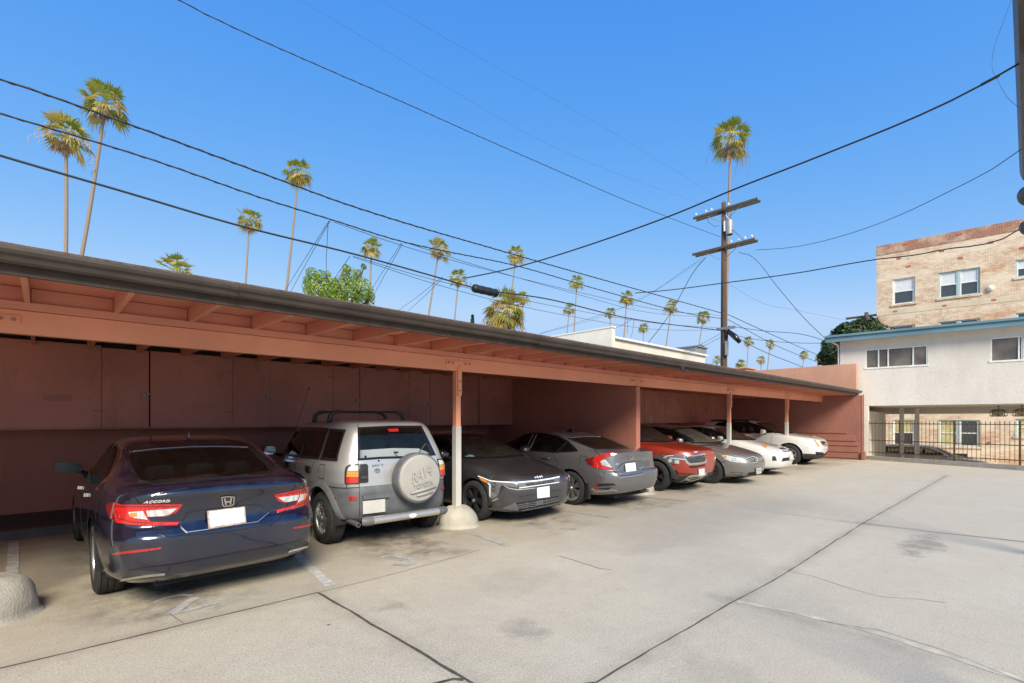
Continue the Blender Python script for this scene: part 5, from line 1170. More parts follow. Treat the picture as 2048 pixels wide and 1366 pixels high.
# ------------------------------------------------------------------ white saloon
wht = car_paint('white_paint', (.65, .645, .63), .0, .3)
W_ = Car('parked_saloon', 'white saloon nose out behind the second white-footed post, amber corner lamps', 'car', [
    (.18, 4.36, .78, Z(.22, .21, .2, .2, .2), 6, 3.6), (.06, 4.49, .85, Z(.28, .28, .27, .26, .25), 6, 3.6), (.01, 4.545, .873, Z(.45, .44, .43, .40, .38), 6, 3.7), (.0, 4.56, .88, Z(.58, .58, .57, .54, .51), 6, 3.8),
    (.03, 4.55, .88, Z(.68, .67, .66, .63, .60), 6, 3.8), (.06, 4.51, .876, Z(.82, .78, .77, .72, .68), 6, 3.6), (.08, 4.44, .866, Z(.96, .90, .86, .80, .745), 6, 3.5), (.14, 4.26, .85, Z(1.03, .98, .93, .88, .82), 5.5, 3.6),
    (.30, 3.85, .83, Z(1.06, 1.02, .98, .955, .92), 5, 4.2), (.55, 3.45, .785, Z(1.09, 1.06, 1.02, 1.01, 1.02), 5.5, 5), (.9, 3.10, .72, Z(1.20, 1.19, 1.17, 1.16, 1.155), 5.5, 5), (1.25, 2.76, .65, Z(1.33, 1.33, 1.32, 1.315, 1.305), 5.5, 5),
    (1.4, 2.52, .60, Z(1.395, 1.405, 1.41, 1.405, 1.395), 5, 5), (1.55, 2.35, .49, Z(1.43, 1.442, 1.446, 1.442, 1.432), 4, 4), (1.8, 2.15, .22, Z(1.452, 1.46, 1.462, 1.46, 1.453), 3, 3), (1.9, 2.05, .004, Z(1.46, 1.464, 1.466, 1.464, 1.46), 2, 2)],
    wht, (1.01, 3.61), 1.53, (.315, .205), ('f', 16.02, 5.85), R(-90), arch=.365)
glasshouse(W_, [(.88, 1.10), (1.22, 1.31), (1.5, 1.385), (2.05, 1.395), (2.45, 1.35), (2.8, 1.22), (3.15, 1.06), (2.4, 1.02), (1.3, 1.03)], [(-.70, 1.03), (-.56, 1.355), (0, 1.38), (.56, 1.355), (.70, 1.03), (0, 1.015)], [(-.6, 1.11), (-.5, 1.34), (0, 1.37), (.5, 1.34), (.6, 1.11)], pillars=((2.12, 2.08, 1.02, 1.39, .06),))
hl = W_.patch('headlight', M['clear'], m_((1012, 428), (1085, 437), (1150, 452), (1222, 470), (1262, 512), (1200, 512), (1110, 488), (1050, 465)), off=.009, thick=.02, mirror=True, dens=14)
W_.patch('indicator_lens', M['amber'], m_((1014, 430), (1088, 440), (1082, 474), (1050, 462)), off=.013, mirror=True, parent=hl)
W_.line('grille_slot', M['under'], [m_((1262, 468), (1345, 474), (1352, 486)), m_((1306, 510), (1372, 518))], 1.4, off=.006, mirror=True)
W_.line('emblem', M['chrome'], [m_(*oval(1390, 492, 12, 12))], .5, off=.010, closed=True)
W_.patch('fog_light', M['rubber'], m_((1163, 582), (1205, 582), (1226, 642), (1163, 645)), off=.008, mirror=True, dens=8)
W_.patch('lower_grille', M['under'], m_((1312, 608), (1397, 598), (1402, 640), (1293, 656)), off=.008, mirror=True)
W_.patch('number_plate', M['plateg'], m_((1394, 576), (1445, 562), (1456, 628), (1402, 638)), off=.025, thick=.02, flat=True, dens=6)
W_.line('bonnet_seam', M['gloss'], [m_((850, 350), (1000, 380), (1200, 430), (1400, 440))], .4, off=.003); W_.line('door_seam', M['rubber'], [[(3.02, .35), (3.05, .95)], [(2.14, .32), (2.12, 1.0)]], .006, 'left', .002, .006, True)
W_.mirrors(2.88, .96, 1.08, wht, (.10, .20, .13)); W_.seats((2.1, 1.35), M['seatt'], .58, 1.2, dash=(2.85, 3.3, 1.0))
W_.finish(); W_.wheels('5', rimr=.64)

# ------------------------------------------------------------------ white sport-utility
X = Car('parked_utility_car', 'tall white utility car nose out at the far end, beside the boarded end wall', 'car', [
    (.15, 4.60, .84, Z(.26, .25, .24, .24, .24), 6, 4), (.06, 4.73, .91, Z(.36, .35, .34, .33, .32), 6, 4), (.03, 4.80, .945, Z(.50, .50, .50, .48, .45), 6, 4.2), (.02, 4.825, .955, Z(.66, .66, .66, .64, .61), 6, 4.2),
    (.04, 4.82, .956, Z(.80, .79, .78, .76, .74), 6.5, 4.0), (.06, 4.79, .953, Z(.92, .90, .89, .87, .84), 7, 3.8), (.09, 4.73, .943, Z(1.02, 1.00, .97, .965, .915), 7, 3.6), (.12, 4.56, .925, Z(1.09, 1.06, 1.03, 1.03, .98), 7, 3.7),
    (.18, 4.12, .895, Z(1.14, 1.10, 1.07, 1.08, 1.06), 7, 4.2), (.26, 3.70, .845, Z(1.21, 1.16, 1.12, 1.125, 1.13), 7, 5), (.40, 3.32, .78, Z(1.36, 1.32, 1.30, 1.29, 1.28), 7, 5.5), (.58, 2.92, .70, Z(1.50, 1.49, 1.48, 1.47, 1.46), 7, 5.5),
    (.68, 2.66, .65, Z(1.57, 1.58, 1.58, 1.575, 1.56), 6, 5), (.80, 2.45, .54, Z(1.61, 1.622, 1.625, 1.62, 1.605), 5, 4), (1.1, 2.1, .26, Z(1.638, 1.648, 1.65, 1.647, 1.638), 3, 3), (1.4, 1.8, .004, Z(1.652, 1.655, 1.658, 1.655, 1.652), 2, 2)],
    wht, (1.09, 3.90), 1.63, (.375, .235), ('f', 20.47, 6.02), R(-90), arch=.435)
glasshouse(X, [(.95, 1.30), (1.25, 1.52), (1.8, 1.55), (2.4, 1.54), (2.8, 1.42), (3.35, 1.16), (2.6, 1.12), (1.4, 1.16)], [(-.74, 1.15), (-.60, 1.51), (0, 1.54), (.60, 1.51), (.74, 1.15), (0, 1.135)], [(-.66, 1.24), (-.58, 1.50), (0, 1.53), (.58, 1.50), (.66, 1.24)], pillars=((2.2, 2.15, 1.12, 1.55, .08),))
hl = X.patch('headlight', M['clear'], m_((1600, 308), (1690, 332), (1742, 342), (1775, 392), (1824, 444), (1762, 447), (1728, 430), (1676, 362)), off=.009, thick=.02, mirror=True, dens=14)
X.patch('indicator_lens', M['amber'], m_((1746, 350), (1766, 352), (1830, 442), (1804, 446)), off=.014, mirror=True, parent=hl)
gr = X.patch('grille', M['chrome'], m_((1828, 362), (1900, 372), (1955, 430), (1945, 448), (1880, 432), (1842, 395)), off=.010, dens=8)
for t in (.2, .5, .8): X.line('grille_slot', M['under'], [m_((1834 + 20 * t, 366 + 40 * t), (1898, 374 + 56 * t))], .7, off=.014, parent=gr)
X.patch('lower_grille', M['under'], m_((1772, 518), (1884, 530), (1888, 566), (1782, 560)), off=.008, mirror=True)
X.patch('lower_vent', M['under'], m_((1918, 524), (1976, 530), (1972, 562), (1924, 562)), off=.008)
X.line('roof_rail', M['rubber'], [[(.9, .62), (1.5, .645), (2.4, .62)]], .05, 'top', .05, .04, True)
X.line('door_seam', M['rubber'], [[(3.3, .45), (3.33, 1.05)], [(2.22, .42), (2.2, 1.1)]], .006, 'left', .002, .006, True)
X.mirrors(3.05, 1.06, 1.20, wht, (.12, .22, .17)); X.seats((2.25, 1.45), M['seatt'], .66, 1.36, dash=(3.05, 3.5, 1.08))
X.finish(split=[('lower_cladding', M['darkclad'], lambda c: c.z < .42)]); X.wheels('7', rimr=.66)
# ------------------------------------------------------------------ the fenced end of the lot
fence = thing('iron_fence', 'rusty iron picket fence on a low concrete kerb across the open end of the lot', 'fence', (FA.x, FA.y, 0))
def fp(s_, off=0): p = FA + FD * s_ + Vector((-FD.y, FD.x, 0)) * off - Vector((FA.x, FA.y, 0)); return Vector((p.x, p.y, 0))
FL = 6.6; nrm_f = Vector((-FD.y, FD.x, 0))
def fbox(s0, s1, o0, o1, z0, z1):
    a, b, c, d = fp(s0, o0), fp(s1, o0), fp(s1, o1), fp(s0, o1); mb = MB()
    mb.prism([a + Vector((0, 0, z0)), b + Vector((0, 0, z0)), c + Vector((0, 0, z0)), d + Vector((0, 0, z0))], (0, 0, z1 - z0)); return mb
fbox(-.1, FL, -.20, .06, -.01, .155).build('kerb', M['boulder'], fence)
for z in (.30, .79, 1.47): fbox(.05, FL, -.085, -.055, z, z + .03).build('rail', M['fence'], fence)
kk = 0
while .12 + kk * .125 < FL:
    s0 = .12 + kk * .125; kk += 1
    if kk % 14 == 10: fbox(s0 - .022, s0 + .022, -.092, -.048, .15, 1.60).build('fence_post', M['fence'], fence); continue
    p = fp(s0, -.07); mb = MB().tube([p + Vector((0, 0, .22)), p + Vector((0, 0, 1.52))], .0085, 6).tube([p + Vector((0, 0, 1.52)), p + Vector((0, 0, 1.56)), p + Vector((0, 0, 1.62))], [.016, .012, .001], 6)
    mb.build('picket', M['fence'], fence)

# ------------------------------------------------------------------ white stucco house
HX = lambda y: 24.95 - .078 * y
hdir = Vector((-.0778, .997, 0))
stucco_h = thing('stucco_house', 'white stucco house with blue eave bridging the open driveway beyond the fence', 'house', (24.95, 0, 0), math.atan2(.0778, .997))
# local frame: +y along the facade, +x away from the lot; local y = distance along
def fy(px): r = ray(px, 839); d = 24.95 / (r.x + .078 * r.y); return r.y * d / .997      # facade pixel column -> local y
def fz(px, py): r = ray(px, py); d = 24.95 / (r.x + .078 * r.y); return H + r.z * d
YL = fy(1680); YR = -7.0
wins = [(fy(1855), fy(1731), fz(1790, 734), fz(1790, 695)), (fy(2046), fy(1981), fz(2010, 722), fz(2010, 674))]
def wall_with_holes(x0, x1, ya, yb, za, zb, holes):
    ys = sorted({ya, yb, *[h[0] for h in holes], *[h[1] for h in holes]}); zs = sorted({za, zb, *[h[2] for h in holes], *[h[3] for h in holes]}); V = []; F = []; ix = {}
    def vid(x, y, z):
        k = (round(x, 4), round(y, 4), round(z, 4))
        if k not in ix: ix[k] = len(V); V.append(k)
        return ix[k]
    solid = lambda y, z: ya < y < yb and za < z < zb and not any(h[0] < y < h[1] and h[2] < z < h[3] for h in holes)
    for i in range(len(ys) - 1):
        for j in range(len(zs) - 1):
            a, b, c, d = ys[i], ys[i + 1], zs[j], zs[j + 1]; my, mz = (a + b) / 2, (c + d) / 2
            if not solid(my, mz): continue
            F.append((vid(x0, a, c), vid(x0, a, d), vid(x0, b, d), vid(x0, b, c))); F.append((vid(x1, a, c), vid(x1, b, c), vid(x1, b, d), vid(x1, a, d)))
            e = 1e-3
            if not solid(a - e, mz): F.append((vid(x0, a, c), vid(x1, a, c), vid(x1, a, d), vid(x0, a, d)))
            if not solid(b + e, mz): F.append((vid(x0, b, c), vid(x0, b, d), vid(x1, b, d), vid(x1, b, c)))
            if not solid(my, c - e): F.append((vid(x0, a, c), vid(x0, b, c), vid(x1, b, c), vid(x1, a, c)))
            if not solid(my, d + e): F.append((vid(x0, a, d), vid(x1, a, d), vid(x1, b, d), vid(x0, b, d)))
    return MB().add(V, F)
ZB, ZT = 2.215, 5.0
wall_with_holes(0, .18, YR, YL, ZB, ZT, wins).build('front_wall', M['stucco'], stucco_h)
MB().box((.18, YL - .2, -1.28), (7.8, YL, ZT)).build('side_wall', M['stucco'], stucco_h)
MB().box((.18, YR, -1.28), (7.8, YR + .2, ZT)).build('side_wall', M['stucco'], stucco_h)
yp = fy(1737); MB().rbox((-.004, yp, -1.28), (.30, YL - .21, ZB - .002), .02).build('corner_pier', M['stucco'], stucco_h)
MB().box((.02, yp + .03, -1.28), (7.0, YL - .21, 2.0)).build('passage_wall', M['stucco'], stucco_h)
MB().box((.182, YR + .2, ZB + .012), (7.6, YL - .2, ZB + .10)).build('soffit', M['stucco'], stucco_h)
MB().box((7.2, YR + .2, 1.93), (7.5, YL - .2, 2.224)).build('rear_beam', M['stucco'], stucco_h)
for yc in (3.95, 3.35): MB().rbox((6.7, yc - .09, -1.28), (6.88, yc + .09, 2.226), .02).build('pillar', M['whitewood'], stucco_h)
MB().box((7.62, YR + .2, 2.23), (7.8, YL - .2, ZT)).build('rear_wall', M['stucco'], stucco_h)
MB().prism([(-.42, YR - .3, 5.16), (-.42, YR - .3, 5.20), (8.1, YR - .3, 5.32), (8.1, YR - .3, 5.0), (-.38, YR - .3, 5.0)], (0, YL + .45 - YR + .3, 0)).build('roof', M['fascia'], stucco_h)
MB().rbox((-.46, YR - .3, 4.90), (-.422, YL + .45, 5.17), .006).rbox((-.52, YR - .3, 5.10), (-.463, YL + .47, 5.19), .008).build('blue_fascia', M['bluefascia'], stucco_h)
MB().box((-.418, YR - .3, 4.965), (0, YL + .4, 4.998)).build('eave_soffit', M['whitewood'], stucco_h)
MB().tube([(-.30, YL + .30, 4.96), (.02, YL + .07, 4.80), (.06, YL + .06, 4.6), (.06, YL + .06, 1.0)], .035, 8).build('downpipe', M['whitewood'], stucco_h)
for wi, (a, b, z0, z1) in enumerate(wins):
    fr = MB().box((.015, a, z0), (.09, a + .04, z1)).box((.015, b - .04, z0), (.09, b, z1)).box((.015, a + .04, z1 - .04), (.09, b - .04, z1)).box((-.02, a - .04, z0 - .03), (.09, b + .04, z0 + .035)).build('window', M['alloy'] if False else M['whitewood'], stucco_h)
    W2 = b - a
    for t in ((.0, .22, .62, .78, 1.0) if wi == 0 else (0, .12, 1.0))[1:-1]: MB().box((.02, a + W2 * t - .022, z0 + .035), (.085, a + W2 * t + .022, z1 - .04)).build('window_mullion', M['whitewood'], fr)
    MB().box((.06, a + .04, z0 + .036), (.068, b - .04, z1 - .041)).build('pane', M['panebrown'], fr)
# hanging lanterns under the soffit
def lantern(px, d, label, ztop):
    p = at(px, 815, d); o = thing('hanging_lantern', label, 'lantern', (p.x, p.y, ztop), 0, 'lanterns under the soffit')
    MB().tube([(0, 0, 0), (0, 0, -.14)], .012, 6).lathe([(.05, 0), (.05, -.02), (.012, -.03)], 12).build('hanging_rod', M['blackmetal'], o)
    mb = MB()
    for z, r in ((-.14, .10), (-.20, .24), (-.40, .27), (-.44, .24)): mb.tube([(r * math.cos(6.2832 * k / 16), r * math.sin(6.2832 * k / 16), z) for k in range(17)], .012, 5)
    for k in range(8):
        a = 6.2832 * k / 8; mb.tube([(r * math.cos(a), r * math.sin(a), z) for z, r in ((-.14, .10), (-.20, .24), (-.40, .27), (-.44, .24))], .009, 5)
    mb.build('cage', M['blackmetal'], o)
    MB().lathe([(.0001, -.16), (.08, -.18), (.16, -.24), (.16, -.40), (.0001, -.43)], 14).build('glass_shade', M['lamp'], o, True)
lantern(1997, 21.0, 'caged lantern hanging from the driveway soffit, nearer the fence middle', 2.224); lantern(2044, 20.0, 'caged lantern hanging at the right edge of the driveway soffit', 2.224)

# ------------------------------------------------------------------ old brick apartment block
BX = 41.6
brick = thing('brick_building', 'tall cream-painted brick apartment block with red parapet behind the stucco house', 'building', (BX, 0, 0), math.atan2(.0778, .997))
def by(px): r = ray(px, 839); d = BX / (r.x + .078 * r.y); return r.y * d / .997
def bz(px, py): r = ray(px, py); d = BX / (r.x + .078 * r.y); return H + r.z * d
BL, BR = by(1753), -12.0
ZP = bz(1753, 512); ZTOP = bz(1753, 493)
bw = [(by(1830), by(1785), bz(1808, 607), bz(1808, 556), 1), (by(1960), by(1877), bz(1918, 592), bz(1918, 540), 2), (by(2098), by(2031), bz(2048, 553), bz(2048, 518), 2)]
F3 = 3.12
holes = []
for (a, b, z0, z1, n) in bw:
    for fl in range(4):
        if z0 - fl * F3 > -1.2: holes.append((a, b, z0 - fl * F3, z1 - fl * F3))
wall_with_holes(0, .35, BR, BL, -1.28, ZP, holes).build('front_wall', M['brick'], brick)
MB().box((.35, BL - .3, -1.28), (12, BL, ZP)).box((.35, BR, -1.28), (12, BR + .3, ZP)).box((11.7, BR + .3, -1.28), (12, BL - .3, ZP)).build('side_wall', M['brick'], brick)
MB().rbox((-.03, BR, ZP + .001), (.40, BL + .02, ZTOP), .02).box((.42, BR, ZP - .3), (12.0, BL, ZP + .1)).build('parapet', M['redbrick'], brick)
rnd = random.Random(5)
for zc, y0, y1, st in ((ZP - .42, BR, BL - 1.2, 2.05), (ZP - 1.05, BR, BL - 1.7, 2.3), (bz(1800, 622), BR, BL - 1.0, 2.1), (ZTOP - .22, BR, BL - 1.5, 3.0)):
    y = y1
    while y > -3: MB().box((-.022 if zc < ZP else -.05, y - .11, zc - .06), (.02, y + .11, zc + .06)).build('anchor_brick', M['redtile'], brick); y -= st * rnd.uniform(.8, 1.2)
for zc in (bz(1800, 540) + .55, bz(1800, 620) - .25, bz(1800, 620) + 0.9 - F3): MB().rbox((-.02, BR, zc), (.0, BL - .01, zc + .34), .005).build('string_course', stucco('cream_render_band', (.66, .55, .39), .9, .35, 1, .5), brick) if zc == bz(1800, 620) - .25 else None
for (a, b, z0, z1, n) in bw:
    for fl in range(4):
        u0, u1 = z0 - fl * F3, z1 - fl * F3
        if u0 < -1.2: continue
        w_ = MB().box((.06, a, u0), (.16, a + .07, u1)).box((.06, b - .07, u0), (.16, b, u1)).box((.06, a + .07, u1 - .07), (.16, b - .07, u1)).box((.06, a + .07, u0), (.16, b - .07, u0 + .07)).build('window', M['teal'] if n == 2 else M['whitewood'], brick)
        MB().rbox((-.07, a - .10, u0 - .13), (.05, b + .10, u0 - .005), .01).build('sill', M['brick'], w_)
        cells = [(a + .07, b - .07)] if n == 1 else [(a + .07, (a + b) / 2 - .07), ((a + b) / 2 + .07, b - .07)]
        if n == 2: MB().box((.055, (a + b) / 2 - .07, u0 + .07), (.165, (a + b) / 2 + .07, u1 - .07)).build('mullion', M['teal'], w_)
        for ci, (c0, c1_) in enumerate(cells):
            mid = (u0 + u1) / 2
            MB().box((.08, c0, u0 + .07), (.13, c0 + .05, u1 - .07)).box((.08, c1_ - .05, u0 + .07), (.13, c1_, u1 - .07)).box((.08, c0 + .05, mid - .03), (.13, c1_ - .05, mid + .03)).build('sash', M['whitewood'], w_)
            MB().box((.12, c0 + .05, mid + .03), (.125, c1_ - .05, u1 - .07)).build('pane', M['blind'] if fl == 0 else (M['curtain'] if fl == 3 and (ci == 1 or n == 1) else M['pane']), w_)
            MB().box((.13, c0 + .05, u0 + .07), (.135, c1_ - .05, mid - .03)).build('pane', M['pane'] if not (fl == 3 and ci == 1) else M['curtain'], w_)
pv = by(1981); zv = bz(1981, 577)
MB().lathe([(.16, 0), (.18, .10), (.12, .18), (.0001, .20)], 16, Matrix.Translation((-.0, pv, zv)) @ Matrix.Rotation(R(-90), 4, 'Y')).build('vent_cap', M['whitewood'], brick, True)
MB().box((-.03, by(1935), bz(1918, 916)), (.05, by(1898), bz(1918, 907))).build('air_brick', M['under'], brick)
MB().lathe([(.09, -.2), (.09, .02), (.0001, .021)], 12, Matrix.Translation((-.02, by(1978), bz(1978, 886))) @ Matrix.Rotation(R(-90), 4, 'Y')).build('wall_pipe', M['steel'], brick)

# ------------------------------------------------------------------ white shed behind the carport
shed = thing('white_shed', 'low white industrial building with sloped parapet behind the carport roof', 'building', (0, 0, 0))
cn = on_y(1222, 672, 15.0); sx0 = cn.x; z_e = cn.z; z_p = on_y(1220, 655, 15.0).z; sx1 = on_y(1410, 712, 15.0).x
MB().box((sx0 + .3, 15.0, -1.28), (sx1, 29.0, z_e - .065)).build('long_wall', M['white_siding'], shed)
MB().prism([(sx0, 14.95, -1.28), (sx0, 14.95, z_p), (sx0, 29, z_p + .2), (sx0, 29, -1.28)], (.295, 0, 0)).build('parapet_wall', M['white_siding'], shed)
MB().rbox((sx0 - .03, 14.90, z_p + .002), (sx0 + .33, 29, z_p + .08), .01).build('parapet_cap', M['whitewood'], shed)
MB().prism([(sx0 + .30, 14.93, z_e - .06), (sx0 + .30, 14.93, z_e + .02), (sx0 + .30, 20, z_e + .35), (sx0 + .30, 29, z_e + .1), (sx0 + .30, 29, z_e - .2)], (sx1 - sx0 - .1, 0, 0)).build('roof', M['whitewood'], shed)
MB().rbox((sx0 + .3, 14.86, z_e - .12), (sx1 + .2, 14.928, z_e - .01), .02).build('gutter', M['whitewood'], shed)
xm = on_y(1400, 705, 15.5).x; MB().rbox((xm - .8, 15.4, z_e + .0), (xm + .8, 17, z_e + .55), .03).box((xm - .9, 15.3, z_e + .552), (xm + .9, 17.1, z_e + .62)).build('roof_monitor', M['transformer'], shed)
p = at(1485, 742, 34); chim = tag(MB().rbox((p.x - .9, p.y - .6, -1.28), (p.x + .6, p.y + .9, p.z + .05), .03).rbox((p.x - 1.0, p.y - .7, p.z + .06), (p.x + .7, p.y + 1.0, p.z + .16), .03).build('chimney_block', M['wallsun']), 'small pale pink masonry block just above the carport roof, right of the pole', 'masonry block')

# ------------------------------------------------------------------ utility pole
PX_, PYY = 28.03, 12.0
pole = thing('utility_pole', 'tall brown wooden utility pole with two crossarms and a transformer', 'utility pole', (PX_, PYY, 0))
pz = lambda y: H + (HY - y) * 28.0 / FP
MB().tube([(0, 0, -1.3), (0, 0, 4), (0, 0, 9), (0, 0, pz(405))], [.20, .185, .15, .12], 16).build('pole', M['pole'], pole, True)
def armbox(z, y0, y1, x, tilt=0): return MB().rbox((x - .055, y0, z - .065), (x + .055, y1, z + .065), .008)
y_of = lambda px: (1450 - px) / 35.2
for zc, a, b in ((pz(421), y_of(1517), y_of(1390)), (pz(496), y_of(1512), y_of(1388))):
    for sx in (-1, 1):
        am = armbox(zc, a, b, sx * .20).build('crossarm', M['arm'], pole)
    MB().tube([(-.2, a * .55, zc - .07), (-.1, 0, zc - .75)], .018, 6).build('arm_brace', M['steel'], pole); MB().tube([(-.2, b * .55, zc - .07), (-.1, 0, zc - .75)], .018, 6).build('arm_brace', M['steel'], pole)
def insulator(y, z, x=-.2): return MB().lathe([(.012, 0), (.012, .06), (.055, .07), (.06, .10), (.035, .13), (.05, .15), (.045, .19), (.0001, .21)], 12, Matrix.Translation((x, y, z)))
for y in (1.55, .62, -.35, .95): insulator(y, pz(421) + .066).build('insulator', M['porcelain'], pole, True)
for y in (-.9, -1.25, -1.6, -.5): insulator(y, pz(496) + .066).build('insulator', M['porcelain'], pole, True)
MB().lathe([(.16, pz(474)), (.20, pz(473)), (.20, pz(448)), (.18, pz(446)), (.0001, pz(445))], 20, Matrix.Translation((-.10, -.36, 0))).box((-.10, -.2, pz(466)), (.0, -.1, pz(450))).build('transformer', M['transformer'], pole, True, 40)
MB().tube([(-.25, -.14, pz(446)), (-.25, -.14, pz(466))], .05, 10).tube([(-.10, .0, pz(441)), (-.3, -.25, pz(436)), (-.2, -.42, pz(446))], .02, 6).build('cut_out_fuse', M['porcelain'], pole)
for pts in (((-.2, .95, pz(421)), (-.3, .75, pz(440)), (-.25, .4, pz(452)), (-.1, .2, pz(449))), ((-.2, -.35, pz(421)), (-.35, -.55, pz(435)), (-.2, -.45, pz(446))), ((-.15, -.45, pz(462)), (-.3, -.9, pz(480)), (-.2, -1.2, pz(494)))): MB().tube(pts, .012, 6).build('jumper_wire', M['cable'], pole)
MB().tube([(-.2, -.05, pz(735)), (-.2, -.05, pz(560))], .035, 8).build('riser_pipe', M['arm'], pole)
MB().rbox((-.30, -.32, pz(712)), (-.12, -.18, pz(684)), .01).build('cable_box', M['transformer'], pole)
MB().tube([(-.2, -.3, pz(664)), (-.3, -.75, pz(678)), (-.25, -1.0, pz(690))], [.12, .16, .10], 10).tube([(-.2, -.3, pz(664)), (-.2, -.28, pz(690)), (-.2, -.26, pz(714))], [.03, .05, .03], 8).build('splice_case', M['gloss'], pole, True)
MB().rbox((-.30, -.75, pz(661)), (-.20, .3, pz(656)), .01).build('guard_arm', M['steel'], pole)
# distant pole by the dark tree
p = at(1733, 632, 34); q_ = thing('distant_utility_pole', 'small distant pole with one crossarm rising behind the dark tree', 'utility pole', (p.x, p.y, 0))
MB().tube([(0, 0, -1.3), (0, 0, p.z + .25)], .12, 10).build('pole', M['pole'], q_, True); MB().rbox((-.06, -1.1, p.z - .08), (.06, 1.2, p.z + .06), .01).build('crossarm', M['arm'], q_)

# ------------------------------------------------------------------ overhead lines
def cable(label, pts, r, mat='cable', cat='cable', plane=None, d0=None, d1=None, group='overhead lines', twist=False, name='overhead_cable', ends=None, r1=None, ext=0):
    """pts in photo columns and rows, set in the vertical plane y = plane, or in the plane through two depths"""
    if plane is not None: P = [on_y(x, y, plane) for x, y in pts]
    else:
        x0, x1 = pts[0][0], pts[-1][0]
        P = []
        for i, (x, y) in enumerate(pts):
            t = (x - x0) / (x1 - x0) if abs(x1 - x0) > 1 else i / (len(pts) - 1)
            P.append(at(x, y, 1 / ((1 - t) / d0 + t / d1)))
    # smooth through the points
    n = len(P); fine = []
    if n > 2:
        L = [0]
        for a, b in zip(P, P[1:]): L.append(L[-1] + (b - a).length)
        fs = [pchip_free(L, [p[k] for p in P]) for k in range(3)]; m = max(24, n * 6)
        fine = [Vector((fs[0](L[-1] * i / m), fs[1](L[-1] * i / m), fs[2](L[-1] * i / m))) for i in range(m + 1)]
    else: fine = P
    if ext: fine = [fine[0] + (fine[0] - fine[2]).normalized() * ext] + fine
    if ends: fine = [Vector(ends[0])] + fine if ends[0] else fine; fine = fine + [Vector(ends[1])] if ends and ends[1] else fine
    mb = MB().tube(fine, r if not r1 else [r + (r1 - r) * i / (len(fine) - 1) for i in range(len(fine))], 6)
    if twist:
        tw = []
        L = 0
        for i, p in enumerate(fine):
            pass
        M_ = int(sum((b - a).length for a, b in zip(fine, fine[1:])) / .12); 
        for i in range(min(M_, 500)):
            t = i / min(M_, 500) * (len(fine) - 1); k = int(t); u = t - k; c = fine[k].lerp(fine[min(k + 1, len(fine) - 1)], u); tw.append(c + Vector((0, math.cos(i * .9) * r * 1.05, math.sin(i * .9) * r * 1.05)))
        mb.tube(tw, r * .55, 4)
    o = mb.build(name, M[mat], None, True); tag(o, label, cat, group); return o
def pchip_free(xs, ys):
    n = len(xs); d = [(ys[i + 1] - ys[i]) / (xs[i + 1] - xs[i]) for i in range(n - 1)]; m = [d[0]] + [(d[i - 1] + d[i]) / 2 for i in range(1, n - 1)] + [d[-1]]
    def f(x):
        i = 0
        while i < n - 2 and x > xs[i + 1]: i += 1
        h = xs[i + 1] - xs[i]; t = (x - xs[i]) / h; t2, t3 = t * t, t ** 3
        return (2 * t3 - 3 * t2 + 1) * ys[i] + (t3 - 2 * t2 + t) * h * m[i] + (-2 * t3 + 3 * t2) * ys[i + 1] + (t3 - t2) * h * m[i + 1]
    return f
Yc = 11.85
cable('topmost thick twisted cable along the carport from top left to the pole', [(-160, 112), (0, 158), (240, 242), (520, 345), (700, 411), (1000, 501), (1200, 558), (1443, 626)], .017, plane=Yc, twist=True, ext=30)
cable('middle thick cable along the carport, drop wires tied on near its left half', [(-160, 180), (0, 227), (300, 318), (520, 395), (665, 440), (800, 482), (1030, 531), (1200, 580), (1380, 628), (1443, 637)], .015, plane=Yc, twist=True, ext=30)
cable('lowest thick cable along the carport carrying the black splice case', [(-160, 262), (0, 311), (250, 384), (470, 449), (700, 506), (880, 556), (950, 576), (1090, 597), (1250, 635), (1443, 661)], .021, plane=Yc, ext=30)
for lab, pts, rr in (('upper of three cables running on from the pole towards the dark tree', [(1456, 629), (1550, 672), (1640, 712), (1740, 755)], .019), ('middle of three cables running on from the pole towards the dark tree', [(1456, 639), (1550, 690), (1650, 730), (1720, 758)], .017), ('lowest of three cables leaving the pole to the right, past the hanging splice', [(1456, 664), (1510, 695), (1600, 732), (1680, 766)], .019)):
    cable(lab, list(reversed(pts)), rr, plane=Yc, ext=30)
cable('twisted drop cable curving down from the top edge to the pole transformer', [(300, -38), (358, 0), (480, 61), (630, 128), (830, 215), (950, 269), (1100, 335), (1240, 396), (1340, 436), (1441, 474)], .0105, d0=9.3, d1=27.8, twist=True, ext=20)
cable('straight black cable from upper right down across the sky to the splice', [(2040, 126), (1985, 158), (1880, 212), (1650, 308), (1475, 376), (1340, 432), (1090, 518), (1000, 542), (932, 556)], .0085, d0=4.09, d1=15.3, r1=.018)
cable('sagging thin cable from the right edge to the lower crossarm', [(2046, 296), (1990, 335), (1900, 382), (1800, 430), (1700, 467), (1600, 492), (1512, 500)], .005, d0=5.35, d1=27.4, r1=.014)
cable('long black cable in front of the brick block, running left to the palms', [(2040, 458), (2010, 476), (1960, 490), (1900, 497), (1830, 510), (1752, 519), (1600, 545), (1440, 567), (1340, 580), (1270, 586)], .009, d0=7.2, d1=21.0, r1=.018)
cable('loose hair-thin wire looping down beside the right-hand eave', [(2026, -10), (2008, 40), (1986, 105), (1984, 130), (1995, 160), (2015, 195), (2042, 218)], .0016, d0=4.6, d1=4.4, mat='thinwire')
cable('service wire from the lower crossarm down to the stucco house mast', [(1478, 505), (1502, 512), (1560, 580), (1610, 638), (1672, 697)], .014, d0=27.5, d1=22.0)
cable('drop wire from lower crossarm left end down behind the white shed', [(1412, 514), (1390, 540), (1340, 628), (1290, 694)], .018, d0=28, d1=31)
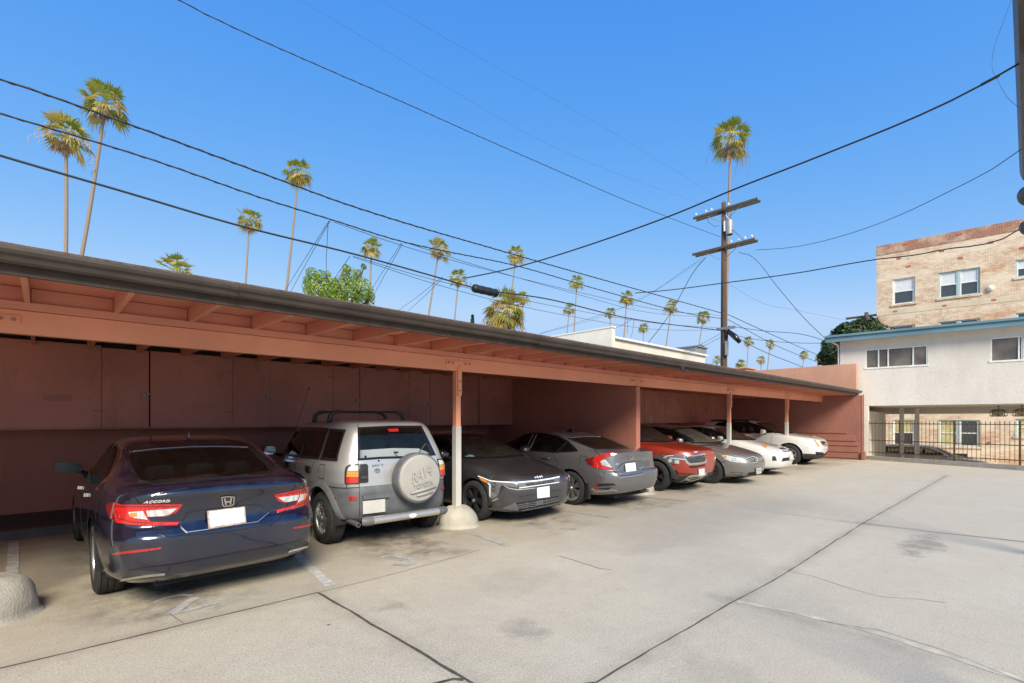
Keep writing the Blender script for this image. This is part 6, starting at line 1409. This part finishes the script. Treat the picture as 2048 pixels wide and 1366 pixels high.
cable('pale thin guy wire from the lower crossarm left end to lower left', [(1408, 514), (1370, 540), (1280, 600), (1170, 640), (1080, 667)], .010, d0=28, d1=36, mat='thinwire')
cable('thin spare wire from the pole right towards the tree', [(1455, 566), (1520, 604), (1600, 622), (1690, 640)], .006, d0=28, d1=40, mat='thinwire')
cable('slack wire leaving the pole right to the house eave', [(1456, 652), (1530, 662), (1600, 668), (1640, 678), (1676, 692)], .014, d0=28, d1=24, mat='cable')
cable('nearly level thin wire right of the pole to the house', [(1456, 668), (1520, 680), (1600, 686), (1690, 686)], .012, d0=28, d1=24, mat='cable')
for i, (lab, a, b) in enumerate((('left drop wire fanning from the middle cable tie', (658, 442), (566, 588)), ('second drop wire fanning from the middle cable tie', (660, 442), (578, 590)), ('near-upright thin drop wire below the middle cable tie', (656, 450), (655, 600)),
        ('left drop wire from the second cable tie', (803, 486), (735, 592)), ('right drop wire from the second cable tie', (805, 488), (742, 600)), ('left drop wire above the bare roof gap', (884, 554), (795, 622)), ('right drop wire above the bare roof gap', (886, 556), (814, 624)), ('drop wire crossing the leafy tree', (700, 512), (640, 600)))):
    mid = ((a[0] + b[0]) / 2 - 3, (a[1] + b[1]) / 2 + 4)
    dd = on_y(a[0], a[1], Yc); d_a = (dd - EYE).dot(FWD); cable(lab, [a, mid, b], .0075, d0=d_a, d1=d_a + 7)
for lab, pts, y in (('uppermost thin wire behind the thick cables, ending at the pole', [(668, 444), (800, 490), (980, 541), (1160, 585), (1320, 620), (1440, 631)], 13.0), ('thin wire from the second tie running right to the pole', [(808, 484), (950, 530), (1160, 590), (1280, 622), (1440, 636)], 13.3),
        ('pair of thin wires below the thick cables, upper one', [(706, 512), (850, 555), (1000, 590), (1160, 622), (1300, 645), (1440, 656)], 13.6), ('pair of thin wires below the thick cables, lower one', [(706, 514), (850, 562), (1000, 603), (1160, 636), (1300, 658), (1440, 660)], 13.8),
        ('thin rising wire from the shed roof to the pole', [(1080, 668), (1200, 634), (1310, 580), (1410, 518)], 20.0)):
    cable(lab, pts, .008, plane=y, mat='cable')
for i, (x0, y0, x1, y1) in enumerate(((1255, 635, 1253, 668), (1268, 640, 1262, 675), (1265, 638, 1222, 660), (1440, 668, 1370, 702), (1440, 675, 1375, 706), (1440, 715, 1410, 735))):
    cable(['short wire dropping to the shed roof, first of two', 'short wire dropping to the shed roof, second of two', 'slanting short wire to the shed corner', 'upper wire from pole foot down left to the shed', 'lower wire from pole foot down left to the shed', 'short wire by the pole foot above the carport'][i], [(x0, y0), ((x0 + x1) / 2 + 1, (y0 + y1) / 2 + 1), (x1, y1)], .010, d0=27.5, d1=30)
cable('upper very faint wire high in the sky', [(590, -6), (800, 118), (1100, 290), (1440, 420)], .003, d0=14, d1=28, mat='thinwire'); cable('lower very faint wire high in the sky', [(750, -6), (950, 110), (1200, 250), (1452, 405)], .003, d0=14, d1=28, mat='thinwire')
# splice case on the lowest cable
a_, b_ = on_y(946, 574, Yc), on_y(994, 585, Yc)
o = MB().tube([a_ + Vector((0, 0, -.02)), a_.lerp(b_, .04) + Vector((0, 0, -.03)), a_.lerp(b_, .96) + Vector((0, 0, -.03)), b_ + Vector((0, 0, -.02))], [.09, .125, .125, .09], 16)
for t in (.1, .35, .65, .9): o.tube([a_.lerp(b_, t) + Vector((0, 0, -.03)), a_.lerp(b_, t + .03) + Vector((0, 0, -.03))], .135, 12)
spl = thing('splice_case', 'black ribbed splice case hung on the lowest thick cable', 'splice case', a_.lerp(b_, .5)); so_ = o.build('case_body', M['rubber'], None, True, 40); so_.location = -a_.lerp(b_, .5); so_.parent = spl
for t in (-.25, -.1, 1.1, 1.35):
    hk = MB(); p = a_ + (b_ - a_) * t; hk.tube([p + Vector((0, 0, -.03)), p + Vector((0, 0, .09)), p + Vector((.04, 0, .11))], .012, 6); h2 = hk.build('cable_hook', M['steel'], None); h2.location = -a_.lerp(b_, .5); h2.parent = spl
a_, b_ = at(1998, 151, 4.3), at(1962, 170, 4.42)
tag(MB().tube([a_, b_], .013, 8).build('cable_sleeve', M['rubber'], None, True), 'short black sleeve on the straight cable near the upper right corner', 'cable sleeve')
# ------------------------------------------------------------------ palms
def fan_leaf(mb, o, dr, up, lp, lb, n, rnd, droop, spread=1.35):
    """palmate leaf: stalk, joined inner blade, split drooping tips"""
    dr = dr.normalized(); side = dr.cross(up).normalized() if dr.cross(up).length > .05 else Vector((1, 0, 0)); upv = side.cross(dr).normalized()
    h = o + dr * lp + Vector((0, 0, -droop * .25 * lp)); w = side * .012
    mb.add([o + w, o - w, h - w * .7, h + w * .7], [(0, 1, 2, 3)])
    g = Vector((0, 0, -1)); pm = []; tips = []
    for i in range(n + 1):
        a = spread * (2 * i / n - 1); d = dr * math.cos(a) + side * math.sin(a) + upv * (.16 * abs(math.sin(a)) + (.05 if i % 2 else -.05))
        pm.append(h + d * lb * .50 + g * droop * .08 * lb)
        L = lb * (1 - .22 * (a / spread) ** 2) * rnd.uniform(.85, 1.08); tips.append(h + d * L + g * (droop * .42 * lb * rnd.uniform(.6, 1.5)) + side * rnd.uniform(-.03, .03))
    vv = [h] + pm; mb.add(vv, [(0, i + 1, i + 2) for i in range(n)])
    for i in range(n):
        m = (tips[i] + tips[i + 1]) * .5; mb.add([pm[i], m, pm[i + 1]], [(0, 1, 2)])
def crown_meshes(seed, full=1.0, skirt=1.0, lo=-.9, yel=.26):
    rnd = random.Random(seed); gr, ye, de = MB(), MB(), MB()
    n = int(34 * full)
    for k in range(n):
        sn = 1 - (1 - math.sin(lo)) * (k + .5) / n + rnd.uniform(-.08, .08); el = math.asin(max(-.95, min(.99, sn))); az = 2.39996 * k + rnd.uniform(-.5, .5)
        d = Vector((math.cos(az) * math.cos(el), math.sin(az) * math.cos(el), math.sin(el))); t = rnd.random()
        lp = rnd.uniform(.30, .62); lb = rnd.uniform(.46, .64)
        fan_leaf(ye if t < yel + (.25 if el < -.1 else 0) else gr, Vector((0, 0, .10 + rnd.uniform(-.08, .08))), d, Vector((rnd.uniform(-.3, .3), rnd.uniform(-.3, .3), 1)), lp, lb, 10, rnd, .35 + (.75 if el < .2 else .05))
    for k in range(int(12 * skirt)):
        az = rnd.uniform(0, 6.28); el = rnd.uniform(-1.4, -.75)
        d = Vector((math.cos(az) * math.cos(el), math.sin(az) * math.cos(el), math.sin(el)))
        fan_leaf(de, Vector((0, 0, -.05)), d, Vector((0, 0, 1)), rnd.uniform(.20, .42), rnd.uniform(.24, .38), 8, rnd, 1.1, .8)
    for k in range(int(8 * skirt)):                          # wispy flower stalks
        az = rnd.uniform(-1.6, .6) + (2.6 if k % 3 == 0 else 0); el = rnd.uniform(-.1, .6); p = Vector((0, 0, .05)); d = Vector((math.cos(az) * math.cos(el), math.sin(az) * math.cos(el), math.sin(el)))
        for j in range(9):
            s0 = p + d * (.50 + .07 * j) + Vector((0, 0, -.018 * j * j)); e0 = s0 + Vector((rnd.uniform(-.12, .12), rnd.uniform(-.12, .12), -rnd.uniform(.12, .32))); w = Vector((.012, .012, 0)); de.add([s0 + w, s0 - w, e0 - w * .4, e0 + w * .4], [(0, 1, 2, 3)])
    de.lathe([(.06, -.62), (.11, -.40), (.13, -.15), (.08, .06)], 9)
    return gr, ye, de
CROWN = []
for sd_, fl_, sk_, lo_ in ((3, 1.0, 1.0, -.9), (11, .85, 1.5, -.8), (23, 1.15, .8, -1.0), (31, .9, 1.2, -.7), (44, 1.7, 4.0, -1.2)):
    CROWN.append([m_b.build(nm, M[mt], None) for m_b, nm, mt in zip(crown_meshes(sd_, fl_, sk_, lo_, .6 if sd_ == 44 else .26), ('crown', 'yellow_fronds', 'dead_fronds'), ('frond', 'frondyellow', 'dead'))])
used = set()
def palm(label, cx, cy, w, bx, by_, var, W=3.3, tr=.19, hs=1.0, curve=0.0):
    d = FP * W / w; top = at(cx, cy, d); low = at(bx, by_, d); t_ = (-1.3 - top.z) / (low.z - top.z); base = top + (low - top) * t_
    o = thing('palm_tree', label, 'palm tree', base, 0, 'fan palms behind the carport')
    tl = top - base; pts = []; rs = []
    for i in range(15):
        t = i / 14; p = tl * t; p = p + RGT * (curve * math.sin(math.pi * t) * (1)); p.z -= .25 * W / 3.3 * (t == 1); pts.append(p); rs.append(tr * .70 * (1.25 - .5 * t))
    MB().tube(pts, rs, 9).build('trunk', M['trunk'], o, True)
    s_ = W / 1.95 * (1 + .06 * math.sin(cx * 3.1))
    for src in CROWN[var]:
        c = src if src.name not in used and var not in used else src.copy()
        if c is not src: COL.objects.link(c)
        c.parent = o; c.location = tl; c.scale = (s_, s_, s_ * hs); c.rotation_euler = (.16 * math.sin(cx * 1.7), .16 * math.cos(cx * 2.3), (cx * .37) % 6.28)
    used.add(var)
palm('tall palm at far left, second from the left edge, trunk leaning right, highest crown there', 211, 206, 90, 148, 515, 0, curve=.55)
palm('tall palm nearest the left photo edge, crown just below the middle cable', 132, 272, 92, 124, 512, 1, curve=.3)
palm('palm left of centre with its crown cut by the topmost cable', 597, 345, 62, 568, 582, 2, curve=.25)
palm('palm left of centre whose crown is crossed by the lowest cable', 499, 441, 52, 491, 572, 3)
palm('palm showing only its crown top above the gutter at left', 353, 544, 76, 350, 640, 2)
palm('small palm rising right behind the leafy green tree', 743, 494, 48, 739, 620, 0)
palm('leaning palm at the second cable tie, right of the leafy tree', 878, 498, 48, 857, 632, 1)
palm('palm with crown just left of the splice case', 917, 556, 40, 909, 642, 3)
palm('palm whose crown touches the topmost cable, above the fat yellow palm', 1032, 510, 40, 1023, 590, 2)
palm('fat low yellow-green palm with a thick dead skirt just above the gutter', 1012, 622, 84, 1012, 720, 4, 4.2, .30, 1.15)
palm('small palm tucked behind the right side of the fat yellow palm', 1046, 597, 32, 1044, 680, 1)
palm('palm in the pair above the shed parapet, taller one', 1154, 563, 32, 1148, 668, 0)
palm('palm in the pair above the shed parapet, shorter one', 1139, 618, 27, 1134, 668, 1)
palm('palm behind the shed roof whose crown sits at the cable fork', 1254, 595, 35, 1248, 676, 2)
palm('small palm directly above the peak of the shed parapet', 1221, 626, 24, 1220, 658, 3)
palm('short palm just above the shed roof edge', 1287, 655, 25, 1286, 688, 0)
palm('palm above the shed roof crossed by the slanting drop wire', 1343, 614, 33, 1332, 694, 1)
palm('palm between the shed and the utility pole', 1407, 635, 28, 1396, 702, 3)
palm('very tall palm behind the utility pole, its crown highest on the right', 1461, 280, 86, 1456, 480, 3, 3.6, .17, 1.15)
palm('palm first right of the utility pole, by the hanging splice', 1497, 682, 23, 1494, 735, 0)
palm('palm second right of the utility pole, tall thin trunk', 1540, 688, 23, 1535, 738, 1)
palm('tiny palm third right of the pole, just over the carport roof', 1522, 720, 20, 1522, 742, 2)
palm('tiny palm left of the dark tree, lower of the far pair', 1608, 710, 19, 1605, 738, 3)
palm('tiny palm touching the dark tree', 1637, 715, 17, 1636, 740, 0)
palm('tiny palm top above the pink block right of the pole', 1482, 728, 22, 1482, 745, 2)
palm('sliver of palm at the left side of the pole foot', 1434, 720, 20, 1434, 745, 1)
palm('tiny palm top behind the shed roof monitor', 1402, 696, 18, 1402, 715, 0)

# ------------------------------------------------------------------ leafy trees
def leaf_mass(blobs, size, seed, squash=1.0):
    rnd = random.Random(seed); mb = MB()
    for (c, r, n) in blobs:
        for _ in range(n):
            while True:
                q = Vector((rnd.uniform(-1, 1), rnd.uniform(-1, 1), rnd.uniform(-1, 1)))
                if .12 < q.length < 1: break
            q = q.normalized() * (q.length ** .55); p = c + Vector((q.x * r, q.y * r, q.z * r * squash)); n_ = (q + Vector((rnd.uniform(-.9, .9), rnd.uniform(-.9, .9), rnd.uniform(-.3, 1.0)))).normalized()
            a = n_.orthogonal().normalized(); b = n_.cross(a); th = rnd.uniform(0, 6.28); u = a * math.cos(th) + b * math.sin(th); v_ = n_.cross(u); s_ = size * rnd.uniform(.6, 1.4)
            mb.add([p - u * s_, p + v_ * s_ * .42 + n_ * s_ * .1, p + u * s_, p - v_ * s_ * .42 + n_ * s_ * .1], [(0, 1, 2, 3)])
    return mb
def tree(name, label, cat, px, d, spots, size, mat, seed, squash=1.0):
    b = at(px, 800, d); base = Vector((b.x, b.y, -1.3)); o = thing(name, label, cat, base)
    bl = []; rnd = random.Random(seed)
    for (x, y, rp, n) in spots: bl.append((at(x, y, d + rnd.uniform(-1, 1) * rp * d / FP) - base, rp * d / FP, int(n * (1.5 if mat == 'leaf' else 1.0))))
    hub = Vector((0, 0, min(c.z for c, _, _ in bl) * .75)); tb = MB().tube([(0, 0, 0), hub * .5 + Vector((.05, .02, 0)), hub], [.20, .16, .13], 8)
    for c, r, _ in bl:
        m = hub.lerp(c, .5) + Vector((0, 0, -.1)); tb.tube([hub, m, c], [.09, .05, .015], 6)
        for _k in range(3): tb.tube([m.lerp(c, .5), c + Vector((rnd.uniform(-1, 1), rnd.uniform(-1, 1), rnd.uniform(-.3, 1))) * r * .8], [.03, .008], 5)
    tb.build('trunk', M['bark'], o, True); leaf_mass(bl, size, seed, squash).build('crown', M[mat], o)
tree('leafy_tree', 'bright green leafy treetop showing over the carport roof, left of centre', 'tree', 680, 21, [(640, 575, 30, 520), (666, 592, 28, 520), (668, 572, 17, 220), (690, 585, 34, 700), (722, 578, 24, 420), (624, 548, 13, 130), (700, 555, 20, 260), (660, 600, 34, 600), (726, 605, 24, 380), (618, 575, 14, 130), (693, 537, 9, 60), (727, 533, 6, 26), (640, 553, 14, 130), (740, 592, 10, 70), (613, 560, 8, 40), (655, 548, 7, 36), (716, 548, 9, 60)], .06, 'leaf', 4)
tree('dark_tree', 'dense dark green tree between the pink parapet and the brick block', 'tree', 1712, 33, [(1705, 685, 36, 2200), (1678, 690, 26, 1100), (1662, 708, 20, 700), (1738, 664, 26, 1000), (1694, 664, 20, 600), (1755, 690, 40, 1500), (1700, 725, 40, 1300), (1653, 688, 9, 110), (1724, 645, 11, 170), (1708, 650, 9, 110), (1672, 666, 9, 100), (1646, 712, 9, 90), (1664, 678, 10, 130), (1745, 643, 10, 130), (1690, 652, 7, 60), (1650, 722, 12, 150)], .14, 'darkleaf', 8)
tree('shrub_tree', 'sunlit yellow-green shrub seen through the driveway passage', 'shrub', 1786, 37, [(1784, 850, 14, 500), (1790, 840, 10, 300), (1781, 868, 12, 300), (1788, 878, 12, 260)], .12, 'leaf', 12)
for lab, x, y, r_, n in (('slim dark cypress tip left of the fat yellow palm', 945, 640, 4.5, 200), ('tiny second cypress tip, right beside the fat palm', 975, 652, 3.5, 120)):
    b = at(x, y, 60); o = thing('cypress_tree', lab, 'tree', (b.x, b.y, -1.3)); z0 = b.z + 1.3
    MB().tube([(0, 0, 0), (0, 0, z0)], [.14, .05], 8).build('trunk', M['bark'], o); k_ = 60 / FP
    leaf_mass([(Vector((0, 0, z0 + (5 - j * 5) * k_ * 1.4)), k_ * r_ * (.35 + .16 * j), n) for j in range(6)], .16, 5, 2.2).build('crown', M['cypress'], o)

# ------------------------------------------------------------------ cars in the driveway beyond the fence
def far_car(name, label, paint, px, d, z0, hd=4):
    b = at(px, 839, d)
    Q = Car(name, label, 'car', [
        (.15, 4.40, .80, Z(.28), 6, 4), (.04, 4.55, .87, Z(.42), 6, 4), (.0, 4.62, .90, Z(.62, .62, .62, .6, .58), 6, 4), (.03, 4.62, .90, Z(.82, .80, .80, .78, .74), 6.5, 4), (.05, 4.55, .89, Z(.98, .96, .94, .92, .86), 7, 3.8), (.08, 4.2, .865, Z(1.05, 1.03, 1.0, 1.0, .95), 7, 4), (.12, 3.5, .82, Z(1.12, 1.10, 1.07, 1.06, 1.08), 7, 5),
        (.28, 3.1, .73, Z(1.36, 1.34, 1.32, 1.3, 1.3), 6, 5), (.42, 2.7, .65, Z(1.55, 1.55, 1.55, 1.54, 1.52), 6, 5), (.6, 2.4, .5, Z(1.60, 1.61, 1.615, 1.61, 1.60), 4, 4), (1.2, 1.8, .004, Z(1.63), 2, 2)],
        paint, (.9, 3.6), 1.56, (.34, .22), ('r', b.x, b.y, z0), R(hd), arch=.40, group='cars in the driveway', sub=4, cols=80)
    Q.window([(-.66, 1.12), (-.58, 1.50), (0, 1.52), (.58, 1.50), (.66, 1.12)], 'rear', M['dglass']); Q.window([(.5, 1.14), (.6, 1.47), (2.3, 1.47), (3.05, 1.14)], 'left', M['glass'], .03, True, M['rubber']); Q.window([(-.66, 1.14), (-.56, 1.48), (.56, 1.48), (.66, 1.14)], 'front', M['wglass'])
    Q.patch('taillight', M['red'], [(.60, .88), (.84, .86), (.84, 1.06), (.66, 1.06)], 'rear', mirror=True); Q.patch('number_plate', M['plateg'], [(-.22, .70), (.22, .70), (.22, .82), (-.22, .82)], 'rear', flat=True, dens=6)
    Q.seats((2.3, 1.4), M['seatd'], .65, 1.35); Q.mirrors(3.0, 1.0, 1.15, paint); Q.finish(); Q.wheels('5')
far_car('parked_wagon', 'tan wagon with dark glass seen behind the iron fence', car_paint('tan_paint', (.60, .50, .35), .0, .35), 1788, 27.0, -1.30, -86)

# ------------------------------------------------------------------ canopy of the neighbouring building, cut to a narrow strip to cast little shade
EZ = 4.6
annex = thing('eave_overhang', 'narrow cut-down eave canopy whose brown gutter runs up the right photo edge', 'overhang', (3.4, -.016, 0))
def ax(mb, nm, mt, **k): return mb.build(nm, M[mt] if isinstance(mt, str) else mt, annex, **k)
LX = 5.3
ax(MB().prism([(0, .02, EZ + .02), (0, .02, EZ + .05), (0, -.42, EZ + .09), (0, -.42, EZ + .02)], (LX, 0, 0)), 'roof', 'shingle')
ax(MB().box((0, -.42, EZ - .012), (LX, .0, EZ + .018)), 'soffit', 'whitewood')
ax(MB().prism([(0, .022, EZ - .01), (0, .075, EZ - .02), (0, .098, EZ + .05), (0, .105, EZ + .11), (0, .092, EZ + .112), (0, .03, EZ + .11)], (LX, 0, 0)), 'gutter', 'gutter')
for xx in (1.9, 2.7, 3.6, 4.5): ax(MB().box((xx, -.40, EZ - .11), (xx + .05, -.004, EZ - .013)), 'rafter', 'whitewood')
ax(MB().box((2.25, -.25, EZ - .22), (2.33, .035, EZ - .022)), 'bracket', 'beam')
for xx in (.1, LX - .2): ax(MB().rbox((xx, -.40, 0), (xx + .09, -.31, EZ - .11), .006), 'post', 'whitewood')  # posts added to hold the eave strip, with no building behind it
ax(MB().rbox((0, -.40, EZ - .20), (LX, -.32, EZ - .112), .006), 'beam', 'whitewood')
for (px, py, d, r_, lab) in ((2058, 392, 7.2, .155, 'upper grey satellite dish peeking in at the right photo edge'), (2056, 456, 7.3, .12, 'lower grey satellite dish in front of the brick block at the right edge')):
    p = at(px, py, d); o = thing('satellite_dish', lab, 'satellite dish', p); m_x = Matrix.Rotation(R(-35), 4, 'Z') @ Matrix.Rotation(R(62), 4, 'Y')
    MB().lathe([(.0001, -.035), (r_ * .5, -.022), (r_ * .85, -.004), (r_, .012), (r_ * 1.0, .018), (r_ * .84, .004), (r_ * .5, -.014), (.0001, -.027)], 28, m_x).build('reflector', M['dish'], o, True)
    MB().tube([m_x @ Vector((0, -r_, 0)), m_x @ Vector((0, -.02, .16))], .008, 6).rbox((-.02, -.03, -.02), (.02, .03, .04), .006, m_x @ Matrix.Translation((0, 0, .17))).build('feed_arm', M['blackmetal'], o)
    w = Vector((3.4 + LX - .15, -.36, 0)) - p; MB().tube([m_x @ Vector((0, 0, -.03)), Vector((w.x * .3, w.y * .3, -.10)), Vector((w.x, w.y + .02, -.30))], .018, 8).build('mast', M['steel'], o)
